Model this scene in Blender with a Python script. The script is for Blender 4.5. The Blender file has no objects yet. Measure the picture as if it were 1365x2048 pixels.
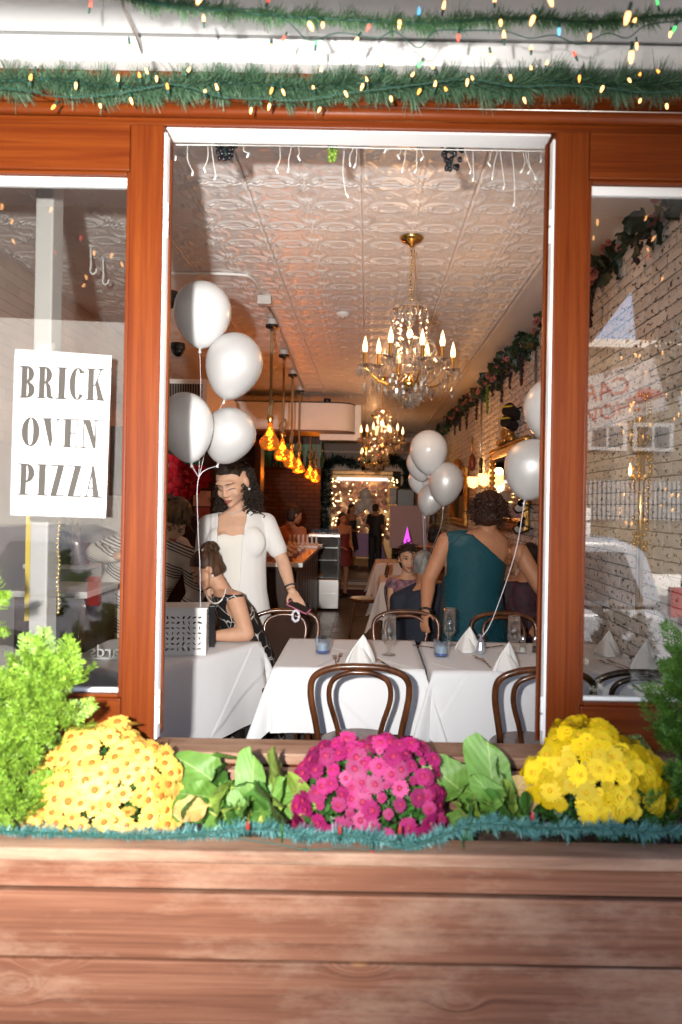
import bpy, math, random
import numpy as np
from mathutils import Vector, Matrix, Euler, Quaternion
rad = math.radians
random.seed(7); RNG = np.random.default_rng(7)
SC = bpy.context.scene
COL = SC.collection

# ------------------------------------------------------------------ camera
FPX, VX, VY, ROLL, CAMH, CAMD = 1460.0, 735.0, 1010.0, rad(1.0), 1.62, 2.4
cam_data = bpy.data.cameras.new('camera')
cam = bpy.data.objects.new('camera', cam_data); COL.objects.link(cam)
cam_data.sensor_fit = 'HORIZONTAL'; cam_data.sensor_width = 24.0
cam_data.lens = 24.0*FPX/1365.0
cam_data.shift_x = -(VX-682.5)/1365.0
cam_data.shift_y = -(1024-VY)/1365.0
cam_data.clip_start = 0.05; cam_data.clip_end = 2000
cam.location = (0, -CAMD, CAMH)
cam.rotation_euler = (Matrix.Rotation(rad(90), 3, 'X') @ Matrix.Rotation(ROLL, 3, 'Z')).to_euler()
cam_data.dof.use_dof = True; cam_data.dof.focus_distance = 4.6; cam_data.dof.aperture_fstop = 2.5
SC.camera = cam

# ------------------------------------------------------------------ sky, sun, flash, exposure
SUN_EL, SUN_AZ = rad(56), rad(30)          # the sun stands behind the shop, so the facade is in shade and the street in front is lit
world = bpy.data.worlds.new('World'); SC.world = world; world.use_nodes = True
wn = world.node_tree.nodes; wl = world.node_tree.links
sky = wn.new('ShaderNodeTexSky'); sky.sky_type = 'NISHITA'; sky.sun_disc = False
sky.sun_elevation = SUN_EL; sky.sun_rotation = SUN_AZ; sky.dust_density = 3.0
wl.new(sky.outputs[0], wn['Background'].inputs[0]); wn['Background'].inputs[1].default_value = 0.15
sun_d = bpy.data.lights.new('sun', 'SUN'); sun_d.energy = 5.0; sun_d.angle = rad(2); sun_d.color = (1, .93, .82)
sun = bpy.data.objects.new('sun', sun_d); COL.objects.link(sun)
_sd = Vector((math.sin(SUN_AZ)*math.cos(SUN_EL), math.cos(SUN_AZ)*math.cos(SUN_EL), math.sin(SUN_EL)))
sun.rotation_euler = (-_sd).to_track_quat('-Z', 'Y').to_euler(); sun.location = (0, 30, 30)
# the photographer's flash: the hard shadows just right of every object in the photograph are its work
fl_d = bpy.data.lights.new('photographer_flash', 'SPOT'); fl_d.energy = 335; fl_d.color = (1, .97, .93)
fl_d.spot_size = rad(108); fl_d.spot_blend = 1.0; fl_d.shadow_soft_size = 0.03
flash = bpy.data.objects.new('photographer_flash', fl_d); COL.objects.link(flash)
flash.location = (-0.23, -CAMD-.22, CAMH+.13)
flash.rotation_euler = Vector((-.41, 1, .05)).to_track_quat('-Z', 'Y').to_euler()
vs = SC.view_settings; vs.view_transform = 'Standard'; vs.look = 'None'; vs.exposure = 1.75; vs.gamma = 1
vs.use_curve_mapping = False
SC.render.engine = 'CYCLES'
cy = SC.cycles
cy.use_denoising = True; cy.max_bounces = 7; cy.diffuse_bounces = 3; cy.glossy_bounces = 4
cy.transmission_bounces = 6; cy.transparent_max_bounces = 16; cy.sample_clamp_indirect = 4.0
cy.caustics_reflective = False; cy.caustics_refractive = False
cy.use_adaptive_sampling = True; cy.adaptive_threshold = 0.02

# ------------------------------------------------------------------ helpers
def P(px, py, d):
    """the point at distance d in front of the lens that lies at pixel (px, py) of the 1365 x 2048 photograph"""
    u, v = px-VX, py-VY
    a = u*math.cos(ROLL)+v*math.sin(ROLL); b = -u*math.sin(ROLL)+v*math.cos(ROLL)
    return Vector((a/FPX*d, d-CAMD, CAMH-b/FPX*d))

class MB:
    def __init__(s): s.v = []; s.f = []; s.m = []
    def add(s, vs_, fs_, mi=0):
        o = len(s.v); s.v += [tuple(p) for p in vs_]; s.f += [tuple(i+o for i in f) for f in fs_]; s.m += [mi]*len(fs_); return s
    def box(s, c, size, R=None, mi=0):
        hx, hy, hz = size[0]/2, size[1]/2, size[2]/2; c = Vector(c); q = []
        for x in (-hx, hx):
            for y in (-hy, hy):
                for z in (-hz, hz):
                    p = Vector((x, y, z)); q.append(c+(R @ p if R else p))
        return s.add(q, [(0,1,3,2),(4,6,7,5),(0,4,5,1),(2,3,7,6),(0,2,6,4),(1,5,7,3)], mi)
    def span(s, x0, x1, y0, y1, z0, z1, mi=0):
        return s.box(((x0+x1)/2, (y0+y1)/2, (z0+z1)/2), (abs(x1-x0), abs(y1-y0), abs(z1-z0)), None, mi)
    def tube(s, pts, r, n=8, mi=0, closed=False, flat=1.0):
        pts = [Vector(p) for p in pts]; k = len(pts)
        rr = r if hasattr(r, '__len__') else [r]*k
        prev = None; rings = []
        for i, p in enumerate(pts):
            if closed: t = pts[(i+1) % k]-pts[i-1]
            else: t = pts[min(i+1, k-1)]-pts[max(i-1, 0)]
            t = t.normalized() if t.length > 1e-9 else Vector((0, 0, 1))
            if prev is None:
                a = Vector((0, 0, 1)) if abs(t.z) < .9 else Vector((1, 0, 0)); u = t.cross(a).normalized()
            else:
                u = prev-t*prev.dot(t)
                u = u.normalized() if u.length > 1e-9 else t.orthogonal().normalized()
            prev = u; w = t.cross(u)
            rings.append([p+(u*math.cos(2*math.pi*j/n)+w*flat*math.sin(2*math.pi*j/n))*rr[i] for j in range(n)])
        vs_ = [q for R in rings for q in R]; fs_ = []
        for i in range(k if closed else k-1):
            i2 = (i+1) % k
            for j in range(n): fs_.append((i*n+j, i*n+(j+1) % n, i2*n+(j+1) % n, i2*n+j))
        if not closed: fs_ += [tuple(range(n))[::-1], tuple((k-1)*n+j for j in range(n))]
        return s.add(vs_, fs_, mi)
    def lathe(s, prof, n=16, c=(0, 0, 0), mi=0, R=None):
        c = Vector(c); vs_ = []; k = len(prof)
        for r, z in prof:
            for j in range(n):
                a = 2*math.pi*j/n; p = Vector((r*math.cos(a), r*math.sin(a), z)); vs_.append(c+(R @ p if R else p))
        fs_ = [(i*n+j, i*n+(j+1) % n, (i+1)*n+(j+1) % n, (i+1)*n+j) for i in range(k-1) for j in range(n)]
        if prof[0][0] > 1e-6: fs_.append(tuple(range(n))[::-1])
        if prof[-1][0] > 1e-6: fs_.append(tuple((k-1)*n+j for j in range(n)))
        return s.add(vs_, fs_, mi)
    def ell(s, c, r, R=None, n=12, m=8, mi=0):
        if not hasattr(r, '__len__'): r = (r, r, r)
        c = Vector(c); vs_ = [c+(R @ Vector((0, 0, -r[2])) if R else Vector((0, 0, -r[2])))]
        for i in range(1, m):
            t = -math.pi/2+math.pi*i/m
            for j in range(n):
                a = 2*math.pi*j/n; p = Vector((r[0]*math.cos(t)*math.cos(a), r[1]*math.cos(t)*math.sin(a), r[2]*math.sin(t)))
                vs_.append(c+(R @ p if R else p))
        vs_.append(c+(R @ Vector((0, 0, r[2])) if R else Vector((0, 0, r[2])))); L = len(vs_)-1
        fs_ = [(0, 1+(j+1) % n, 1+j) for j in range(n)]
        for i in range(m-2):
            for j in range(n): fs_.append((1+i*n+j, 1+i*n+(j+1) % n, 1+(i+1)*n+(j+1) % n, 1+(i+1)*n+j))
        fs_ += [(1+(m-2)*n+j, 1+(m-2)*n+(j+1) % n, L) for j in range(n)]
        return s.add(vs_, fs_, mi)
    def cap(s, a, b, ra, rb, n=10):                       # tapered capsule
        a, b = Vector(a), Vector(b); s.tube([a, b], [ra, rb], n); s.ell(a, ra, None, n, 6); s.ell(b, rb, None, n, 6); return s
    def loft(s, rings, n=20):                             # rings: (centre, right, half width, forward, half depth), closed ends
        vs_ = []
        for c, r, w, fw, dp in rings:
            c, r, fw = Vector(c), Vector(r).normalized(), Vector(fw).normalized()
            for j in range(n):
                a = 2*math.pi*j/n; vs_.append(c+r*w*math.cos(a)+fw*dp*math.sin(a))
        k = len(rings); fs_ = [(i*n+j, i*n+(j+1) % n, (i+1)*n+(j+1) % n, (i+1)*n+j) for i in range(k-1) for j in range(n)]
        fs_ += [tuple(range(n))[::-1], tuple((k-1)*n+j for j in range(n))]
        return s.add(vs_, fs_)
    def prism(s, poly, z0, z1, mi=0):
        n = len(poly); vs_ = [(x, y, z0) for x, y in poly]+[(x, y, z1) for x, y in poly]
        fs_ = [tuple(range(n))[::-1], tuple(range(n, 2*n))]+[(i, (i+1) % n, n+(i+1) % n, n+i) for i in range(n)]
        return s.add(vs_, fs_, mi)
    def mesh(s, name, mats, smooth=False):
        me = bpy.data.meshes.new(name); me.from_pydata(s.v, [], s.f)
        for m in (mats if isinstance(mats, (list, tuple)) else [mats]):
            if m: me.materials.append(m)
        if any(s.m): me.polygons.foreach_set('material_index', s.m)
        me.update()
        if smooth: me.shade_smooth() if hasattr(me, 'shade_smooth') else None
        if smooth and not isinstance(smooth, bool):
            me.set_sharp_from_angle(angle=rad(smooth))
        return me
    def build(s, name, mats, parent=None, smooth=False, loc=(0, 0, 0), rot=(0, 0, 0), bev=0):
        o = put(name, s.mesh(name, mats, smooth), parent, loc, rot)
        if bev: bevel(o, bev)
        return o

def put(name, me, parent=None, loc=(0, 0, 0), rot=(0, 0, 0), scale=None):
    o = bpy.data.objects.new(name, me); COL.objects.link(o); o.parent = parent; o.location = loc
    o.rotation_euler = rot if not isinstance(rot, Matrix) else rot.to_euler()
    if scale is not None: o.scale = scale if hasattr(scale, '__len__') else (scale,)*3
    return o
def bevel(o, w, seg=2):
    m = o.modifiers.new('bevel', 'BEVEL'); m.width = w; m.segments = seg; m.limit_method = 'ANGLE'
def tag(o, label=None, cat=None, group=None, kind=None):
    if label: o['label'] = label
    if cat: o['category'] = cat
    if group: o['group'] = group
    if kind: o['kind'] = kind
    return o
def thing(name, label, cat, loc=(0, 0, 0), rot=(0, 0, 0), group=None):
    return tag(put(name, None, None, loc, rot), label, cat, group)
def struct(o): o['kind'] = 'structure'; return o
def stuff(o): o['kind'] = 'stuff'; return o
def copy_tree(o, parent=None, loc=None, rot=None, label=None):
    c = o.copy(); COL.objects.link(c); c.parent = parent
    if loc is not None: c.location = loc
    if rot is not None: c.rotation_euler = rot
    if label: c['label'] = label
    for ch in o.children: copy_tree(ch, c)
    return c
def soup(tris_v, tris_f):                                  # numpy arrays to an MB-like mesh
    me = bpy.data.meshes.new('soup'); me.from_pydata(tris_v.tolist(), [], tris_f.tolist()); return me
def spline(pts, k=8, closed=False):                        # Catmull-Rom
    pts = [Vector(p) for p in pts]; n = len(pts); out = []
    for i in range(n if closed else n-1):
        if closed: a, b, c, d = pts[i-1], pts[i], pts[(i+1) % n], pts[(i+2) % n]
        else: a, b, c, d = pts[max(i-1, 0)], pts[i], pts[i+1], pts[min(i+2, n-1)]
        for j in range(k):
            t = j/k
            out.append(.5*((2*b)+(c-a)*t+(2*a-5*b+4*c-d)*t*t+(3*b-a-3*c+d)*t**3))
    if not closed: out.append(pts[-1])
    return out

# ------------------------------------------------------------------ materials
def newmat(name):
    m = bpy.data.materials.new(name); m.use_nodes = True
    return m, m.node_tree.nodes, m.node_tree.links, m.node_tree.nodes['Principled BSDF']
def c4(c): return (c[0], c[1], c[2], 1)
def M(name, col, rough=.5, metal=0, spec=.5, var=0, vs=8, bump=0, bs=60, emit=None, es=0, rnd=0, coat=0, stretch=(1, 1, 1), col2=None, sheen=0, sss=0, trans=0):
    m, N, L, b = newmat(name)
    b.inputs['Base Color'].default_value = c4(col); b.inputs['Roughness'].default_value = rough
    b.inputs['Metallic'].default_value = metal; b.inputs['Specular IOR Level'].default_value = spec
    b.inputs['Coat Weight'].default_value = coat; b.inputs['Sheen Weight'].default_value = sheen
    if trans: b.inputs['Transmission Weight'].default_value = trans
    if sss:
        b.inputs['Subsurface Weight'].default_value = sss; b.inputs['Subsurface Radius'].default_value = (1, .35, .2); b.inputs['Subsurface Scale'].default_value = .008
    if emit: b.inputs['Emission Color'].default_value = c4(emit); b.inputs['Emission Strength'].default_value = es
    vec = None
    if var or bump or col2:
        tc = N.new('ShaderNodeTexCoord'); mp = N.new('ShaderNodeMapping'); mp.inputs['Scale'].default_value = stretch
        L.new(tc.outputs['Object'], mp.inputs[0]); vec = mp.outputs[0]
    out = None
    if var or col2:
        nz = N.new('ShaderNodeTexNoise'); nz.inputs['Scale'].default_value = vs; nz.inputs['Detail'].default_value = 6; nz.inputs['Roughness'].default_value = .6
        L.new(vec, nz.inputs['Vector'])
        rp = N.new('ShaderNodeValToRGB'); rp.color_ramp.elements[0].position = .32; rp.color_ramp.elements[1].position = .68
        a = col; c = col2 or tuple(min(1, x*(1+var)) for x in col)
        if not col2: a = tuple(x*(1-var) for x in col)
        rp.color_ramp.elements[0].color = c4(a); rp.color_ramp.elements[1].color = c4(c)
        L.new(nz.outputs['Fac'], rp.inputs[0]); out = rp.outputs[0]
    if rnd:
        oi = N.new('ShaderNodeObjectInfo'); hs = N.new('ShaderNodeHueSaturation'); mr = N.new('ShaderNodeMapRange')
        mr.inputs['To Min'].default_value = 1-rnd; mr.inputs['To Max'].default_value = 1+rnd
        L.new(oi.outputs['Random'], mr.inputs[0]); L.new(mr.outputs[0], hs.inputs['Value'])
        if out: L.new(out, hs.inputs['Color'])
        else: hs.inputs['Color'].default_value = c4(col)
        out = hs.outputs[0]
    if out: L.new(out, b.inputs['Base Color'])
    if bump:
        n2 = N.new('ShaderNodeTexNoise'); n2.inputs['Scale'].default_value = bs; n2.inputs['Detail'].default_value = 4
        L.new(vec, n2.inputs['Vector']); bp = N.new('ShaderNodeBump'); bp.inputs['Strength'].default_value = bump; bp.inputs['Distance'].default_value = .01
        L.new(n2.outputs['Fac'], bp.inputs['Height']); L.new(bp.outputs[0], b.inputs['Normal'])
    return m

def wood(name, dark, mid, light, axis='X', rough=.35, coat=0, knots=False, gs=1.0, bump=.15, worn=None, fine=1.2, spec=.3):
    m, N, L, b = newmat(name)
    tc = N.new('ShaderNodeTexCoord'); oi = N.new('ShaderNodeObjectInfo')
    off = N.new('ShaderNodeVectorMath'); off.operation = 'MULTIPLY_ADD'
    cmb = N.new('ShaderNodeCombineXYZ')
    for k in range(3): L.new(oi.outputs['Random'], cmb.inputs[k])
    L.new(cmb.outputs[0], off.inputs[0]); off.inputs[1].default_value = (7.3, 3.1, 5.7); L.new(tc.outputs['Object'], off.inputs[2])
    p = off.outputs[0]
    st = {'X': (fine, 14, 14), 'Y': (14, fine, 14), 'Z': (14, 14, fine)}[axis]
    if knots:
        vo = N.new('ShaderNodeTexVoronoi'); vo.feature = 'F1'; vo.inputs['Scale'].default_value = 1.0; vo.inputs['Randomness'].default_value = .9
        mk = N.new('ShaderNodeMapping'); mk.inputs['Scale'].default_value = (1.9, 0, 3.6); L.new(p, mk.inputs[0]); L.new(mk.outputs[0], vo.inputs['Vector'])
        kr = N.new('ShaderNodeMapRange'); kr.inputs['From Min'].default_value = 0; kr.inputs['From Max'].default_value = .25; kr.inputs['To Min'].default_value = 1; kr.inputs['To Max'].default_value = 0
        kr.interpolation_type = 'SMOOTHERSTEP'; L.new(vo.outputs['Distance'], kr.inputs[0]); knot = kr.outputs[0]
        ad = N.new('ShaderNodeVectorMath'); ad.operation = 'MULTIPLY_ADD'; cb = N.new('ShaderNodeCombineXYZ'); L.new(knot, cb.inputs[2])
        L.new(cb.outputs[0], ad.inputs[0]); ad.inputs[1].default_value = (0, 0, .13); L.new(p, ad.inputs[2]); p = ad.outputs[0]
    mp = N.new('ShaderNodeMapping'); mp.inputs['Scale'].default_value = tuple(x*gs for x in st); L.new(p, mp.inputs[0])
    nz = N.new('ShaderNodeTexNoise'); nz.inputs['Scale'].default_value = 1.6; nz.inputs['Detail'].default_value = 11; nz.inputs['Roughness'].default_value = .68; nz.inputs['Distortion'].default_value = .5
    L.new(mp.outputs[0], nz.inputs['Vector'])
    rp = N.new('ShaderNodeValToRGB'); e = rp.color_ramp.elements; e[0].position = .33; e[0].color = c4(dark); e[1].position = .7; e[1].color = c4(light)
    x = e.new(.5); x.color = c4(mid); L.new(nz.outputs['Fac'], rp.inputs[0]); out = rp.outputs[0]
    if knots:
        kk = N.new('ShaderNodeMapRange'); kk.inputs['From Min'].default_value = .86; kk.inputs['From Max'].default_value = .96; L.new(knot, kk.inputs[0])
        mx = N.new('ShaderNodeMix'); mx.data_type = 'RGBA'; L.new(kk.outputs[0], mx.inputs[0]); L.new(out, mx.inputs[6]); mx.inputs[7].default_value = (.36, .17, .07, 1); out = mx.outputs[2]
    if worn:
        n3 = N.new('ShaderNodeTexNoise'); n3.inputs['Scale'].default_value = 2.2; n3.inputs['Detail'].default_value = 9; n3.inputs['Roughness'].default_value = .7
        m3 = N.new('ShaderNodeMapping'); m3.inputs['Scale'].default_value = (1, 3, 3) if axis == 'X' else (3, 3, 1); L.new(off.outputs[0], m3.inputs[0]); L.new(m3.outputs[0], n3.inputs['Vector'])
        r3 = N.new('ShaderNodeMapRange'); r3.inputs['From Min'].default_value = .48; r3.inputs['From Max'].default_value = .66; r3.inputs['To Max'].default_value = .55; L.new(n3.outputs['Fac'], r3.inputs[0])
        mw = N.new('ShaderNodeMix'); mw.data_type = 'RGBA'; L.new(r3.outputs[0], mw.inputs[0]); L.new(out, mw.inputs[6]); mw.inputs[7].default_value = c4(worn); out = mw.outputs[2]
    L.new(out, b.inputs['Base Color']); b.inputs['Specular IOR Level'].default_value = spec; b.inputs['Roughness'].default_value = rough; b.inputs['Coat Weight'].default_value = coat; b.inputs['Coat Roughness'].default_value = .15
    bp = N.new('ShaderNodeBump'); bp.inputs['Strength'].default_value = bump; bp.inputs['Distance'].default_value = .004
    L.new(nz.outputs['Fac'], bp.inputs['Height']); L.new(bp.outputs[0], b.inputs['Normal'])
    return m

def glassy(name, tint=(1, 1, 1), refl=.12, rough=.0, edge=.35, gcol=(1, 1, 1)):
    """thin glass: clear straight through, mirror-like by its Fresnel share"""
    m, N, L, b = newmat(name); N.remove(b)
    tr = N.new('ShaderNodeBsdfTransparent'); tr.inputs[0].default_value = c4(tint)
    gl = N.new('ShaderNodeBsdfGlossy'); gl.inputs[0].default_value = c4(gcol); gl.inputs['Roughness'].default_value = rough
    lw = N.new('ShaderNodeLayerWeight'); lw.inputs[0].default_value = .35
    mr = N.new('ShaderNodeMapRange'); mr.inputs['To Min'].default_value = refl; mr.inputs['To Max'].default_value = refl+edge
    L.new(lw.outputs['Facing'], mr.inputs[0])
    mx = N.new('ShaderNodeMixShader'); L.new(mr.outputs[0], mx.inputs[0]); L.new(tr.outputs[0], mx.inputs[1]); L.new(gl.outputs[0], mx.inputs[2])
    L.new(mx.outputs[0], N['Material Output'].inputs[0]); return m
def glow(name, col, s, base=None):
    return M(name, base or col, .3, emit=col, es=s)

m_red_x = wood('varnished_red_wood_rail', (.090, .013, .0018), (.135, .025, .0034), (.185, .042, .0055), 'X', .40, 0, gs=1.7, fine=.4, spec=.18, bump=.08)
m_red_z = wood('varnished_red_wood_stile', (.090, .013, .0018), (.135, .025, .0034), (.185, .042, .0055), 'Z', .40, 0, gs=1.7, fine=.4, spec=.18, bump=.08)
m_plank = wood('weathered_stained_plank', (.12, .044, .023), (.195, .078, .042), (.265, .118, .067), 'X', .62, 0, True, 2.3, .3, worn=(.40, .25, .165), fine=.3, spec=.2)
m_cap = wood('weathered_cap_board', (.13, .062, .035), (.25, .13, .08), (.36, .21, .13), 'X', .65, 0, False, .8, .25, worn=(.44, .29, .19))
m_bent = wood('bentwood', (.030, .010, .004), (.085, .028, .010), (.16, .058, .02), 'Z', .28, .4, gs=.8, bump=.05)
m_bent_dark = wood('bentwood_dark', (.012, .006, .004), (.03, .012, .006), (.055, .022, .011), 'Z', .28, .4, gs=.8, bump=.05)
m_barwood = wood('bar_panel_wood', (.012, .005, .003), (.035, .014, .007), (.07, .028, .013), 'Z', .4, .1)
m_bartop = wood('bar_top_wood', (.16, .06, .02), (.28, .12, .05), (.4, .2, .09), 'Y', .25, .3)
m_white = M('white_paint', (.78, .78, .76), .42, var=.04, vs=5)
m_whitevinyl = M('white_vinyl', (.80, .80, .79), .35)
m_offwhite = M('offwhite_plaster', (.76, .73, .71), .6, var=.05, vs=3, bump=.1)
m_tin = M('tin_ceiling_paint', (.84, .79, .765), .34, spec=.5, var=.04, vs=2)
m_cloth = M('white_tablecloth', (.76, .76, .765), .75, var=.015, vs=6, bump=.06, bs=9, sheen=.15)
m_napkin = M('white_napkin', (.78, .765, .74), .8, bump=.05, bs=30)
m_steel = M('brushed_steel', (.6, .58, .55), .28, 1, var=.06, vs=3, stretch=(1, 1, 40))
m_cutlery = M('cutlery_steel', (.5, .45, .4), .22, 1)
m_chrome = M('chrome', (.75, .75, .75), .15, 1)
m_gold = M('polished_brass', (.78, .48, .14), .18, 1)
m_giltwood = M('gilded_carving', (.46, .26, .07), .34, .8, var=.35, vs=14, bump=.6, bs=45)
m_black = M('black_plastic', (.012, .012, .013), .35)
m_matteblack = M('matte_black', (.01, .01, .01), .7)
m_glass = glassy('clear_glass', (.97, .98, .97), .07, .02, .55)
m_pane = glassy('window_glass', (.985, .99, .985), .085, 0, .25)
m_crystal = glassy('cut_crystal', (.93, .92, .9), .26, .03, .5)
m_rope = M('jute_rope', (.34, .22, .11), .85, var=.3, vs=90, bump=.6, bs=160)
m_gwire = M('green_wire', (.01, .07, .05), .5)
m_wwire = M('white_wire', (.72, .72, .68), .5)
# ================================================================== ROOM SHELL
XL, XR, HC, YB = -2.55, 1.58, 3.31, 14.6
m_floor = M('dark_floor_tile', (.042, .022, .014), .48, var=.35, vs=5, rnd=.3)
m_grout = M('floor_grout', (.016, .011, .008), .8)
m_mortar = M('grey_mortar', (.20, .17, .155), .9, var=.2, vs=20, bump=.3)
m_wallgrey = M('grey_wall_paint', (.30, .27, .245), .6, var=.08, vs=2)
m_darkbrick = None
def flecked_brick(name):
    m, N, L, b = newmat(name)
    tc = N.new('ShaderNodeTexCoord'); g = N.new('ShaderNodeNewGeometry')
    mp = N.new('ShaderNodeMapping'); mp.inputs['Scale'].default_value = (1, 16, 30); mp.inputs['Rotation'].default_value = (rad(38), 0, 0)
    L.new(g.outputs['Position'], mp.inputs[0])
    n = N.new('ShaderNodeTexNoise'); n.inputs['Scale'].default_value = 1.25; n.inputs['Detail'].default_value = 3; n.inputs['Roughness'].default_value = .55
    L.new(mp.outputs[0], n.inputs['Vector'])
    r = N.new('ShaderNodeValToRGB'); e = r.color_ramp.elements; e[0].position = .37; e[0].color = (.045, .036, .032, 1); e[1].position = .42; e[1].color = (.74, .70, .67, 1)
    L.new(n.outputs['Fac'], r.inputs[0])
    n2 = N.new('ShaderNodeTexNoise'); n2.inputs['Scale'].default_value = 4; n2.inputs['Detail'].default_value = 5; L.new(g.outputs['Position'], n2.inputs['Vector'])
    mr = N.new('ShaderNodeMapRange'); mr.inputs['To Min'].default_value = .75; mr.inputs['To Max'].default_value = 1.2; L.new(n2.outputs['Fac'], mr.inputs[0])
    oi = N.new('ShaderNodeObjectInfo'); mr2 = N.new('ShaderNodeMapRange'); mr2.inputs['To Min'].default_value = .88; mr2.inputs['To Max'].default_value = 1.1; L.new(oi.outputs['Random'], mr2.inputs[0])
    mu = N.new('ShaderNodeMath'); mu.operation = 'MULTIPLY'; L.new(mr.outputs[0], mu.inputs[0]); L.new(mr2.outputs[0], mu.inputs[1])
    hs = N.new('ShaderNodeHueSaturation'); L.new(mu.outputs[0], hs.inputs['Value']); L.new(r.outputs[0], hs.inputs['Color']); L.new(hs.outputs[0], b.inputs['Base Color'])
    b.inputs['Roughness'].default_value = .7
    bp = N.new('ShaderNodeBump'); bp.inputs['Strength'].default_value = .5; bp.inputs['Distance'].default_value = .004; L.new(n.outputs['Fac'], bp.inputs['Height']); L.new(bp.outputs[0], b.inputs['Normal'])
    return m
m_brick = flecked_brick('whitewashed_brick')
def brick_tex(name, c1, c2, mortar, scale=1.0, plane='XZ'):
    m, N, L, b = newmat(name)
    g = N.new('ShaderNodeNewGeometry'); sp = N.new('ShaderNodeSeparateXYZ'); cb = N.new('ShaderNodeCombineXYZ')
    L.new(g.outputs['Position'], sp.inputs[0]); L.new(sp.outputs['XYZ'.index(plane[0])], cb.inputs[0]); L.new(sp.outputs['XYZ'.index(plane[1])], cb.inputs[1])
    t = N.new('ShaderNodeTexBrick'); t.inputs['Scale'].default_value = scale; t.inputs['Color1'].default_value = c4(c1); t.inputs['Color2'].default_value = c4(c2); t.inputs['Mortar'].default_value = c4(mortar)
    t.inputs['Brick Width'].default_value = .215; t.inputs['Row Height'].default_value = .075; t.inputs['Mortar Size'].default_value = .008
    L.new(cb.outputs[0], t.inputs['Vector']); L.new(t.outputs[0], b.inputs['Base Color']); b.inputs['Roughness'].default_value = .8
    bp = N.new('ShaderNodeBump'); bp.inputs['Strength'].default_value = .4; bp.inputs['Distance'].default_value = .005; bp.invert = True; L.new(t.outputs['Fac'], bp.inputs['Height']); L.new(bp.outputs[0], b.inputs['Normal'])
    return m
m_darkbrick = brick_tex('dark_red_brick', (.085, .03, .014), (.05, .02, .012), (.012, .008, .006), 1.0)
m_yelbrick = brick_tex('yellow_street_brick', (.15, .105, .05), (.11, .08, .04), (.08, .07, .055), 1.0)

floor = struct(MB().span(XL-.1, XR+.1, .1, 10.58, -.30, -.012).build('floor', m_grout))
tv = MB().span(-.112, .112, -.222, .222, -.008, 0).mesh('tile', m_floor)
for j in range(19):
    for i in range(8):
        y = 2.3+j*.45+(.225 if i % 2 else 0)
        put('tile', tv, floor, (-1.0+i*.23, y, random.uniform(-.0006, .0006)))
stuff(MB().span(.73, XR+.05, .12, 10.57, -.010, -.001).span(XL, -1.117, .12, 10.57, -.0105, -.001).build('tile_field', m_floor, floor))

# stair and raised rear floor
m_tread = M('worn_tread_edge', (.33, .27, .22), .6, var=.2, vs=6)
m_riser = M('dark_riser', (.035, .018, .014), .7)
m_carpet = M('dark_red_carpet', (.055, .012, .010), .95)
rear = struct(MB().span(XL-.1, XR+.1, 11.0, 22, -.3, .218).build('rear_floor', m_riser))
MB().span(XL, XR, 11.0, 21.9, .219, .236).build('tread', M('rear_floor_boards', (.13, .10, .08), .45, var=.2), rear)
MB().span(XL, XR, 10.6, 10.99, -.2, .115).build('step', m_carpet, rear)
MB().span(XL, XR, 10.585, 10.99, .117, .135).build('nosing', m_tread, rear)
MB().span(XL, XR, 10.985, 10.997, .145, .205).build('riser_board', m_tread, rear)

# ceiling with pressed tin panels
def tin_panel():
    n = 64; u = (np.arange(n+1)/n)
    X, Y = np.meshgrid(u*.61, u*.61, indexing='ij'); fx = (X/.305) % 1; fy = (Y/.305) % 1
    g = lambda x, s: np.exp(-(x/s)**2)
    a = np.minimum(fx, 1-fx); b = np.minimum(fy, 1-fy)
    h = .9*g(a-.018, .014)+.9*g(b-.018, .014)-.5*g(a, .008)-.5*g(b, .008)
    r = np.hypot(a, b); th = np.degrees(np.arctan2(b, a+1e-9))
    for t0, rl in ((12, .26), (34, .22), (56, .22), (78, .26)):
        h += .9*g(th-t0, 6.5)*(1/(1+np.exp(-(r-.075)/.012)))*(1/(1+np.exp((r-rl)/.015)))
    h += .7*g(r-.05, .02)
    for rad_, amp in ((.115, .9), (.165, .6)):
        for (cx, cy_) in ((.5, .06), (.06, .5)):
            rr = np.hypot((a-cx)*(.55 if cx == .5 else 1), (b-cy_)*(.55 if cy_ == .5 else 1)); h += amp*g(rr-rad_, .013)
    q = np.maximum(np.abs(a-.5), np.abs(b-.5)); q2 = np.abs(a-.5)+np.abs(b-.5)
    h += .7*g(q2-.2, .016)+.5*g(np.hypot(a-.5, b-.5)-.08, .02)+.4*g(q-.33, .012)*(q2 > .45)
    edge = (X < 1e-6) | (Y < 1e-6) | (X > .6099) | (Y > .6099)
    Z = np.where(edge, .004, -.012*h)
    vs_ = np.stack([X, Y, Z], -1).reshape(-1, 3)
    idx = np.arange((n+1)**2).reshape(n+1, n+1)
    f = np.stack([idx[:-1, :-1], idx[:-1, 1:], idx[1:, 1:], idx[1:, :-1]], -1).reshape(-1, 4)
    me = soup(vs_, f); me.materials.append(m_tin); me.shade_smooth(); return me
ceiling = struct(MB().span(XL-.2, XR+.2, .1, 21.9, HC+.012, HC+.3).build('ceiling', m_tin))
pm = tin_panel()
for j in range(23):
    for i in range(6):
        put('ceiling_panel', pm, ceiling, (-2.5+i*.61+.001, .22+j*.61, HC), scale=(.997, .997, 1))
MB().span(1.165, XR+.05, .12, 14.5, HC-.012, HC+.008).build('border_strip', m_tin, ceiling)
MB().span(1.165, 1.19, .12, 14.5, HC-.03, HC-.013).build('bead_moulding', m_tin, ceiling)

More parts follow.
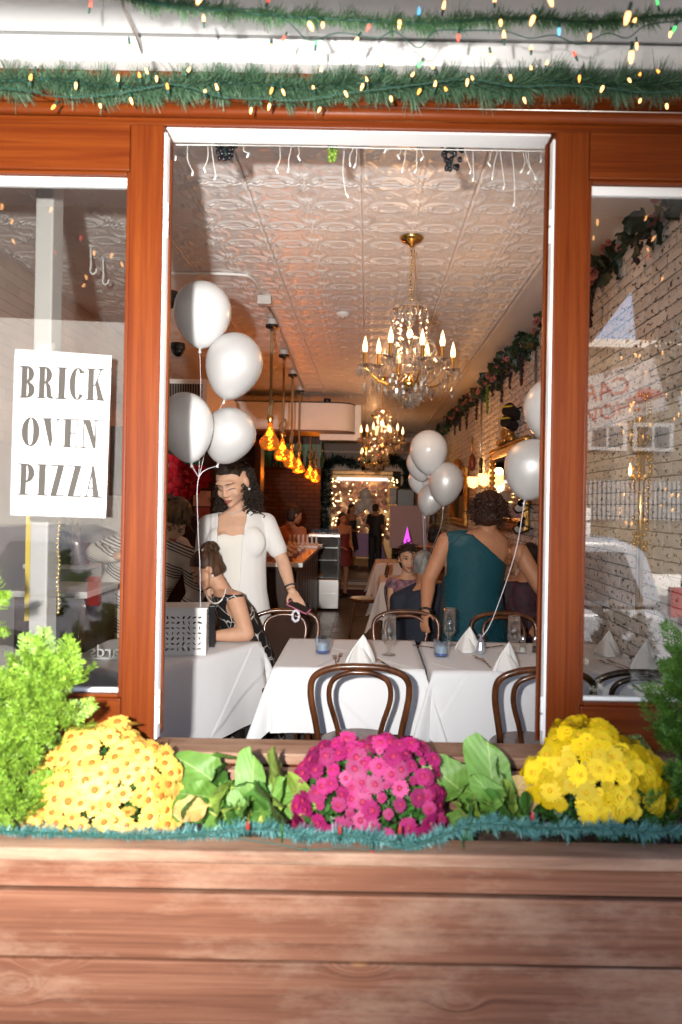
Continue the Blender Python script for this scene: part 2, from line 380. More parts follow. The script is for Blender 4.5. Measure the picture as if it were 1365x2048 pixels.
# right wall of whitewashed brick
wall_r = struct(MB().span(XR+.012, XR+.25, .08, 14.7, -.2, HC+.1).build('wall_right', m_mortar))
def brick_mesh(seed):
    rg = random.Random(seed); L_, H_, D = .205, .066, .026; nx, nz = 4, 2; b = MB(); vs_ = []
    for i in range(nx+1):
        for k in range(nz+1):
            e = (i in (0, nx)) or (k in (0, nz))
            vs_.append((-(D/2-(.006 if e else 0))+rg.uniform(-.003, .003)*(0 if e else 1), (i/nx-.5)*L_+rg.uniform(-.002, .002), (k/nz-.5)*H_+rg.uniform(-.0025, .0025)))
    n0 = len(vs_); f = [(i*(nz+1)+k, i*(nz+1)+k+1, (i+1)*(nz+1)+k+1, (i+1)*(nz+1)+k) for i in range(nx) for k in range(nz)]
    ring = [i*(nz+1) for i in range(nx+1)]+[nx*(nz+1)+k for k in range(1, nz+1)]+[i*(nz+1)+nz for i in range(nx-1, -1, -1)]+[k for k in range(nz-1, 0, -1)]
    for r in ring: vs_.append((D/2, vs_[r][1], vs_[r][2]))
    m_ = len(ring)
    for i in range(m_): f.append((ring[i], n0+i, n0+(i+1) % m_, ring[(i+1) % m_]))
    b.add(vs_, f); return b
bricks = [brick_mesh(s) for s in range(8)]; bmesh_ = [b.mesh('brick', m_brick) for b in bricks]
far = MB(); nb = 0
for r in range(44):
    z = .038+r*.075
    for c in range(66):
        y = .2+c*.215+(.107 if r % 2 else 0)
        if y > 14.4: continue
        near = 1.2 < y < 2.95 and z > .72
        x = XR+.004+random.uniform(-.003, .003)
        if near and nb < 300:
            put('brick', random.choice(bmesh_), wall_r, (x, y, z)); nb += 1
        elif z > .4:
            b = random.choice(bricks); far.add([(p[0]+x, p[1]+y, p[2]+z) for p in b.v], b.f)
stuff(far.build('brick_field', m_brick, wall_r))
# left wall with glazed wall tiles
m_subway = M('glazed_wall_tile', (.60, .54, .50), .22, spec=.6, rnd=.05)
wall_l = struct(MB().span(XL-.25, XL-.006, .08, 14.7, -.2, HC+.1).build('wall_left', M('left_wall_base', (.50, .45, .42), .6, var=.06, vs=3)))
tm = MB().span(-.006, .0, -.0985, .0985, -.0365, .0365).mesh('wall_tile', m_subway)
for r in range(17):
    for c in range(17):
        put('wall_tile', tm, wall_l, (XL, 2.4+c*.2+(.1 if r % 2 else 0), HC-.045-r*.076))
# rear wall with the doorway
wb = MB().span(XL, -.93, 14.6, 14.75, .2, HC).span(.85, XR, 14.6, 14.75, .2, HC).span(-.93, .85, 14.6, 14.75, 2.42, HC)
wall_b = struct(wb.build('wall_back', m_wallgrey))
m_trim = M('cream_trim', (.55, .5, .44), .45)
for nm, a in (('architrave', (-1.0, -.86, 14.54, 14.598, .24, 2.42)), ('architrave', (.78, .92, 14.54, 14.598, .24, 2.42)), ('lintel', (-1.0, .92, 14.53, 14.598, 2.422, 2.52)), ('cornice', (-1.08, 1.0, 14.47, 14.598, 2.523, 2.58)), ('picture_rail', (XL, XR, 14.56, 14.598, 2.83, 2.87)), ('picture_rail', (XL, XR, 14.5, 14.598, 3.08, 3.2))):
    MB().span(*a).build(nm, m_trim, wall_b, bev=.008)
end = struct(MB().span(XL-.1, XR+.1, 18.6, 18.8, .0, HC).build('wall_end', M('rear_room_wall', (.10, .07, .05), .8)))
struct(MB().span(XR+.012, XR+.25, 14.7, 18.8, -.2, HC).build('rear_wall_right', m_wallgrey)); struct(MB().span(XL-.25, XL-.01, 14.7, 18.8, -.2, HC).build('rear_wall_left', m_wallgrey))
# brick partition behind the bar
part = struct(MB().span(XL, -.86, 10.9, 11.02, .0, 2.86).build('partition_wall', m_darkbrick))

# ================================================================== FACADE
front = thing('storefront', 'red varnished wooden shop front framing the open window', 'shopfront', (0, 0, 0))
MB().span(-3.4, 3.4, 0, .10, 2.857, 3.02).build('head_beam', m_red_x, front, bev=.004)
MB().tube([(-3.4, -.012, 2.90), (3.4, -.012, 2.90)], .022, 10).build('moulding', m_red_x, front, smooth=True)
MB().span(-3.4, 3.4, -.035, -.001, 2.965, 3.018).build('frieze_board', m_red_x, front, bev=.006)
MB().span(-3.4, 3.4, -.05, -.001, 2.945, 2.963).build('moulding', m_red_x, front, bev=.007)
MB().span(-3.4, 3.4, -.08, .1, 3.022, 3.10).build('fascia_strip', m_white, front, bev=.006)
MB().span(-.684, .5855, .012, .098, 2.850, 2.8565).build('head_lining', m_whitevinyl, front)
MB().span(-.690, -.6845, .042, .098, .835, 2.849).build('jamb_lining', m_red_z, front)
MB().span(.5905, .596, .042, .098, .835, 2.849).build('jamb_lining', m_red_z, front)
MB().span(-.684, -.674, .040, .060, .862, 2.765).build('jamb_stop', m_red_z, front, bev=.003)
MB().span(.582, .590, .06, .08, .835, 2.849).build('jamb_stop', m_red_z, front, bev=.002)
MB().span(-3.4, 3.4, -.045, .105, .775, .812).build('sill', m_cap, front, bev=.006)
MB().span(-3.4, 3.4, .02, .10, -.16, .774).build('stall_riser', m_red_x, front)
for x0, x1 in ((-3.4, -1.60), (1.62, 3.4)): MB().span(x0, x1, .012, .10, .832, 2.856).build('side_panel', m_red_z, front)
MB().span(-4.5, 4.5, .0, .25, 3.102, 4.4).build('upper_wall', M('upper_facade_stucco', (.5, .48, .45), .8, var=.1), front)
MB().span(-4.5, 4.5, .251, 19, 3.66, 3.8).build('roof', m_matteblack, front)

def sash(name, label, x0, x1, near):              # x0..x1 outer, stile width .11
    t = thing(name, label, 'window', ((x0+x1)/2, 0, .83)); X0, X1 = x0-(x0+x1)/2, x1-(x0+x1)/2; w = .111; zt, z0, z1 = 2.026, .142, 1.872
    for a, b in ((X0, X0+w), (X1-w, X1)): MB().span(a, b, -.012, .038, 0, zt).build('stile', m_red_z, t, bev=.006)
    MB().span(X0+w+.001, X1-w-.001, -.011, .037, z1, zt).build('rail', m_red_x, t, bev=.005)
    MB().span(X0+w+.001, X1-w-.001, -.011, .037, 0, z0).build('rail', m_red_x, t, bev=.005)
    for a, b in ((X0+w, X0+w+.012), (X1-w-.012, X1-w)): MB().span(a, b, -.004, .03, z0+.001, z1-.001).build('glazing_moulding', m_red_z, t, bev=.004)
    for z in (z0, z1-.012): MB().span(X0+w+.0125, X1-w-.0125, -.004, .03, z, z+.012).build('glazing_moulding', m_red_x, t, bev=.004)
    for z in (z0+.0125, z1-.045): MB().span(X0+w+.013, X1-w-.013, .012, .034, z, z+.032 if z > 1 else z+.016).build('bead', m_whitevinyl, t, bev=.004)
    MB().span(X0+w+.006, X1-w-.006, .0125, .0175, z0+.004, z1-.004).build('pane', m_pane, t)
    return t
sash_l = sash('window_sash', 'red wooden window sash on the left with the pizza poster on its glass', -1.60, -.686, 1)
sash_r = sash('window_sash', 'dark red wooden window sash on the right reflecting a parked car', .597, 1.61, -1)
for s_, xx in ((sash_l, .457), (sash_r, -.5065)):
    for z in (1.72, 1.66, .12, .06):
        MB().tube([(xx+math.copysign(.009, xx), .0, z), (xx+math.copysign(.009, xx), .0, z+.05)], .007, 10).build('hinge', m_whitevinyl, s_, smooth=40)
    MB().span(xx+math.copysign(.004, xx)-.004, xx+math.copysign(.004, xx)+.004, -.006, .03, .01, 2.0).build('weather_strip', m_whitevinyl, s_)

# canopy over the pavement
aw = thing('canopy', 'white boarded canopy underside above the shop window', 'canopy', (0, 0, 3.1))
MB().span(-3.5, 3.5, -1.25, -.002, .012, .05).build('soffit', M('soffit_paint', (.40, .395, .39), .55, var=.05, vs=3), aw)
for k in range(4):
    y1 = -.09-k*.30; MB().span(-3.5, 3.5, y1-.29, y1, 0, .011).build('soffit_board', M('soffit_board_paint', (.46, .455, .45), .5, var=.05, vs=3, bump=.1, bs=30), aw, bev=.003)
v = [(-3.5, -.52), (1.12, -.64), (1.32, -.37), (1.345, -.62), (1.50, -.62), (1.58, -.48), (1.66, -.62), (3.5, -.6), (3.5, .05), (-3.5, .05)]; nv_ = len(v)  # added valance out of view, notched so the panes mirror only wedges of sky
vm = MB(); vm.add([(x, -1.27, z) for x, z in v]+[(x, -1.255, z) for x, z in v], [tuple(range(nv_)), tuple(range(2*nv_-1, nv_-1, -1))]+[(i, nv_+i, nv_+(i+1) % nv_, (i+1) % nv_) for i in range(nv_)])
vm.build('added_valance', M('dark_added_valance', (.05, .02, .015), .8), aw)

# planter
pl = thing('planter', 'long weathered brown plank planter under the window', 'planter', (0, 0, -.16))
yF = -.54                                              # front face
MB().span(-2.2, 2.2, yF-.012, yF+.078, .862, .896).build('cap_board', m_cap, pl, bev=.006)
zz = .858
for k, hgt in enumerate((.066, .167, .160, .165, .165, .12)):
    MB().span(-2.2, 2.2, yF-.001+random.uniform(-.003, .003), yF+.022, zz-hgt, zz).build('plank', m_plank, pl, bev=.004); zz -= hgt+.009
MB().span(-2.2, 2.2, yF+.023, yF+.035, .02, .861).build('backing_board', m_matteblack, pl)
MB().span(-2.2, 2.2, -.08, -.046, .02, .93).build('back_board', m_cap, pl)
soil = MB(); nx, ny = 120, 14
vs_ = [(-2.2+4.4*i/nx, yF+.04+(.42)*j/ny, .82+random.uniform(-.008, .012)+.01*math.sin(i*.7)) for i in range(nx+1) for j in range(ny+1)]
soil.add(vs_, [(i*(ny+1)+j, (i+1)*(ny+1)+j, (i+1)*(ny+1)+j+1, i*(ny+1)+j+1) for i in range(nx) for j in range(ny)])
so = stuff(soil.build('soil', M('potting_soil', (.045, .026, .017), .95, var=.5, vs=40, bump=.8, bs=120, col2=(.13, .085, .06)), pl, smooth=True))

# ================================================================== STREET BEHIND THE PHOTOGRAPHER (seen in the panes)
m_asph = M('asphalt', (.10, .10, .10), .85, var=.15, vs=3, bump=.2)
ground = struct(MB().span(-400, 400, -400, 400, -.6, -.32).build('ground', m_asph))
struct(MB().span(-60, 60, -4.0, .02, -.319, -.16).build('sidewalk', M('sidewalk_concrete', (.56, .54, .51), .85, var=.12, vs=2, bump=.1)))
struct(MB().span(-60, 60, -4.16, -4.002, -.319, -.165).build('kerb', M('kerb_stone', (.28, .27, .26), .8, var=.1)))
struct(MB().span(-60, 60, -18, -14.2, -.319, -.17).build('sidewalk', bpy.data.materials['sidewalk_concrete']))
m_dglass = M('street_window_glass', (.03, .035, .04), .08, spec=.8)
def text_mesh(s, size, ext=.004):
    cu = bpy.data.curves.new('t', 'FONT'); cu.body = s; cu.size = size; cu.extrude = ext; cu.align_x = 'CENTER'; cu.resolution_u = 3
    o = bpy.data.objects.new('t', cu); COL.objects.link(o); dg = bpy.context.evaluated_depsgraph_get()
    me = bpy.data.meshes.new_from_object(o.evaluated_get(dg)); bpy.data.objects.remove(o); return me
def put_text(s, size, mat, parent, loc, rot, name='lettering', ext=.004):
    me = text_mesh(s, size, ext); me.materials.clear(); me.materials.append(mat); return put(name, me, parent, loc, rot)
FACE_SHOP = (rad(90), 0, rad(180))                       # lettering that faces +y, toward the shop
m_ribs_light = M('grey_window_frame', (.34, .33, .32), .6)
def street_house(label, x0, x1, h, mat, wins, y=-18.0):
    t = thing('street_building', label, 'building', ((x0+x1)/2, y, -.17)); w = (x1-x0)/2
    MB().span(-w, w, -8, 0, 0, h).build('wall', mat, t)
    MB().span(-w-.1, w+.1, -8.1, .15, h+.002, h+.22).build('cornice', m_trim, t)
    for (a, b, z0, z1) in wins:
        a -= (x0+x1)/2; b -= (x0+x1)/2
        f = MB().span(a-.12, b+.12, .002, .07, z0-.12, z1+.12).build('window', m_ribs_light, t)
        MB().span(a, (a+b)/2-.04, .071, .085, z0, z1).build('sash_pane', m_dglass, f); MB().span((a+b)/2+.04, b, .071, .085, z0, z1).build('sash_pane', m_dglass, f)
    return t
hb = street_house('yellow brick building across the street mirrored in the right pane', 2.6, 12.2, 6.3, m_yelbrick, [(6.25, 7.1, 3.55, 4.1), (7.5, 8.4, 3.55, 4.1), (9.6, 10.5, 3.6, 4.3)])
m_ribs = M('grey_shutter', (.24, .23, .22), .5)
for k in range(22): MB().span(-1.35+k*.13, -1.26+k*.13, .004, .05, 1.5, 2.6).build('shutter_slat', m_ribs, hb)
MB().span(1.6, 3.9, .004, .10, 2.5, 3.0).build('shop_sign', M('dull_sign_board', (.16, .15, .14), .6), hb)
m_cream_ink = M('cream_lettering', (.75, .68, .55), .5)
put_text('Los Andes', .32, m_cream_ink, hb, (2.6, .108, 2.6), FACE_SHOP); put_text('Bakery', .26, m_cream_ink, hb, (2.0, .04, .9), FACE_SHOP); put_text('Delivery', .2, m_cream_ink, hb, (2.9, .04, 1.6), FACE_SHOP)
hr = street_house('long pale stucco house row across the street behind the cars', -14.5, 2.45, 8.2, M('pale_street_stucco', (.40, .385, .36), .85, var=.08, vs=1), [(-12, -10.8, 2.9, 4.3), (-9.4, -8.2, 2.9, 4.3), (-6.6, -5.4, 2.9, 4.3), (-4, -2.8, 2.9, 4.3), (-1, .2, 2.9, 4.3)])
hc = street_house('tall grey house at the far end of the street row', 12.4, 24, 9.0, M('grey_street_stucco', (.45, .44, .43), .85, var=.1), [(14, 15.2, 3, 4.5), (17, 18.2, 3, 4.5)])

def car(label, x_rear, length, y, paint, flip=1):
    """side profile extruded with a narrower cabin, wheels and lamps; the rear stands at x_rear, the nose runs toward flip*-x"""
    t = thing('parked_car', label, 'car', (x_rear, y, -.32)); s = -flip; L_ = length
    low = [(0, .42), (.02, .78), (.10, .98), (L_*.72, .98), (L_*.93, .86), (L_-.02, .70), (L_, .42), (L_*.97, .25), (.06, .25)]
    b = MB(); hw = .88; n = len(low)
    vs_ = [(s*x, sy*(hw-(.06 if z > .9 else 0)), z) for sy in (-1, 1) for x, z in low]
    b.add(vs_, [tuple(range(n)), tuple(range(2*n-1, n-1, -1))]+[(i, n+i, n+(i+1) % n, (i+1) % n) for i in range(n)]); bevel(b.build('body', paint, t, 50), .13, 4)
    cab = [(.10, .985), (.24, 1.55), (.55, 1.66), (L_*.50, 1.64), (L_*.74, .985)]; n = len(cab)
    b = MB(); vs_ = [(s*x, sy*(.80 if z < 1.2 else .64), z) for sy in (-1, 1) for x, z in cab]
    b.add(vs_, [tuple(range(n)), tuple(range(2*n-1, n-1, -1))]+[(i, n+i, n+(i+1) % n, (i+1) % n) for i in range(n)]); bevel(b.build('cabin', paint, t, 50), .09, 4)
    for sy in (-1, 1):
        for (x0, x1, x2, x3) in ((.32, 1.15, .95, .48), (1.25, L_*.40, L_*.40-.05, 1.2), (L_*.415, L_*.66, L_*.52, L_*.415)):
            g = MB(); q = [(s*x0, 1.06), (s*x1, 1.06), (s*x2, 1.52), (s*x3, 1.52)]
            g.add([(x, sy*((.80 if z < 1.2 else .665)+e), z) for e in (-.02, .015) for x, z in q], [(0, 1, 2, 3), (7, 6, 5, 4)]+[(i, 4+i, 4+(i+1) % 4, (i+1) % 4) for i in range(4)]); g.build('side_window', m_dglass, t)
        for x in (.85, L_-.85):
            w = MB().lathe([(.0, -.11), (.31, -.11), (.335, -.07), (.335, .07), (.31, .11), (0, .11)], 24, (s*x, sy*.80, .335), 0, Matrix.Rotation(rad(90), 3, 'X')).build('wheel', m_matteblack, t, smooth=40)
            MB().lathe([(.0, -.02), (.20, -.02), (.2, .02), (0, .02)], 20, (s*x, sy*.915, .335), 0, Matrix.Rotation(rad(90), 3, 'X')).build('rim', m_steel, w)
        MB().span(s*-.02, s*.09, sy*.80, sy*.885, .92, 1.20).build('tail_lamp', M('red_lamp_lens', (.22, .008, .008), .2), t)
        MB().span(s*(L_-.10), s*(L_-.005), sy*.55, sy*.80, .62, .74).build('headlamp', m_chrome, t)
    return t
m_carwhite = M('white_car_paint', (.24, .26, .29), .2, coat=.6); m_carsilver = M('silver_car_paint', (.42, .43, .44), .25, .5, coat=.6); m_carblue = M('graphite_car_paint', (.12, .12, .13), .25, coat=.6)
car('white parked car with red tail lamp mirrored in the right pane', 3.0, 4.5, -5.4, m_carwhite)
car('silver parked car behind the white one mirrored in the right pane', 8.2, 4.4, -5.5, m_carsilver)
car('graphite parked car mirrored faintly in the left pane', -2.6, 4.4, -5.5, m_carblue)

# banners over the street and a small roadside sign
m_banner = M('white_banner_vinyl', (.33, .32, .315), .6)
def banner(label, x0, x1, z0, z1, y, tilt):
    t = thing('street_banner', label, 'banner', ((x0+x1)/2, y, (z0+z1)/2), (0, tilt, 0)); w, h = (x1-x0)/2, (z1-z0)/2
    MB().span(-w, w, -.01, 0, -h, h).build('sheet', m_banner, t)
    MB().tube([(-w-3, -.005, h+.05), (w+3, -.005, h+.05)], .012, 6).build('rope', m_matteblack, t); return t
m_redink = M('red_print', (.26, .05, .04), .6); m_blackink = M('black_print', (.03, .03, .03), .6)
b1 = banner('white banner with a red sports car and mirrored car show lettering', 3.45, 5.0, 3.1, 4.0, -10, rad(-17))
put_text('CAR', .42, m_redink, b1, (-.15, .004, .02), FACE_SHOP); put_text('SHOW', .36, m_redink, b1, (-.2, .004, -.33), FACE_SHOP); put_text('Queen Pd', .16, m_blackink, b1, (.2, .004, .36), FACE_SHOP)
cp = [(-.38, -.12), (-.36, .0), (-.24, .04), (-.14, .15), (.1, .16), (.2, .05), (.36, .0), (.38, -.12)]
MB().prism([(x*.8, z*.8) for x, z in cp], 0, .012).build('printed_car', m_redink, b1, loc=(.45, .003, -.12), rot=FACE_SHOP)
b2 = banner('white charity games banner with gold badge beside the tree', 5.15, 6.05, 2.95, 3.6, -9.6, rad(-12))
put_text('Special', .17, m_blackink, b2, (-.18, .004, .12), FACE_SHOP); put_text('Olympics', .17, m_blackink, b2, (-.16, .004, -.12), FACE_SHOP)
MB().prism([(-.13, .2), (.13, .2), (.14, 0), (0, -.24), (-.14, 0)], 0, .01).build('badge', M('gold_badge_print', (.35, .24, .04), .5), b2, loc=(.26, .003, 0), rot=FACE_SHOP)
sg = thing('parking_sign', 'small white parking sign on a pole mirrored in the right pane', 'sign', (2.75, -6.9, -.32))
MB().tube([(0, 0, 0), (0, 0, 2.1)], .025, 8).build('pole', m_steel, sg); MB().span(-.1, .1, .028, .034, 1.62, 1.95).build('plate', m_white, sg)
for k, s_ in enumerate(('NO', 'PARKING', '2 AM')): put_text(s_, .05, m_blackink, sg, (0, .036, 1.86-k*.09), FACE_SHOP)
# street tree
tr = thing('street_tree', 'bare-limbed street tree with sparse leaves beside the parked car', 'tree', (5.0, -9.0, -.2)); tb = MB()
tips = []
def limb(p, d, l, r, lev):
    q = p+d*l; tb.tube([p, p.lerp(q, .5)+Vector((random.uniform(-.05, .05),)*3), q], [r, r*.85, r*.65], 7)
    if lev == 0: tips.append(q); return
    for _ in range(3):
        e = (d+Vector((random.uniform(-.8, .8), random.uniform(-.8, .8), random.uniform(-.1, .5)))).normalized(); limb(q, e, l*.72, r*.6, lev-1)
limb(Vector((0, 0, 0)), Vector((0, 0, 1)), 1.9, .11, 4); tb.build('trunk', M('grey_bark', (.10, .08, .065), .9, var=.3), tr, smooth=True)
lv = []; lf = []
for q in tips:
    for _ in range(34):
        c = q+Vector((random.gauss(0, .24), random.gauss(0, .24), random.gauss(0, .2))); a = Vector((random.gauss(0, 1), random.gauss(0, 1), random.gauss(0, 1))).normalized()*.06; b_ = a.orthogonal().normalized()*.03
        o = len(lv); lv += [c-a, c+b_, c+a, c-b_]; lf.append((o, o+1, o+2, o+3))
MB().add(lv, lf).build('crown', M('autumn_leaf', (.09, .075, .02), .7, var=.5, vs=2), tr)
# ================================================================== POSTER
def ring(b, cx, cy, ro, ri, a0, a1, z, n=18):              # curved stroke between two ellipses
    z1 = z; vs_ = []
    for k in range(n+1):
        a = rad(a0+(a1-a0)*k/n); c, s = math.cos(a), math.sin(a)
        for (rx, ry) in (ro, ri):
            for zz_ in (0, z1): vs_.append((cx+rx*c, cy+ry*s, zz_))
    f = []
    for k in range(n):
        o = 4*k; p = o+4
        f += [(o+1, p+1, p+3, o+3), (o, o+2, p+2, p), (o, p, p+1, o+1), (o+2, o+3, p+3, p+2)]
    f += [(0, 1, 3, 2), (4*n, 4*n+2, 4*n+3, 4*n+1)]
    b.add(vs_, f)
def glyph(ch):
    b = MB(); k = [0]
    def z(): k[0] += 1; return .004+.0008*k[0]
    def R(x0, x1, y0, y1): b.prism([(x0, y0), (x1, y0), (x1, y1), (x0, y1)], 0, z())
    def Q(*p): b.prism(list(p), 0, z())
    S = .055
    if ch == 'I': R(.10, .34, 0, 1); R(.0, .44, 0, S); R(.0, .44, 1-S, 1); w = .44
    elif ch in 'BPR':
        R(.08, .29, 0, 1); R(0, .29, 1-S, 1)
        if ch == 'B':
            R(0, .29, 0, S); ring(b, .28, .745, (.25, .255), (.045, .20), -90, 90, z()); ring(b, .28, .26, (.29, .26), (.06, .205), -90, 90, z()); w = .58
        elif ch == 'P': R(0, .38, 0, S); ring(b, .28, .70, (.29, .30), (.06, .245), -90, 90, z()); w = .57
        else: R(0, .38, 0, S); ring(b, .28, .735, (.26, .265), (.05, .21), -90, 90, z()); Q((.30, .50), (.42, .50), (.50, .40), (.54, .10), (.60, .07), (.62, 0), (.46, 0), (.36, .08), (.33, .40)); w = .62
    elif ch == 'C': ring(b, .29, .5, (.29, .505), (.075, .45), 42, 320, z(), 28); R(.475, .515, .62, .98); Q((.47, .20), (.515, .28), (.515, .33), (.48, .3)); w = .53
    elif ch == 'O': ring(b, .29, .5, (.29, .51), (.075, .455), 0, 360, z(), 36); w = .58
    elif ch == 'K': R(.08, .29, 0, 1); R(0, .36, 0, S); R(0, .36, 1-S, 1); Q((.29, .44), (.34, .44), (.56, .95), (.50, .95)); Q((.33, .56), (.42, .68), (.66, .05), (.43, .05)); R(.38, .70, 0, S); R(.40, .64, 1-S, 1); w = .70
    elif ch == 'V': Q((.06, .96), (.30, .96), (.37, .30), (.33, 0), (.28, 0)); Q((.33, .0), (.36, .16), (.55, .96), (.50, .96)); R(0, .36, 1-S, 1); R(.42, .64, 1-S, 1); w = .62
    elif ch == 'E': R(.08, .29, 0, 1); R(0, .50, 0, S); R(0, .50, 1-S, 1); R(.29, .42, .48, .53); R(.47, .51, 0, .27); R(.47, .51, .73, 1); R(.40, .435, .38, .63); w = .53
    elif ch == 'N': R(.09, .14, 0, 1); R(.47, .52, 0, 1); Q((.10, 1), (.32, 1), (.52, .2), (.52, 0), (.43, 0)); R(0, .23, 0, S); R(0, .2, 1-S, 1); R(.38, .61, 1-S, 1); w = .62
    elif ch == 'Z': R(.04, .50, 1-S, 1); R(.04, .52, 0, S); Q((.04, .03), (.26, .03), (.50, .97), (.27, .97)); R(.04, .08, .70, 1); R(.48, .52, 0, .30); w = .55
    elif ch == 'A': Q((.09, .04), (.14, .04), (.31, .80), (.28, .98)); Q((.25, 1), (.35, 1), (.56, .04), (.33, .04)); R(.16, .38, .27, .32); R(0, .22, 0, S); R(.27, .64, 0, S); w = .64
    return b, w
pc = P(122, 866, 2.384); poster = thing('poster', 'white paper poster in large type on the left window glass', 'poster', pc, (rad(90), 0, 0))
m_paper = M('bright_paper', (.80, .80, .80), .6, var=.015, vs=4); m_ink = M('brown_grey_ink', (.050, .042, .034), .7, var=.12, vs=60)
mm = 2.384/FPX
cr = [(30, 698), (223, 711), (212, 1036), (21, 1030)]; q = []
n = 10; b = MB(); vs_ = []
for i in range(n+1):
    for j in range(n+1):
        u, w_ = i/n, j/n
        x = (cr[0][0]*(1-u)+cr[1][0]*u)*(1-w_)+(cr[3][0]*(1-u)+cr[2][0]*u)*w_; y = (cr[0][1]*(1-u)+cr[1][1]*u)*(1-w_)+(cr[3][1]*(1-u)+cr[2][1]*u)*w_
        p = P(x, y, 2.384)-pc; vs_.append((p.x, p.z, .0015+.0012*math.sin(u*5+w_*2)))
b.add(vs_, [(i*(n+1)+j, i*(n+1)+j+1, (i+1)*(n+1)+j+1, (i+1)*(n+1)+j) for i in range(n) for j in range(n)])
po = b.build('paper', m_paper, poster, smooth=True); sm = po.modifiers.new('solid', 'SOLIDIFY'); sm.thickness = .0008
for word, x0, x1, y0, y1 in (('BRICK', 38, 211, 731, 796), ('OVEN', 43, 199, 834, 892), ('PIZZA', 36, 204, 926, 990)):
    gl = [glyph(c) for c in word]; tot = sum(w for _, w in gl)+.04*(len(word)-1); sx = (x1-x0)*mm/tot; sz = (y1-y0)*mm; x = 0
    for c, (g, w) in zip(word, gl):
        p = P(x0, y1, 2.384)-pc
        o = g.build('letter', m_ink, poster, loc=(p.x+x*sx, p.z+.0, .0042)); o.scale = (sx, sz, .10); o.rotation_euler = (0, 0, rad(-2.2)+ROLL); o.location.y -= x*sx*math.tan(rad(1.2)); x += w+.04
for px, py in ((92, 694),): MB().span(-.03, .03, -.012, .012, .0035, .0039).build('tape', m_glass, poster, loc=tuple((P(px, py, 2.384)-pc)[i] for i in (0, 2))+(.0,))

# ================================================================== PINE GARLANDS AND LIGHT STRINGS
def needles(path, n, R, ln=(.035, .06), w=.0013, droop=0., lumps=True, seed=1):
    rg = np.random.default_rng(seed); pts = np.array([list(p) for p in path]); k = len(pts)
    t = rg.random(n)*(k-1.001); i = t.astype(int); f = (t-i)[:, None]; base = pts[i]*(1-f)+pts[i+1]*f
    tan = pts[i+1]-pts[i]; tan /= np.linalg.norm(tan, axis=1)[:, None]
    d = rg.normal(size=(n, 3)); d -= tan*(d*tan).sum(1)[:, None]; d /= np.linalg.norm(d, axis=1)[:, None]
    lump = .75+.35*np.sin(t*.9+seed)+.25*np.sin(t*2.3+1) if lumps else np.ones(n)
    d = d+tan*rg.normal(.35, .35, (n, 1))+np.array([0, 0, -droop]); d /= np.linalg.norm(d, axis=1)[:, None]
    L_ = rg.uniform(*ln, n)*np.clip(lump, .55, 1.35); base = base+d*(R*rg.random((n, 1))*.5)
    tip = base+d*L_[:, None]; s = np.cross(d, rg.normal(size=(n, 3))); s /= np.linalg.norm(s, axis=1)[:, None]; s *= w
    V = np.stack([base-s, base+s, tip+s*.4, tip-s*.4], 1).reshape(-1, 3); F = np.arange(4*n).reshape(n, 4)
    return V, F
def garland(label, pts, n, R, mat, ln=(.035, .06), w=.0013, droop=.25, seed=1, group=None):
    c = Vector(pts[0]); path = [p-c for p in spline(pts, 10)]
    t = thing('pine_garland', label, 'garland', c)
    V, F = needles(path, n, R, ln, w, droop, True, seed); me = soup(V, F); me.materials.append(mat); put('needles', me, t)
    MB().tube(path, .004, 6).build('stem', m_gwire, t, smooth=True); return t
def needle_mat(name, a, b_, rough=.5):
    m, N, L, bs = newmat(name); g = N.new('ShaderNodeNewGeometry'); r = N.new('ShaderNodeValToRGB')
    r.color_ramp.elements[0].color = c4(a); r.color_ramp.elements[1].color = c4(b_); L.new(g.outputs['Random Per Island'], r.inputs[0]); L.new(r.outputs[0], bs.inputs['Base Color']); bs.inputs['Roughness'].default_value = rough
    return m
m_pine = needle_mat('pine_needles', (.020, .065, .034), (.11, .21, .115)); m_pine2 = needle_mat('lighter_pine_needles', (.03, .09, .035), (.10, .22, .09))
m_teal = needle_mat('teal_tinsel_needles', (.03, .14, .13), (.14, .34, .32), .4)
ga = [P(x, y, 2.31) for x, y in ((-60, 165), (100, 158), (210, 172), (330, 172), (430, 165), (520, 168), (620, 178), (700, 165), (800, 172), (900, 168), (1010, 172), (1100, 160), (1200, 168), (1300, 168), (1430, 165))]
garland('thick green pine garland along the beam above the window', ga, 17000, .045, m_pine, (.032, .062), .0013, .2, 3)
ga = [P(x, y, 1.98) for x, y in ((180, -40), (290, 0), (400, 12), (520, 28), (640, 35), (760, 42), (860, 46), (960, 38), (1080, 36), (1180, 44), (1280, 35), (1430, 22))]
garland('thin light green garland hanging under the canopy top right', ga, 8000, .016, m_pine2, (.02, .036), .0011, .25, 5)
ga = [P(x, y, d) for x, y, d in ((-40, 1662, 1.915), (120, 1668, 1.915), (260, 1672, 1.91), (400, 1668, 1.915), (520, 1656, 1.92), (620, 1672, 1.90), (720, 1672, 1.895), (820, 1688, 1.88), (900, 1665, 1.90), (980, 1645, 1.925), (1080, 1658, 1.91), (1200, 1656, 1.92), (1300, 1664, 1.915), (1420, 1660, 1.92))]
garland('teal tinsel garland lying along the planter rim', ga, 8000, .014, m_teal, (.016, .031), .0011, .1, 8)

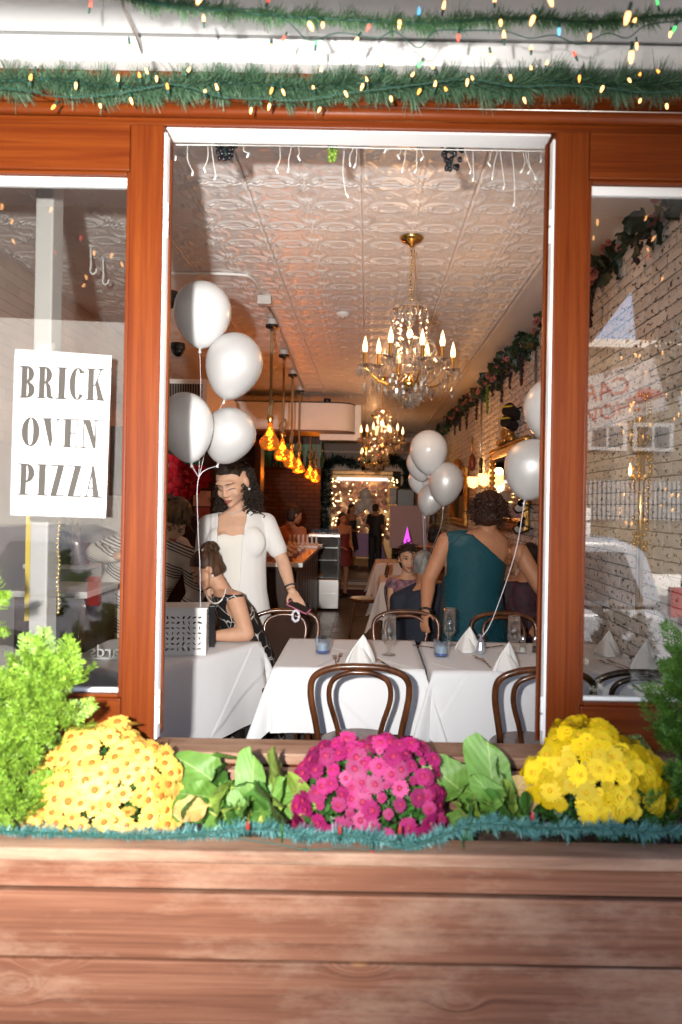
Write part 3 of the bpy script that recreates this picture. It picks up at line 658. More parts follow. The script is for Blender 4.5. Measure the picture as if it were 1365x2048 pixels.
bulb_cols = {'w': ((1, .46, .15), 1.3), 'r': ((1, .10, .06), .5), 'g': ((.12, 1, .25), .3), 'b': ((.15, .6, 1), .3), 'o': ((1, .30, .05), 1.1)}
bulb_mats = {k: glow('bulb_'+k, c, s) for k, (c, s) in bulb_cols.items()}
def bulb_mesh(k): return MB().lathe([(0, 0), (.0042, 0), (.0052, .006), (.005, .013), (.0028, .021), (0, .025)], 8).mesh('bulb', bulb_mats[k], True)
bm_ = {k: bulb_mesh(k) for k in bulb_cols}
skt = {c: MB().lathe([(0, -.019), (.0035, -.019), (.0042, -.004), (.0042, .001), (0, .001)], 8).mesh('socket', m, True) for c, m in (('g', m_gwire), ('w', m_wwire))}
def light_string(label, bulbs, wire_pts, wmat, sock='g', scale=1.0):
    c = Vector(wire_pts[0]); t = thing('string_lights', label, 'string lights', c)
    MB().tube([p-c for p in spline(wire_pts, 8)], .0016, 5).build('wire', wmat, t, smooth=True)
    for p, k, updown in bulbs:
        r = Euler((random.uniform(-.5, .5)+(0 if updown > 0 else math.pi), random.uniform(-.5, .5), 0))
        o = put('bulb', bm_[k], t, Vector(p)-c, r, scale*random.uniform(.72, .92)); put('socket', skt[sock], o)
    return t
beam = [(60,160),(72,132),(110,210),(152,165),(200,208),(236,162),(280,155),(296,147),(313,152),(336,178),(261,195),(410,186),(436,180),(375,143),(503,215),(540,207),(545,175),(565,178),(628,178),(642,143),(641,215),(690,182),(727,167),(735,163),(782,193),(763,132),(823,153),(841,178),(868,137),(870,173),(894,182),(936,157),(947,160),(1021,150),(1048,195),(1063,140),(1093,130),(1160,150),(1207,172),(1258,157),(1279,152),(1282,198),(1334,208),(1320,145)]
wire = [P(x, y, 2.235) for x, y in ((-30, 172), (60, 182), (105, 192), (200, 190), (290, 176), (350, 168), (440, 192), (520, 196), (600, 200), (690, 186), (760, 178), (860, 165), (940, 158), (1030, 172), (1120, 170), (1210, 175), (1300, 184), (1400, 178))]
light_string('warm fairy lights wound along the garland on the beam', [(P(x, y, 2.235), 'o' if (x*7+y) % 5 == 0 else 'w', -1 if y > 190 else (1 if y < 150 else random.choice((-1, 1)))) for x, y in beam], wire, m_gwire)
upper = [(180,14,'r'),(408,43,'w'),(535,5,'r'),(570,72,'r'),(632,90,'g'),(646,45,'w'),(716,75,'w'),(740,48,'r'),(800,40,'w'),(838,30,'b'),(887,18,'w'),(843,124,'g'),(918,68,'r'),(990,5,'w'),(1002,40,'w'),(1009,76,'w'),(982,107,'w'),(1063,100,'w'),(1119,55,'b'),(1152,112,'r'),(1181,68,'w'),(1268,45,'w'),(1274,85,'w'),(1342,63,'w'),(1317,10,'g'),(1352,52,'g')]
wire = [P(x, y, 1.97) for x, y in ((160, -30), (300, 5), (405, 20), (520, 18), (575, 42), (620, 80), (680, 65), (755, 75), (790, 62), (838, 95), (870, 62), (930, 60), (1010, 62), (1060, 76), (1110, 70), (1160, 88), (1215, 66), (1256, 75), (1300, 48), (1400, 40))]
light_string('coloured fairy lights strung on the thin garland under the canopy', [(P(x, y, 1.97), k, 1 if y < 35 else random.choice((-1, -1, 1))) for x, y, k in upper], wire, m_gwire)
wire = [P(x, y, 1.86) for x, y in ((150, 1672), (300, 1678), (420, 1672), (560, 1690), (612, 1700), (690, 1696), (760, 1700), (840, 1690), (960, 1650), (1100, 1655), (1380, 1668))]
m_unlit = M('unlit_red_bulb', (.30, .02, .015), .2, coat=.5)
t_low = light_string('unlit green fairy light wire drooping over the planter cap', [], wire, m_gwire)
ub = MB().lathe([(0, 0), (.0042, 0), (.0052, .006), (.005, .013), (.0028, .021), (0, .025)], 8).mesh('bulb', m_unlit, True)
for x, y, dn in ((611, 1712, 1), (744, 1700, 1), (496, 1660, -1), (680, 1668, -1), (800, 1668, -1), (1065, 1640, -1)):
    o = put('bulb', ub, t_low, P(x, y, 1.86)-P(150, 1672, 1.86), (rad(180) if dn > 0 else .2, 0, 0)); put('socket', skt['g'], o)
# lights strung under the outer edge of the canopy and through the street tree: they show only mirrored in the panes
rgl = random.Random(31)
pts = [Vector((-2.0+k*.2, -1.12+.05*math.sin(k), 2.86+.07*math.sin(k*1.3))) for k in range(21)]
light_string('warm fairy lights along the outer canopy edge, mirrored in the panes', [(p+Vector((rgl.uniform(-.08, .08), rgl.uniform(-.1, .5), rgl.uniform(-.16, .04))), rgl.choice('wwwwwro'), -1) for p in pts for _ in range(4)], pts, m_gwire, 'g', 1.3)
tp = tr.location; pts = [tp+Vector((.9*math.sin(k*.9), .9*math.cos(k*.9), 1.2+k*.17)) for k in range(20)]
light_string('warm fairy lights wound through the street tree, mirrored in the right pane', [(p+Vector((rgl.uniform(-.5, .5), rgl.uniform(-.5, .5), rgl.uniform(-.3, .3))), 'w', -1) for p in pts for _ in range(4)], pts, m_gwire, 'g', 3.6)
# slack cord hanging under the canopy
MBc = MB().tube(spline([P(236, -30, 2.1)-P(236, -30, 2.1), P(250, 20, 2.12)-P(236, -30, 2.1), P(272, 70, 2.2)-P(236, -30, 2.1), P(285, 108, 2.33)-P(236, -30, 2.1)], 8), .0045, 6)
tag(MBc.build('cable', M('grey_cable', (.22, .19, .17), .6), None, True, P(236, -30, 2.1)), 'grey slack cable hanging from the canopy top left', 'cable')

# icicle lights and fruit inside the window head
ic = thing('icicle_lights', 'unlit white icicle light wires hanging inside the window head', 'string lights', P(340, 292, 2.56))
c0 = P(340, 292, 2.56)
MB().tube([p-c0 for p in spline([P(335, 289, 2.56), P(560, 291, 2.56), P(800, 297, 2.56), P(1095, 302, 2.56)], 8)], .002, 5).build('wire', m_wwire, ic, True)
rg = random.Random(4)
for x, y in ((352, 318), (386, 348), (408, 342), (432, 357), (498, 312), (552, 344), (578, 342), (596, 318), (700, 330), (712, 333), (692, 392), (772, 303), (795, 315), (806, 342), (834, 343), (848, 318), (943, 345), (948, 360), (986, 357), (1010, 376), (1030, 410), (1047, 343), (1070, 357), (1084, 322), (1062, 345), (976, 330)):
    yt = 290+(x-340)*.017; x2 = x+rg.uniform(-14, 10)
    pts = spline([P(x2, yt, 2.56)-c0, P(x2+(x-x2)*.4+rg.uniform(-5, 5), yt+(y-yt)*.5, 2.55)-c0, P(x, y-6, 2.55)-c0], 4)
    s_ = MB().tube(pts, .0011, 5).build('dropper', m_wwire, ic, True)
    MB().tube([pts[-1], pts[-1]+Vector((rg.uniform(-.012, .012), 0, -.016))], .0035, 6).build('socket', m_wwire, s_, True)
def grapes(label, px, py, d, n, r, mat, w, h, group=None):
    c = P(px, py, d); t = thing('grape_bunch', label, 'grapes', c); g = random.Random(n); me = MB().ell((0, 0, 0), (r, r, r*1.15), None, 12, 8).mesh('grape', mat, True)
    MB().tube([(0, 0, h*.5+.03), (0, 0, -h*.3)], .002, 5).build('stalk', m_gwire, t)
    for i in range(n):
        z = g.random()**1.3; ww = w*(1-z*.55); put('grape', me, t, (g.uniform(-ww, ww)*.5, g.uniform(-ww, ww)*.35, h*.5-z*h))
    return t
m_gb = M('black_grape', (.008, .009, .012), .18, coat=.5); m_gg = M('green_grape', (.16, .26, .03), .3, coat=.3)
grapes('bunch of black artificial grapes at the upper left of the opening', 450, 300, 2.62, 34, .0085, m_gb, .085, .075)
grapes('bunch of black artificial grapes at the upper right of the opening', 906, 312, 2.62, 40, .0085, m_gb, .085, .095)
grapes('small bunch of green artificial grapes under the window head', 665, 302, 2.62, 24, .0075, m_gg, .045, .065)

# ================================================================== PLANTS IN THE PLANTER
SOILZ = .66
def bloom_mesh(name, mats, petals=(18, 14, 9), R=(.0235, .018, .011), lift=(.003, .008, .0125), core=.0065, pw=.0042, seed=0):
    g = random.Random(seed); b = MB()
    for k, n_ in enumerate(petals):
        for j in range(n_):
            a = 2*math.pi*(j+.5*(k % 2))/n_+g.uniform(-.08, .08); r = R[k]*g.uniform(.9, 1.08); c, s = math.cos(a), math.sin(a); zl = lift[k]
            def pt(rr, side, z): return (rr*c-side*s, rr*s+side*c, z)
            b.add([pt(core*.5, 0, zl*.6), pt(r*.62, pw, zl+.001), pt(r, pw*.35, zl+.0005), pt(r, -pw*.35, zl+.0005), pt(r*.62, -pw, zl+.001)], [(0, 4, 3, 2, 1)], 0)
    b.ell((0, 0, lift[-1]), (core, core, core*.55), None, 10, 6, 1)
    return b.mesh(name, mats, False)
def mum(label, px, d, rx, ry, rz, n, meshes, leafmat, sc, gap=0., low=0.0, tilt=0, seed=1, cz=.0):
    c = P(px, 1600, d); c.z = SOILZ+cz; t = thing('chrysanthemum', label, 'flowers', c, (0, 0, 0)); g = random.Random(seed)
    rgn = np.random.default_rng(seed); nl = 2600
    D = rgn.normal(size=(nl, 3)); D[:, 2] = np.abs(D[:, 2])-.15; D /= np.linalg.norm(D, axis=1)[:, None]; rr = rgn.uniform(.45, .93, (nl, 1))
    C = D*rr*np.array([rx, ry, rz]); A = rgn.normal(size=(nl, 3))+D*1.2; A /= np.linalg.norm(A, axis=1)[:, None]; B = np.cross(A, rgn.normal(size=(nl, 3))); B /= np.linalg.norm(B, axis=1)[:, None]
    V = np.stack([C-A*.014, C+B*.007, C+A*.016, C-B*.007], 1).reshape(-1, 3); me = soup(V, np.arange(4*nl).reshape(nl, 4)); me.materials.append(leafmat); put('foliage', me, t)
    st = MB()
    for i in range(26):
        a = i*2.4; st.tube([(0, 0, -.03), (rx*.5*math.cos(a), ry*.5*math.sin(a), rz*.45), (rx*.85*math.cos(a), ry*.85*math.sin(a), rz*.5)], .002, 4)
    st.build('stems', leafmat, t)
    got = []; tries = 0
    while len(got) < n and tries < 9000:
        tries += 1; z = g.uniform(low, 1); a = g.uniform(0, 2*math.pi); h = math.sqrt(1-z*z) if z > 0 else 1
        q = Vector((h*math.cos(a), h*math.sin(a), z))
        if q.y > .55: continue
        if gap and z < .62 and math.sin(a*5+z*9)+math.sin(a*11+3) < gap-1.2: continue
        if any((q-o).length < sc for o in got): continue
        got.append(q)
    for q in got:
        ff = 1+.055*math.sin(q.x*5+seed)+.05*math.sin(q.z*7+q.y*4+seed*2)+.03*math.sin(q.x*13); p = Vector((q.x*rx, q.y*ry, q.z*rz))*ff*g.uniform(.95, 1.04); nn = Vector((q.x/rx, q.y/ry, q.z/rz)).normalized(); nn = (nn+Vector((g.gauss(0, .26), g.gauss(0, .26)-.22, g.gauss(0, .26)))).normalized()
        e = nn.to_track_quat('Z', 'Y').to_euler(); o = put('bloom', g.choice(meshes), t, p, e, g.uniform(.72, 1.15) if g.random() > .09 else g.uniform(.35, .55))
    return t
m_leafg = M('mum_leaf', (.035, .11, .018), .5, var=.4, vs=14)
def petal(name, a, b_): return M(name, a, .6, var=0, rnd=.26, col2=b_, vs=30)
m_py = petal('pale_yellow_petal', (.68, .36, .035), (.76, .50, .12)); m_pc = M('orange_core', (.36, .10, .006), .7, var=.2, vs=200)
m_pk = petal('magenta_petal', (.22, .003, .065), (.33, .011, .118)); m_kc = M('crimson_core', (.26, .003, .04), .7)
m_yy = petal('lemon_yellow_petal', (.80, .54, .0), (.84, .60, .004)); m_yc = M('yellow_core', (.80, .42, .0), .7)
B1 = [bloom_mesh('bloom', [m_py, m_pc], (18, 15), (.031, .0235), (.002, .0055), .0095, .0060, s) for s in range(3)]
B2 = [bloom_mesh('bloom', [m_pk, m_kc], (20, 16, 10), (.028, .0215, .014), (.000, .006, .011), .0085, .0046, s) for s in range(3)]
B3 = [bloom_mesh('bloom', [m_yy, m_yc], (20, 17, 14, 9), (.030, .024, .017, .010), (.0, .006, .011, .015), .005, .0052, s) for s in range(3)]
mum('dome of pale yellow chrysanthemums with orange centres at the left', 214, 2.12, .218, .17, .238, 240, B1, m_leafg, .135, 0, -.1, 0, 2, .06)
mum('dome of magenta chrysanthemums in the middle of the planter', 742, 2.10, .215, .165, .245, 180, B2, m_leafg, .135, .5, -.05, 0, 5, .055)
mum('dome of bright lemon yellow chrysanthemums at the right', 1188, 2.12, .218, .165, .25, 270, B3, m_leafg, .122, .1, .24, 0, 9, .075)

def leaf_mesh(seed, L_=.16, W=.052):
    g = random.Random(seed); nx, ny = 14, 8; b = MB(); vs_ = []; ph = g.uniform(0, 6); cu = g.uniform(.2, 2.2); tw = g.uniform(-.8, .8); sk = g.uniform(-.4, .4); bs_ = g.choice((1, 1, 1, -1))
    for i in range(nx+1):
        t = i/nx; w = W*1.22*(math.sqrt(max(0., 1-((t-.57)/.435)**2))+.10*max(0, 1-t*2.2)+.02*(1-t))*(1+.06*math.sin(t*17+ph)); bend = .17*t*t
        for j in range(ny+1):
            s = j/ny*2-1
            vs_.append((w*s+sk*L_*t*t*.6, L_*t, bs_*bend*L_*1.7*(.6+cu)+tw*s*w*t+abs(s)*w*.22-.013*abs(s)*math.sin(t*9+ph+s)+.006*math.sin(t*23+s*3+ph)*abs(s)+.003*math.sin(t*30+s*9)))
    b.add(vs_, [(i*(ny+1)+j, i*(ny+1)+j+1, (i+1)*(ny+1)+j+1, (i+1)*(ny+1)+j) for i in range(nx) for j in range(ny)])
    return b
def leaf_mat(name, a, rib):
    m, N, L, bs = newmat(name); tc = N.new('ShaderNodeTexCoord'); sp = N.new('ShaderNodeSeparateXYZ'); L.new(tc.outputs['Object'], sp.inputs[0])
    ab = N.new('ShaderNodeMath'); ab.operation = 'ABSOLUTE'; L.new(sp.outputs[0], ab.inputs[0])
    mr = N.new('ShaderNodeMapRange'); mr.inputs['From Min'].default_value = .0006; mr.inputs['From Max'].default_value = .0022; L.new(ab.outputs[0], mr.inputs[0])
    nz = N.new('ShaderNodeTexNoise'); nz.inputs['Scale'].default_value = 22; L.new(tc.outputs['Object'], nz.inputs['Vector'])
    rp = N.new('ShaderNodeValToRGB'); rp.color_ramp.elements[0].color = c4(tuple(x*.7 for x in a)); rp.color_ramp.elements[1].color = c4(tuple(x*1.35 for x in a)); L.new(nz.outputs['Fac'], rp.inputs[0])
    mx = N.new('ShaderNodeMix'); mx.data_type = 'RGBA'; L.new(mr.outputs[0], mx.inputs[0]); mx.inputs[6].default_value = c4(rib); L.new(rp.outputs[0], mx.inputs[7])
    L.new(mx.outputs[2], bs.inputs['Base Color']); bs.inputs['Roughness'].default_value = .55
    # side veins
    wv = N.new('ShaderNodeTexWave'); wv.inputs['Scale'].default_value = 14; wv.inputs['Distortion'].default_value = 1.0; wv.bands_direction = 'Y'
    cm = N.new('ShaderNodeCombineXYZ'); su = N.new('ShaderNodeMath'); su.operation = 'SUBTRACT'; L.new(sp.outputs[1], su.inputs[0]); L.new(ab.outputs[0], su.inputs[1]); L.new(su.outputs[0], cm.inputs[1]); L.new(cm.outputs[0], wv.inputs['Vector'])
    bp = N.new('ShaderNodeBump'); bp.inputs['Strength'].default_value = .2; bp.inputs['Distance'].default_value = .003; L.new(wv.outputs['Fac'], bp.inputs['Height']); L.new(bp.outputs[0], bs.inputs['Normal'])
    return m
m_leafs = [leaf_mat('broad_leaf_green', (.10, .21, .030), (.26, .36, .11)), leaf_mat('broad_leaf_deep', (.050, .14, .020), (.15, .25, .07)), leaf_mat('broad_leaf_lime', (.22, .32, .05), (.36, .43, .14)), leaf_mat('broad_leaf_withered', (.42, .27, .08), (.5, .36, .14))]
lmesh = []
for k, m in enumerate(m_leafs):
    lmesh.append([leaf_mesh(s+10*k).mesh('leaf', m, True) for s in range(4)])
m_stalk = M('pale_stalk', (.30, .34, .06), .5, var=.3)
def leafy(label, leaves, seed):
    """leaves: (tip pixel x, y, base pixel x, y, distance, length scale, colour, roll)"""
    c = P(leaves[0][2], 1640, 2.14); c.z = SOILZ; t = thing('leafy_plant', label, 'plant', c); g = random.Random(seed)
    bx0 = sum(l[2] for l in leaves)/len(leaves)
    leaves = leaves+[(bx0+g.uniform(-95, 95), 1610+g.uniform(-50, 35), bx0+g.uniform(-35, 35), 1640+g.uniform(-8, 8), 2.02+g.uniform(-.03, .10), g.uniform(.8, 1.3), g.choice((0, 0, 1, 1, 2)), g.uniform(-40, 40)) for _ in range(16)]
    for (tx, ty, bx, by, d, s, k, rl) in leaves:
        ty += (by-ty)*.10; ty = max(ty, by-112)
        a = P(bx, by, d+.02)-c; e = P(tx, ty, d-.04+g.uniform(-.03, .03))-c; v = e-a; L_ = v.length
        yv = v.normalized(); zv = Vector((0, -1, .55)); zv = (zv-yv*zv.dot(yv)).normalized(); zv = Quaternion(yv, rad(rl+g.uniform(-28, 28))) @ zv; xv = yv.cross(zv)
        Rm = Matrix((xv, yv, zv)).transposed(); o = put('leaf', g.choice(lmesh[k]), t, a+v*.22, Rm.to_euler(), (L_*.8/.16*s, L_*.8/.16, L_*.8/.16))
        MB().tube([a+Vector((0, 0, -.02)), a+v*.30], [.0055, .004], 6).build('stalk', m_stalk, t, True)
    return t
leafy('broad-leaved green plant between the pale yellow and magenta flowers', [(385, 1508, 468, 1600, 2.2, 1.0, 0, 20), (355, 1568, 470, 1610, 2.12, .9, 0, 10), (345, 1610, 450, 1628, 2.08, .7, 1, 0), (520, 1478, 505, 1570, 2.22, 1.1, 0, -5), (545, 1500, 520, 1590, 2.2, .8, 2, -30), (470, 1520, 490, 1620, 2.15, .9, 1, 10), (440, 1530, 480, 1620, 2.12, .8, 0, 25), (610, 1528, 535, 1612, 2.14, 1.0, 2, -10), (637, 1560, 545, 1635, 2.1, .9, 2, -5), (585, 1560, 520, 1625, 2.08, .8, 0, -15), (560, 1545, 510, 1630, 2.07, .9, 2, 5), (505, 1545, 500, 1640, 2.06, .8, 0, 0), (415, 1560, 480, 1640, 2.05, .9, 2, 20), (455, 1580, 490, 1645, 2.03, .7, 2, 0), (540, 1590, 515, 1648, 2.03, .7, 0, -20), (570, 1615, 530, 1650, 2.02, .6, 2, -20), (352, 1640, 440, 1600, 2.02, .9, 3, 10), (400, 1530, 470, 1600, 2.22, .8, 1, 30), (480, 1560, 500, 1640, 2.02, .6, 0, 12)], 3)
leafy('broad-leaved green plant between the magenta and lemon yellow flowers', [(880, 1520, 945, 1610, 2.16, 1.1, 0, 15), (905, 1560, 950, 1625, 2.1, 1.0, 0, 10), (965, 1485, 960, 1590, 2.22, 1.1, 1, 0), (1035, 1500, 985, 1590, 2.2, .8, 1, -30), (1000, 1510, 975, 1640, 2.1, 1.0, 0, 0), (1045, 1555, 1000, 1630, 2.1, 1.3, 3, -15), (925, 1590, 955, 1645, 2.05, .8, 2, 15), (1060, 1590, 1000, 1635, 2.08, 1.0, 0, -20), (1085, 1605, 1010, 1640, 2.05, .9, 1, -20), (900, 1625, 950, 1650, 2.02, .8, 2, 10), (960, 1560, 965, 1645, 2.04, .8, 1, 0), (985, 1570, 975, 1650, 2.02, .6, 2, -10), (1030, 1600, 990, 1650, 2.03, .7, 1, -15), (1050, 1560, 1000, 1620, 2.12, .8, 1, -25)], 5)

def arbor(label, c, sprays, mat, seed, size=.11):
    t = thing('arborvitae', label, 'shrub', c); rg = np.random.default_rng(seed); Vs = []; n0 = 0
    MB().tube([(0, 0, -.03), (0, .01, .2), (0, .02, .5)], [.012, .009, .003], 7).build('trunk', M('shrub_bark', (.12, .06, .03), .9), t)
    for (p, d) in sprays:
        p = np.array(p); d = np.array(d, float); d /= np.linalg.norm(d); side = np.cross(d, rg.normal(size=3)+np.array([0, 1.2, 0])); side /= np.linalg.norm(side); nrm = np.cross(d, side)
        nt = 13; Ls = size*rg.uniform(.7, 1.2)
        for i in range(nt):
            f = i/nt; base = p+d*Ls*f
            for sg_ in (-1, 1):
                tw = d*.75+side*sg_*.7+nrm*rg.normal(0, .18); tw /= np.linalg.norm(tw); tl = Ls*(.46*(1-f)+.10)
                for j in range(5):
                    g = (j+.4)/5; b0 = base+tw*tl*g
                    for s2 in (-1, 1):
                        le = tw*.8+(side*s2*.6*sg_+d*s2*.35)+nrm*rg.normal(0, .3); le /= np.linalg.norm(le); ll = .0115*rg.uniform(.7, 1.2); ww = np.cross(le, nrm)*.0021
                        Vs.append((b0-ww, b0+ww, b0+le*ll+ww*.5, b0+le*ll-ww*.5))
    V = np.array(Vs).reshape(-1, 3); me = soup(V, np.arange(len(V)).reshape(-1, 4)); me.materials.append(mat); put('crown', me, t); return t
m_arb = needle_mat('arborvitae_scales', (.075, .18, .010), (.27, .42, .045)); m_arb2 = needle_mat('dark_arborvitae_scales', (.03, .10, .008), (.12, .26, .03))
def sprays_in(c, blobs, n, seed):
    g = random.Random(seed); out = []
    for (px, py, d, rx, rz, wgt) in blobs:
        q = P(px, py, d)-c
        for _ in range(int(n*wgt)):
            a = Vector((g.gauss(0, 1), g.gauss(0, 1)-.7, g.gauss(0, 1)+.25)).normalized(); r = g.uniform(.35, .85)
            out.append((tuple(q+Vector((a.x*rx*r, a.y*rx*r*.8, a.z*rz*r))), tuple(a+Vector((0, 0, .45)))))
    return out
c = P(40, 1640, 2.12); c.z = SOILZ
arbor('lime green arborvitae shrub at the left end of the planter', c, sprays_in(c, [(-25, 1225, 2.14, .030, .08, .05), (80, 1360, 2.1, .065, .045, .15), (110, 1390, 2.08, .065, .06, .14), (20, 1420, 2.08, .11, .11, .25), (85, 1440, 2.06, .075, .09, .18), (20, 1540, 2.05, .09, .13, .28), (25, 1610, 2.03, .07, .07, .12)], 165, 3), m_arb, 4)
c = P(1370, 1640, 2.12); c.z = SOILZ
arbor('dark green arborvitae shrub at the right end of the planter', c, sprays_in(c, [(1385, 1420, 2.12, .07, .10, .3), (1345, 1500, 2.1, .07, .09, .28), (1370, 1600, 2.08, .09, .09, .35), (1390, 1330, 2.14, .04, .07, .12)], 110, 6), m_arb2, 7)
# ================================================================== TABLES, CLOTHS, CHAIRS
TZ = .75
def cloth_mat(name, base, ang):
    """white linen with faint ironed creases that run diagonally"""
    m, N, L, b = newmat(name); b.inputs['Base Color'].default_value = c4(base); b.inputs['Roughness'].default_value = .78; b.inputs['Sheen Weight'].default_value = .1
    tc = N.new('ShaderNodeTexCoord'); h = None
    for a in (ang, -ang):
        mp = N.new('ShaderNodeMapping'); mp.inputs['Rotation'].default_value = (a*.3, a, a*.6); L.new(tc.outputs['Object'], mp.inputs[0])
        wv = N.new('ShaderNodeTexWave'); wv.wave_profile = 'SAW'; wv.inputs['Scale'].default_value = .62; wv.inputs['Distortion'].default_value = .25; wv.inputs['Detail'].default_value = 1; L.new(mp.outputs[0], wv.inputs['Vector'])
        rp = N.new('ShaderNodeValToRGB'); e = rp.color_ramp.elements; e[0].position = .0; e[0].color = (0, 0, 0, 1); e[1].position = .035; e[1].color = (1, 1, 1, 1); L.new(wv.outputs['Fac'], rp.inputs[0])
        if h is None: h = rp.outputs[0]
        else:
            mu = N.new('ShaderNodeMath'); mu.operation = 'MULTIPLY'; L.new(h, mu.inputs[0]); L.new(rp.outputs[0], mu.inputs[1]); h = mu.outputs[0]
    nz = N.new('ShaderNodeTexNoise'); nz.inputs['Scale'].default_value = 5; nz.inputs['Detail'].default_value = 3; L.new(tc.outputs['Object'], nz.inputs['Vector'])
    ad = N.new('ShaderNodeMath'); ad.operation = 'ADD'; L.new(h, ad.inputs[0]); L.new(nz.outputs['Fac'], ad.inputs[1])
    bp = N.new('ShaderNodeBump'); bp.inputs['Strength'].default_value = .45; bp.inputs['Distance'].default_value = .012; L.new(ad.outputs[0], bp.inputs['Height']); L.new(bp.outputs[0], b.inputs['Normal'])
    return m
m_cloth = cloth_mat('white_tablecloth_linen', (.76, .76, .765), rad(44))
m_lilac = cloth_mat('lilac_tablecloth', (.36, .24, .42), rad(44)); m_cream = cloth_mat('cream_tablecloth', (.62, .55, .50), rad(44))
m_tabwood = M('table_underframe', (.02, .015, .012), .5)
def cloth(w, l, drop, seed=0, n=56):
    """rectangular table w x l centred on the origin, its cloth hanging drop below the top, corners falling in cone folds"""
    g = random.Random(seed); ph = [g.uniform(0, 6) for _ in range(6)]; hw, hl = w/2, l/2; b = MB(); vs_ = []
    def axis(half):
        inner = [-half+2*half*i/24 for i in range(25)]; outer = [drop*(i+1)/16 for i in range(16)]
        return [-half-o for o in reversed(outer)]+inner+[half+o for o in outer]
    U, V = axis(hw), axis(hl)
    for u in U:
        for v in V:
            ex = max(0, abs(u)-hw); ey = max(0, abs(v)-hl); sx = 1 if u > 0 else -1; sy = 1 if v > 0 else -1
            if ex == 0 and ey == 0: vs_.append((u, v, .0015*math.sin(u*9+ph[0])*math.sin(v*7+ph[1]))); continue
            if ey == 0 or ex == 0:
                e = max(ex, ey); along = v if ey == 0 else u; half = hl if ey == 0 else hw
                fold = .010*(e/drop)*math.sin(along*13+ph[2])+.018*(e/drop)*math.exp(-((half-abs(along))/.12)**2)
                out = min(.006+e*.05, .02)+fold*.8+.035*(e/drop)
                z = -e*.995
                vs_.append((sx*(hw+out), v, z) if ey == 0 else (u, sy*(hl+out), z)); continue
            d = math.hypot(ex, ey); ph_ = math.atan2(ey, ex); dr = min(d, drop*1.32)
            r = .006+.035*(d/drop)+.30*dr*math.sin(2*ph_)**2*(.5+.5*math.sin(2*ph_))
            bx = r*math.cos(ph_)**.7; by = r*math.sin(ph_)**.7
            vs_.append((sx*(hw+bx), sy*(hl+by), -dr*.985))
    nv = len(V); b.add(vs_, [(i*nv+j, (i+1)*nv+j, (i+1)*nv+j+1, i*nv+j+1) for i in range(len(U)-1) for j in range(nv-1)])
    return b
def table(label, clabel, x, y, w, l, rz, drop, mat, seed, group='dining tables'):
    t = thing('table', label, 'table', (x, y, 0), (0, 0, rz))
    MB().span(-w/2+.01, w/2-.01, -l/2+.01, l/2-.01, TZ-.035, TZ-.008).build('tabletop', m_tabwood, t, bev=.004)
    for sx in (-1, 1):
        for sy in (-1, 1): MB().span(sx*(w/2-.09)-.022, sx*(w/2-.09)+.022, sy*(l/2-.09)-.022, sy*(l/2-.09)+.022, 0, TZ-.036).build('leg', m_tabwood, t)
    c = cloth(w, l, drop, seed).build('tablecloth', mat, None, True, (x, y, TZ), (0, 0, rz)); tag(c, clabel, 'tablecloth'); return t
# front tables: front edge at d = 3.87, back edge at 4.74
d0, d1 = 3.87, 4.72
table('dining table under the white cloth left of the seam', 'white cloth on the middle table behind the bentwood chair', -.085, (d0+d1)/2-CAMD, .80, d1-d0, rad(0), .33, m_cloth, 3)
table('dining table under the white cloth right of the seam', 'white cloth on the right table running behind the right pane', .945, (d0+d1)/2-CAMD-.02, 1.16, d1-d0, 0, .36, m_cloth, 5)
# reception table, turned
A_, B_ = P(522, 1288, 4.58), P(330, 1340, 3.8); e = Vector((A_.x-B_.x, A_.y-B_.y)); ang = math.atan2(e.y, e.x)-math.pi/2; L_ = 1.05
un = Vector((-math.sin(ang), math.cos(ang))); rn = Vector((math.cos(ang), math.sin(ang))); ctr = Vector((A_.x, A_.y))-un*L_/2-rn*.42
table('reception table at the left with the card box on it', 'long white cloth on the reception table at the left', ctr.x, ctr.y, .84, L_, ang, .47, m_cloth, 8)
RT = ang
# tables further back
table('first table in the row along the brick wall behind the seated guests', 'pale cloth on the nearest table of the brick wall row', .62, 6.3, .90, .80, 0, .43, m_cream, 11)
table('second table in the row along the brick wall', 'pale cloth on the farther table of the brick wall row', .60, 9.0, .90, .85, 0, .43, m_cream, 12)
table('cake table standing in the rear doorway', 'lilac cloth on the cake table in the rear doorway', -.13, 14.0, .80, .6, 0, .5, m_lilac, 13)
bpy.data.objects['table.005'].location.z = .236; bpy.data.objects['tablecloth.005'].location.z = .236+TZ
TZ_ = TZ

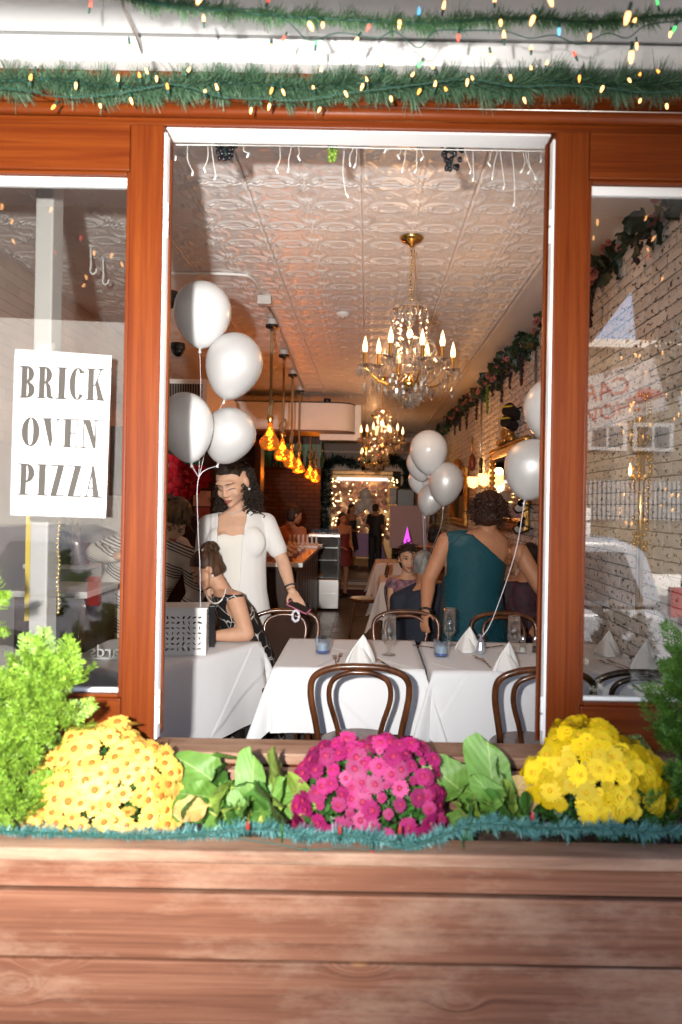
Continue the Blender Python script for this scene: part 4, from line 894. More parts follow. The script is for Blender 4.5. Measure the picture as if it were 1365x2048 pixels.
def chair_meshes(mat, solid=False):
    out = {}
    hoop = spline([(-.175, .0, .45), (-.195, -.03, .60), (-.222, -.062, .76), (-.205, -.08, .845), (-.12, -.088, .886), (0, -.09, .895), (.12, -.088, .886), (.205, -.08, .845), (.222, -.062, .76), (.195, -.03, .60), (.175, 0, .45)], 8)
    out['back_hoop'] = MB().tube(hoop, .0155, 10).mesh('back_hoop', mat, True)
    inner = spline([(-.075, .0, .45), (-.10, -.03, .60), (-.138, -.058, .74), (-.125, -.074, .825), (-.06, -.083, .862), (0, -.085, .868), (.06, -.083, .862), (.125, -.074, .825), (.138, -.058, .74), (.10, -.03, .60), (.075, 0, .45)], 8)
    out['inner_hoop'] = MB().tube(inner, .0125, 10).mesh('inner_hoop', mat, True)
    out['seat'] = MB().lathe([(0, .435), (.19, .435), (.205, .45), (.205, .465), (.195, .475), (0, .47)], 32, (0, .185, 0)).mesh('seat', mat, 40)
    if solid:
        pts = [(p.x*.94, p.z-.0) for p in inner]
        s = MB(); n = len(pts); s.add([(x, -.012-(z-.45)*.17, z) for x, z in pts]+[(x, -.004-(z-.45)*.17, z) for x, z in pts], [tuple(range(n)), tuple(range(2*n-1, n-1, -1))]+[(i, n+i, n+(i+1) % n, (i+1) % n) for i in range(n)])
        out['back_panel'] = s.mesh('back_panel', M('chair_panel_wood', (.030, .013, .007), .75, spec=.15, var=.3, vs=6))
    return out
legs_ = [spline([(sx*.13, .06, .44), (sx*.155, .02, .25), (sx*.185, -.03, 0)], 5) for sx in (-1, 1)]+[spline([(sx*.14, .32, .44), (sx*.15, .35, .25), (sx*.17, .37, 0)], 5) for sx in (-1, 1)]
def chair(label, x, y, rz, mat=None, solid=False, group='bentwood chairs'):
    mat = mat or m_bent; key = (mat.name, solid)
    if key not in CH: CH[key] = (chair_meshes(mat, solid), [MB().tube(l, [.017]*5+[.015]*5+[.013], 8).mesh('leg', mat, True) for l in legs_], MB().tube([(.155*math.cos(a), .185+.155*math.sin(a), .22) for a in [2*math.pi*i/24 for i in range(24)]], .009, 8, 0, True).mesh('leg_ring', mat, True))
    ms, lg, rg_ = CH[key]; t = thing('chair', label, 'chair', (x, y, 0), (0, 0, rz), group)
    for k, me in ms.items(): put(k, me, t)
    for me in lg: put('leg', me, t)
    put('leg_ring', rg_, t); return t
CH = {}
def at_floor(px, d): return P(px, VY, d).x, d-CAMD
x, y = at_floor(727, 3.36); chair('bentwood chair standing in front of the middle table', x, y, 0)
x, y = at_floor(1089, 3.36); chair('bentwood chair in front of the right table half hidden by the window post', x, y, 0)
x, y = at_floor(1284, 3.34); chair('dark bentwood chair seen through the right pane', x, y, rad(-4), m_bent_dark)
x, y = at_floor(818, 4.90); chair('bentwood chair behind the middle table beside the teal dress', x, y, rad(180))
x, y = at_floor(1016, 4.90); chair('bentwood chair behind the right table in front of the teal dress', x, y, rad(180))
x, y = at_floor(575, 4.86); chair('bentwood chair with solid back under the hand of the standing woman', x, y, rad(186), m_bent, True)
x, y = at_floor(765, 9.0); chair('bentwood chair beside the brick wall table row near the aisle', x, y, rad(90))
x, y = at_floor(470, 5.05); chair('chair under the seated woman in black at the reception table', x, y, rad(65), m_bent_dark)
x, y = at_floor(842, 6.0); chair('chair under the grey-haired man in the navy jacket', x, y-.1, 0, m_bent_dark)
x, y = at_floor(812, 7.0); chair('chair under the older woman facing the window', x+.05, y+.15, rad(180), m_bent_dark)

# ================================================================== TABLEWARE
def on_table(px, py, z=TZ+.003):
    u, v = px-VX, py-VY; b = -u*math.sin(ROLL)+v*math.cos(ROLL); d = (CAMH-z)*FPX/b
    return P(px, py, d)
m_wax = M('candle_wax', (.75, .73, .70), .5, sss=.3); m_blueg = M('blue_gel', (.02, .10, .42), .25)
m_frost = glassy('bluish_glass', (.80, .88, .95), .10, .05, .5)
def votive(label, px, py):
    t = thing('candle_holder', label, 'candle', on_table(px, py))
    MB().lathe([(.040, 0), (.044, .004), (.047, .095), (.0445, .095), (.041, .008), (0, .006)], 24).build('glass_cup', m_frost, t, 40)
    MB().lathe([(0, .0065), (.040, .0065), (.041, .018), (0, .018)], 20).build('base_gel', m_blueg, t, 40)
    MB().lathe([(0, .0185), (.036, .0185), (.0375, .055), (.03, .062), (0, .058)], 20).build('wax', m_wax, t, 40)
    MB().tube([(0, 0, .058), (.002, 0, .068)], .0012, 5).build('wick', m_matteblack, t); return t
votive('small blue-based candle glass on the left of the middle table', 646, 1306); votive('small blue-based candle glass at the seam of the two tables', 883, 1312)
def goblet(label, px, py, h=.20):
    t = thing('drinking_glass', label, 'glass', on_table(px, py)); k = h/.2
    MB().lathe([(0, 0), (.034, .0), (.034, .004), (.012, .008), (.009, .020), (.014, .030), (.011, .040), (.024, .055), (.036, .075), (.037, .10), (.034, .20), (.0325, .20), (.0350, .10), (.033, .078), (.02, .06), (0, .055)], 28, ).build('bowl', m_glass, t, True); t.scale = (k,)*3; return t
goblet('tall footed glass on the middle table before the napkin', 778, 1310, .23); goblet('tall footed glass behind the seam candle', 899, 1290, .23); goblet('tall footed glass on the right table near the shakers', 1028, 1306, .22); goblet('tall footed glass seen through the right pane by the brick wall', 1286, 1302, .2)
def napkin(label, px, py, s=1.0, rz=0):
    t = MB(); n, m = 16, 12; vs_ = []
    for layer, (w, h, dep, off) in enumerate(((.085, .150, .055, 0), (.07, .115, .085, -.022))):
        vs_ = []
        for i in range(n+1):
            a = i/n*2-1
            for j in range(m+1):
                v = j/m; hh = h*v; ww = w*(1-v**1.35)
                vs_.append((a*ww+.012*v*(1 if layer == 0 else -1), off*(1-v)-dep*(1-v)*(1-abs(a)**1.6)+.008*math.sin(a*7+layer)*(1-v), hh))
        t.add(vs_, [(i*(m+1)+j, (i+1)*(m+1)+j, (i+1)*(m+1)+j+1, i*(m+1)+j+1) for i in range(n) for j in range(m)])
    o = t.build('folded_napkin', m_napkin, None, True, on_table(px, py), (0, 0, rz)); o.scale = (s,)*3; o.modifiers.new('s', 'SOLIDIFY').thickness = .003
    return tag(o, label, 'napkin')
napkin('white napkin folded upright on the middle table', 722, 1326, 1.05, .15); napkin('white napkin folded upright beside the balloon weight', 936, 1300, .95, -.2); napkin('white napkin folded upright in front of the salt shaker', 1014, 1340, 1.0, .3); napkin('white napkin folded upright behind the right pane near the post', 1215, 1308, .95, -.15); napkin('white napkin folded upright behind the right pane above the dark chair', 1290, 1338, 1.1, .2)
def fork(b, c, a, mi=0):
    R = Matrix.Rotation(a, 3, 'Z')
    def T(p): return c+R @ Vector(p)
    b.tube([T((0, -.10, .004)), T((0, .0, .008)), T((0, .035, .006))], [.006, .0028, .004], 6, 0, False, .5)
    b.box(T((0, .045, .006)), (.022, .022, .003), R)
    for k in range(4): b.tube([T((-.009+.006*k, .053, .006)), T((-.009+.006*k, .075, .010)), T((-.009+.006*k, .098, .012))], .0016, 5)
for i, (px, py, a, lb) in enumerate(((671, 1322, .1, 'outer steel fork left of the middle napkin'), (679, 1318, -.05, 'inner steel fork left of the middle napkin'), (962, 1322, .25, 'outer steel fork by the balloon weight'), (972, 1328, .1, 'inner steel fork by the balloon weight'), (1224, 1332, .4, 'outer steel fork behind the right pane'), (1236, 1330, .3, 'inner steel fork behind the right pane'))):
    b = MB(); fork(b, Vector((0, 0, 0)), a); tag(b.build('fork', m_cutlery, None, True, on_table(px, py)), lb, 'fork')
for px, py, a, lb in ((763, 1326, .35, 'knife right of the middle napkin'), (855, 1296, 1.0, 'dark handled knife behind the seam candle'), (984, 1296, -.9, 'knife lying near the balloon weight')):
    b = MB(); R = Matrix.Rotation(a, 3, 'Z'); b.tube([R @ Vector((0, -.11, .006)), R @ Vector((0, -.02, .006))], [.006, .0045], 6); b.box(R @ Vector((.002, .04, .006)), (.017, .12, .002), R); tag(b.build('knife', m_cutlery, None, True, on_table(px, py)), lb, 'knife')
for px, py, lb, col in ((1046, 1306, 'salt shaker with metal cap on the right table', (.75, .74, .72)), (1071, 1305, 'pepper shaker with metal cap beside the window post', (.05, .04, .03))):
    t = thing('shaker', lb, 'shaker', on_table(px, py)); MB().lathe([(0, 0), (.022, 0), (.023, .004), (.017, .07), (.016, .07), (.020, .006), (0, .005)], 12).build('glass_body', m_glass, t); MB().lathe([(.0, .005), (.019, .006), (.0175, .035), (0, .035)], 12).build('filling', M('shaker_filling', col, .8), t); MB().lathe([(.017, .07), (.018, .085), (.012, .1), (0, .104)], 12).build('cap', m_chrome, t, 40)
tw = on_table(962, 1306); t = thing('balloon_weight', 'iridescent foil balloon weight on the right table', 'balloon weight', tw); m_foil = M('iridescent_foil', (.45, .72, .55), .18, .7, var=.4, vs=60, col2=(.7, .5, .75))
MB().lathe([(0, 0), (.028, 0), (.032, .02), (.02, .07), (.008, .09), (0, .09)], 12).build('wrapped_weight', m_foil, t)
g = random.Random(3); b = MB()
for i in range(70):
    a = g.uniform(0, 6.28); e_ = g.uniform(-.6, 1.2); d_ = Vector((math.cos(a)*math.cos(e_), math.sin(a)*math.cos(e_), math.sin(e_))); p0 = Vector((0, 0, .085 if i < 45 else .03)); p1 = p0+d_*g.uniform(.02, .045); s_ = d_.cross(Vector((0, 0, 1))).normalized()*.003; b.add([p0-s_, p0+s_, p1+s_+Vector((0, 0, -.006)), p1-s_+Vector((0, 0, -.006))], [(0, 1, 2, 3)])
b.build('foil_fringe', m_foil, t)

# reception table: card box, laptop, word sign, pen
def openwork(name, w, h, seed, mat, parent, M4):
    """panel with leaf-shaped cut-outs: thin lattice of solid cells around slits"""
    g = random.Random(seed); b = MB(); fr = .022; th = .004
    for (x0, x1, z0, z1) in ((0, w, 0, fr), (0, w, h-fr*1.5, h), (0, fr, fr, h-fr*1.5), (w-fr, w, fr, h-fr*1.5)): b.span(x0, x1, 0, th, z0, z1)
    nx, nz = max(3, int((w-2*fr)/.029)), int((h-2.5*fr)/.029); cw, chh = (w-2*fr)/nx, (h-2.5*fr)/nz
    for i in range(nx):
        for j in range(nz):
            x, z = fr+i*cw, fr+j*chh; cx, cz = x+cw/2, z+chh/2; a = g.uniform(0, math.pi); n = 12
            la, lb = cw*g.uniform(.30, .46), cw*g.uniform(.10, .2)
            inn = [(cx+la*math.cos(t)*math.cos(a)-lb*math.sin(t)*math.sin(a), cz+la*math.cos(t)*math.sin(a)+lb*math.sin(t)*math.cos(a)) for t in [2*math.pi*k/n for k in range(n)]]
            def sq(px, pz):
                dx, dz = px-cx, pz-cz; s = max(abs(dx)/(cw/2), abs(dz)/(chh/2)); return (cx+dx/s, cz+dz/s)
            order = sorted(inn, key=lambda p: math.atan2(p[1]-cz, p[0]-cx))
            angs = [math.atan2(p[1]-cz, p[0]-cx) for p in order]; out = [sq(cx+math.cos(t), cz+math.sin(t)) for t in angs]
            for k in range(n):
                k2 = (k+1) % n; q = [out[k], out[k2], order[k2], order[k]]
                cn = [(sx, sz) for sx in (x, x+cw) for sz in (z, z+chh)]; extra = None
                for c_ in cn:
                    t = math.atan2(c_[1]-cz, c_[0]-cx); a0, a1 = angs[k], angs[k2]
                    if (a0 < t < a1) or (k2 == 0 and (t > a0 or t < a1)): extra = c_
                if extra: q = [out[k], extra, out[k2], order[k2], order[k]]
                b.add([(p[0], 0, p[1]) for p in q]+[(p[0], th, p[1]) for p in q], [tuple(range(len(q))), tuple(range(2*len(q)-1, len(q)-1, -1))])
    o = b.build(name, mat, parent); o.matrix_local = M4; return o
bc = on_table(412, 1311); ang_b = RT+rad(90)
bx = thing('card_box', 'white laser-cut card box on the reception table', 'box', bc, (0, 0, rad(8))); m_boxw = M('white_wood_box', (.80, .79, .77), .5); W_, D_, H_ = .46, .24, .262
openwork('side_panel', W_, H_, 1, m_boxw, bx, Matrix.Translation((-W_, 0, 0))); openwork('side_panel', W_, H_, 2, m_boxw, bx, Matrix.Translation((-W_, D_, 0)))
openwork('end_panel', D_-.005, H_, 3, m_boxw, bx, Matrix.Translation((0, .0045, 0)) @ Matrix.Rotation(rad(90), 4, 'Z')); openwork('end_panel', D_-.005, H_, 4, m_boxw, bx, Matrix.Translation((-W_+.004, .0045, 0)) @ Matrix.Rotation(rad(90), 4, 'Z'))
MB().span(-W_-.004, .006, -.004, D_+.006, H_+.001, H_+.007).build('lid', m_boxw, bx); MB().span(-W_+.004, -.004, .006, D_-.004, .001, .006).build('bottom', m_boxw, bx)
lp = on_table(392, 1290); lp = Vector((P(372, 1240, 4.33).x, 4.33-CAMD, TZ+.003)); t = thing('laptop', 'black laptop standing open behind the card box', 'laptop', lp, (0, 0, rad(12)))
MB().span(-.17, .17, .0, .24, 0, .016).build('keyboard_base', m_black, t, bev=.004); s_ = MB().span(-.17, .17, -.006, .004, 0, .25).build('screen', m_black, t, bev=.003, rot=(rad(12), 0, 0)); s_.location = (0, -.01, .012)
wd = on_table(214, 1318); t = thing('word_sign', 'small white cut-out word sign beside the card box', 'sign', wd, (0, 0, 0)); o = put_text('Cards', .095, m_boxw, t, (.02, 0, .012), (rad(90), 0, rad(180)), 'word', .006); MB().span(-.11, .13, -.02, .02, 0, .012).build('base', m_boxw, t)
tag(MB().tube([(-.06, 0, .005), (.06, .012, .005)], .0045, 8).build('pen', m_whitevinyl, None, True, on_table(428, 1283)), 'white pen lying beside the forearm on the reception table', 'pen')

# ================================================================== BALLOONS
def pearl(name, col):
    m = M(name, col, .26, 0, .5, coat=.35, sss=.45); m.node_tree.nodes['Principled BSDF'].inputs['Subsurface Radius'].default_value = (1, .95, .9); m.node_tree.nodes['Principled BSDF'].inputs['Subsurface Scale'].default_value = .06; return m
m_bal = pearl('white_balloon', (.66, .655, .65)); m_balp = M('pearl_balloon', (.62, .61, .60), .42, .3, .6, coat=.12); m_ribbon = M('white_ribbon', (.72, .68, .72), .35)
def balloon(label, px, py, d, w, h, mat, tilt=0, group=None, string=None):
    c = P(px, py, d); s = d/FPX; t = thing('balloon', label, 'balloon', c, (0, rad(tilt), 0), group); R = w/2*s; H = h*s
    prof = []; n = 26
    for i in range(n+1):
        a = math.pi*i/n; r = R*math.sin(a); z = math.cos(a)
        if z < 0: zz_ = z*(H*.56); r = R*math.sin(a)**(1.0)*(1-.16*(-z)**1.5)
        else: zz_ = z*H*.44
        prof.append((max(r, .0), zz_+H*.06))
    prof[-1] = (.006, prof[-1][1]); prof.append((.006, prof[-1][1]-.006)); MB().lathe(prof[::-1], 32).build('skin', mat, t, True)
    zb = prof[-1][1]; MB().lathe([(.0, 0), (.006, -.001), (.005, -.008), (.010, -.018), (.009, -.019), (0, -.012)], 12, (0, 0, zb+.002)).build('knot', mat, t, True)
    if string:
        pts = [Vector((0, 0, zb-.008))]+[(Matrix.Rotation(-rad(tilt), 3, 'Y') @ (q-c)) for q in string]
        MB().tube(spline(pts, 8), .0032, 5, 0, False, .35).build('ribbon', m_ribbon, t, True)
    return t
J1 = P(398, 955, 3.62); J2 = P(401, 1215, 3.9)
balloon('topmost white balloon of the left bunch, half in shadow', 405, 630, 3.6, 114, 134, m_bal, 3, None, [P(402, 800, 3.62), J1])
balloon('pearl white balloon second from the top of the left bunch', 467, 733, 3.66, 113, 136, m_balp, 14, None, [P(425, 850, 3.66), J1])
balloon('white balloon at the far left of the left bunch', 374, 855, 3.52, 108, 142, m_bal, -8, None, [J1])
balloon('pearl white balloon lowest at the right of the left bunch', 458, 872, 3.70, 104, 116, m_balp, 20, None, [J1, P(396, 1050, 3.72), P(400, 1130, 3.8), J2])
balloon('white balloon cut by the right window post', 1110, 824, 4.1, 122, 140, m_bal, -6, None, [P(1090, 950, 4.15)])
balloon('pearl balloon tied to the foil weight at the right', 1064, 940, 4.0, 112, 124, m_balp, 12, None, [P(1030, 1110, 4.15), P(985, 1240, 4.35), tw+Vector((0, 0, .09))])
J3 = P(850, 1130, 6.9)
balloon('white balloon on top of the middle bunch', 858, 905, 5.6, 76, 90, m_bal, 0, None, [P(862, 990, 5.7), J3])
balloon('pearl balloon at the right of the middle bunch', 892, 968, 5.6, 70, 88, m_balp, 5, None, [P(880, 1060, 5.9), J3])
balloon('pearl balloon lowest in the middle bunch', 862, 1000, 5.9, 54, 66, m_balp, 18, None, [P(852, 1070, 6.2), J3])
balloon('pink-white balloon behind the top one of the middle bunch', 842, 930, 6.0, 56, 68, m_bal, -8, None, [J3])
balloon('pink-white balloon at the left of the middle bunch', 842, 962, 6.2, 50, 58, m_bal, -5, None, [J3])
# ================================================================== CHANDELIERS
m_flame = glow('candle_bulb_glow', (1, .55, .24), 1.2, (1, .8, .6)); m_sleeve = M('candle_sleeve_brass', (.55, .30, .08), .3, .9); m_milk = M('white_candle_tip', (.8, .78, .7), .5)
drop_me = MB().lathe([(0, 0), (.006, -.008), (.013, -.03), (.010, -.05), (0, -.066)], 6).mesh('crystal_drop', m_crystal); bead_me = MB().ell((0, 0, 0), .008, None, 6, 4).mesh('crystal_bead', m_crystal); ball_me = MB().ell((0, 0, 0), .024, None, 8, 6).mesh('crystal_ball', m_crystal)
def lamp_light(parent, loc, power, col=(1, .50, .20), r=.06):
    l = bpy.data.lights.new('lamp_light', 'POINT'); l.energy = power; l.color = col; l.shadow_soft_size = r
    o = bpy.data.objects.new('lamp_light', l); COL.objects.link(o); o.parent = parent; o.location = loc; return o
def chandelier(label, px, d, power):
    x = P(px, 700, d).x; t = thing('chandelier', label, 'chandelier', (x, d-CAMD, HC-.008), (0, 0, rad(12)), 'crystal chandeliers')
    g = random.Random(2)
    MB().lathe([(0, 0), (.075, 0), (.078, -.008), (.055, -.03), (.02, -.045), (.012, -.06), (0, -.06)], 24).build('ceiling_rose', m_gold, t, True)
    for k in range(11):
        z = -.07-k*.03; R = Matrix.Rotation(rad(90*(k % 2)), 3, 'Z'); MB().tube([Vector((0, 0, z))+R @ Vector((.009*math.cos(a), 0, .019*math.sin(a))) for a in [2*math.pi*i/12 for i in range(12)]], .0026, 5, 0, True).build('chain_link', m_gold, t, True)
    MB().tube(spline([(.02, 0, -.08), (.028, 0, -.25), (.01, 0, -.40)], 6), .003, 5).build('cord', m_gold, t, True)
    MB().lathe([(.012, -.40), (.05, -.405), (.10, -.43), (.115, -.455), (.105, -.46), (.045, -.435), (.014, -.44), (.028, -.50), (.032, -.53), (.014, -.56), (.02, -.60), (.034, -.66), (.016, -.72), (.02, -.80), (.05, -.83), (.06, -.86), (.03, -.90), (0, -.91)], 20).build('stem', m_crystal, t, 30)
    MB().lathe([(.0, -.905), (.055, -.90), (.07, -.92), (.045, -.95), (.015, -.97), (0, -.975)], 20).build('bowl', m_gold, t, True)
    put('crystal_ball', ball_me, t, (0, 0, -1.04))
    def drops(n, r, z, sc=1, name='crystal_drop', me=drop_me, jz=.0):
        for i in range(n):
            a = 2*math.pi*(i+g.uniform(-.15, .15))/n; put(name, me, t, (r*math.cos(a), r*math.sin(a), z+g.uniform(-jz, jz)), (g.uniform(-.1, .1), g.uniform(-.1, .1), a), sc)
    drops(12, .112, -.465, .95); drops(10, .085, -.455, .8)
    for i in range(10):                                            # bead swags from the crown to the arms
        a = 2*math.pi*i/10
        for k in range(11): f = k/10; r = .105+.015*math.sin(f*3.1)+.0*f; put('crystal_bead', bead_me, t, (r*math.cos(a)*(1-.25*f), r*math.sin(a)*(1-.25*f), -.50-.30*f))
    for i in range(8):
        a = 2*math.pi*i/8; c, s = math.cos(a), math.sin(a); rr = .285 if i % 2 == 0 else .23; dz = 0 if i % 2 == 0 else .03
        arm = spline([(.02*c, .02*s, -.86), (.12*c, .12*s, -.93), (.21*c, .21*s, -.90+dz), (rr*c, rr*s, -.83+dz)], 6); MB().tube(arm, .006, 8).build('arm', m_crystal if i % 2 else m_gold, t, True)
        sc_ = spline([(.04*c, .04*s, -.80), (.08*c, .08*s, -.68), (.15*c, .15*s, -.66), (.175*c, .175*s, -.72), (.14*c, .14*s, -.76), (.11*c, .11*s, -.73)], 6); MB().tube(sc_, .0075, 8).build('scroll', m_crystal, t, True)
        MB().lathe([(0, -.835), (.045, -.815), (.05, -.81), (.02, -.825), (0, -.825)], 14, (rr*c, rr*s, dz)).build('bobeche', m_crystal, t, True)
        cs = MB().tube([(rr*c, rr*s, -.825+dz), (rr*c, rr*s, -.735+dz)], .011, 10).build('candle', m_sleeve, t, 40)
        MB().lathe([(.0, -.738), (.013, -.736), (.017, -.715), (.0165, -.70), (.010, -.668), (.0, -.635)], 12, (rr*c, rr*s, dz)).build('flame_bulb', m_flame, cs, True)
        for k in range(6):
            b_ = 2*math.pi*k/6; put('crystal_drop', drop_me, t, (rr*c+.047*math.cos(b_), rr*s+.047*math.sin(b_), -.815+dz), (0, 0, b_), g.uniform(.8, 1.25))
        put('crystal_drop', drop_me, t, (.15*c, .15*s, -.93), (0, 0, a), 1.35)
        for k in range(4): put('crystal_bead', bead_me, t, (rr*c, rr*s, -.845+dz-k*.017))
        for rr_, zz_ in ((.10, -.945), (.20, -.925), (.25, -.895)): put('crystal_drop', drop_me, t, (rr_*math.cos(a+.12), rr_*math.sin(a+.12), zz_+dz), (0, 0, a), g.uniform(.9, 1.3))
        put('crystal_drop', drop_me, t, (rr*c, rr*s, -.915+dz), (0, 0, a), 1.25)
    drops(14, .10, -.93, 1.2, jz=.02); drops(10, .06, -.97, 1.3, jz=.02); drops(6, .03, -1.0, 1.2)
    lamp_light(t, (0, 0, -.60), power, r=.03); return t
c1 = chandelier('nearest crystal chandelier with gold ceiling rose', 820, 4.57, 5.5)
def again(label, px, d):
    c = copy_tree(c1, None, (P(px, 850, d).x, d-CAMD, HC-.008), (0, 0, rad(random.uniform(0, 40))), label); return c
again('second crystal chandelier down the room glowing amber', 765, 9.6); again('farthest crystal chandelier above the rear doorway', 750, 13.6)

# ================================================================== ROPE PENDANTS
m_amber = glassy('amber_bulb_glass', (1.0, .50, .10), .16, .03, .5, (1, .62, .2))
def _amber():                                                       # the lit envelope glows a little itself
    N, L = m_amber.node_tree.nodes, m_amber.node_tree.links; mx = N['Mix Shader']; em = N.new('ShaderNodeEmission'); em.inputs[0].default_value = (1, .36, .05, 1); em.inputs[1].default_value = .06; ad = N.new('ShaderNodeAddShader')
    L.new(mx.outputs[0], ad.inputs[0]); L.new(em.outputs[0], ad.inputs[1]); L.new(ad.outputs[0], N['Material Output'].inputs[0])
_amber(); m_fil = glow('filament', (1, .50, .14), 3); m_can = M('canopy_grey', (.6, .58, .56), .4)
def pendant(label, px, d, zb=2.05, ceil=True):
    x = P(px, 850, d).x; t = thing('pendant_lamp', label, 'pendant lamp', (x, d-CAMD, HC-.010), (0, 0, random.uniform(0, 3)), 'rope pendant lamps'); dz = zb-(HC-.010); g = random.Random(int(d*10))
    MB().lathe([(0, 0), (.045, 0), (.045, -.05), (0, -.05)], 20).build('mount', m_can, t, 40); MB().lathe([(0, -.051), (.058, -.051), (.058, -.075), (.02, -.085), (.012, -.11), (0, -.11)], 20).build('canopy', m_black, t, 40)
    top = dz+.30; pts = spline([(0, 0, -.10), (.002, 0, (top-.1)/2), (0, 0, top+.16), (-.03, .01, top+.09), (.0, .015, top+.04), (.045, 0, top+.10), (.02, -.012, top+.16), (-.022, -.012, top+.10), (.0, 0, top+.02), (0, 0, top)], 8)
    MB().tube(pts, .0135, 8).build('rope', m_rope, t, True)
    MB().lathe([(0, 0), (.03, -.004), (.034, -.03), (.022, -.055), (.026, -.07), (0, -.07)], 16, (0, 0, top+.02)).build('cap', m_gold, t, True)
    prof = [(.018, .255), (.022, .235), (.028, .20), (.05, .15), (.078, .105), (.088, .07), (.08, .03), (.05, .008), (0, 0)]; n = 28; v = []; f = []
    for r, z in prof:
        for j in range(n):
            a = 2*math.pi*j/n; k = 1+(.10*math.sin(3*a+z*20)+.05*math.sin(5*a-z*31))*math.sin(min(1, r/.08)*1.5)*(1 if z < .14 else .2); v.append((r*k*math.cos(a), r*k*math.sin(a), z+dz))
    f = [(i*n+j, i*n+(j+1) % n, (i+1)*n+(j+1) % n, (i+1)*n+j) for i in range(len(prof)-1) for j in range(n)]
    bl = MB().add(v, f).build('bulb', m_amber, t, True)
    fil = [(.012*math.cos(k*.55)*(1+.2*math.sin(k)), .012*math.sin(k*.55), dz+.215-k*.0042) for k in range(38)]; MB().tube(fil, .0042, 6).build('filament', m_fil, bl, True)
    lamp_light(t, (0, 0, dz+.13), 3.0, (1, .45, .12), .05); return t
names = ['nearest rope pendant with large amber bulb', 'second rope pendant with amber bulb', 'third rope pendant with amber bulb', 'fourth rope pendant with amber bulb', 'fifth rope pendant half hidden under the white soffit', 'farthest rope pendant with amber bulb by the framed pictures']
for nm, px, d, zb in zip(names, (541, 566, 584, 599, 622, 633), (6.67, 8.0, 9.2, 10.5, 12.1, 13.0), (2.10, 2.08, 2.06, 2.05, 2.03, 2.0)): pendant(nm, px, d, zb)
# surface conduit that feeds the pendants
t = thing('ceiling_conduit', 'white surface conduit with junction box feeding the pendants', 'conduit', (-.87, 3.4, HC-.02)); b0 = Vector((-.87, 3.4, HC-.02))
a = [P(x, y, 1.69*FPX/(VY-y-4)) for x, y in ((330, 543), (470, 543), (505, 552), (522, 580))]; a = [Vector((p.x, p.y, HC-.022)) for p in a]
MB().tube([p-b0 for p in spline(a, 8)], .012, 8).build('flexible_pipe', m_white, t, True); jb = Vector((P(530, 597, 5.95).x, 3.55, HC-.04)); MB().box(jb-b0, (.11, .09, .07)).build('junction_box', m_can, t, bev=.004)
MB().tube([jb-b0, Vector((-.86, 4.2, HC-.02))-b0, Vector((-.95, 8.1, HC-.02))-b0], .009, 6).build('rigid_pipe', m_steel, t, True)
sd = P(686, 625, 1.69*FPX/(VY-625)); t = thing('smoke_detector', 'round white smoke detector on the tin ceiling', 'smoke detector', (sd.x, sd.y, HC-.008)); MB().lathe([(0, 0), (.06, 0), (.062, -.012), (.045, -.03), (.03, -.036), (0, -.036)], 24).build('housing', m_white, t, 40); MB().lathe([(0, -.0365), (.016, -.0365), (.012, -.044), (0, -.044)], 14).build('sensor', m_can, t)
def dome(label, px, py, d, z=None):
    p = P(px, py, d); t = thing('security_camera', label, 'camera', p); MB().lathe([(0, .05), (.05, .05), (.055, .02), (.05, 0), (0, 0)], 18).build('housing', m_black, t, 40); MB().ell((0, 0, .0), (.045, .045, .05), None, 16, 8).build('dome', m_black, t, True); return t
dome('black dome camera on the ceiling left of the balloons', 356, 700, 5.4); dome('black dome camera at the left edge of the opening', 341, 600, 4.4); dome('black dome camera at the white soffit over the bar', 655, 804, 11.2)
# hooks seen through the left pane
for k, (px, py) in enumerate(((181, 505), (206, 528))):
    d = 1.69*FPX/(VY-py+5); p = P(px, py, d); t = thing('ceiling_hook', ('front', 'rear')[k]+' white hook hanging from the ceiling behind the left pane', 'hook', (p.x, p.y, HC-.005)); MB().lathe([(0, 0), (.02, 0), (.02, -.008), (0, -.008)], 12).build('plate', m_white, t); MB().tube(spline([(0, 0, -.008), (.004, 0, -.12), (.0, 0, -.165), (.014, 0, -.185), (.035, 0, -.175), (.042, 0, -.15)], 6), .007, 8).build('hook_rod', m_white, t, True)

# ================================================================== BAR SIDE
so_ = thing('bar_soffit', 'white curved soffit hanging over the bar', 'soffit', (-1.4, 8.6, 2.72)); pr = [(-1.1, -.2), (.9, -.2), (1.07, -.14), (1.17, 0), (1.2, .2), (1.2, .5), (-1.1, .5)]; pr = [pr[0]]+[(p.x, p.y) for p in spline([(x, y, 0) for x, y in pr[1:6]], 6)]+[pr[6]]
MB().prism(pr, .0, .40).build('shell', m_offwhite, so_, 30); MB().prism([(x*1.003, y*1.01) for x, y in pr], -.03, -.002).build('lower_rim', M('rim_wood', (.16, .08, .04), .5), so_, 30); MB().prism([(x*1.004, y*1.012) for x, y in pr], .402, .418).build('upper_seam', m_matteblack, so_); MB().span(.66, 1.28, .1, .14, -.12, .42).build('end_frame', m_white, so_)
ac = thing('air_conditioner', 'white ceiling duct with black louvred grille at the left', 'air vent', (-1.86, 4.9, 2.52)); MB().span(-.5, .24, .0, 1.6, 0, .33).build('casing', m_white, ac, bev=.006); MB().span(-.25, .19, -.006, -.001, .05, .28).build('grille_back', m_matteblack, ac)
for k in range(17): MB().span(-.24+k*.025, -.232+k*.025, -.018, -.007, .05, .28).build('louvre', M('grey_louvre', (.25, .22, .2), .5), ac)
bar = thing('bar_counter', 'dark wooden bar counter with pale wooden top', 'bar', (-1.3, 4.46, 0)); MB().span(-.75, .62, .06, 3.2, 0, 1.02).build('body', m_barwood, bar)
for k in range(9): MB().span(.622, .636, .10+k*.345, .40+k*.345, .08, .97).build('panel', m_barwood, bar, bev=.005)
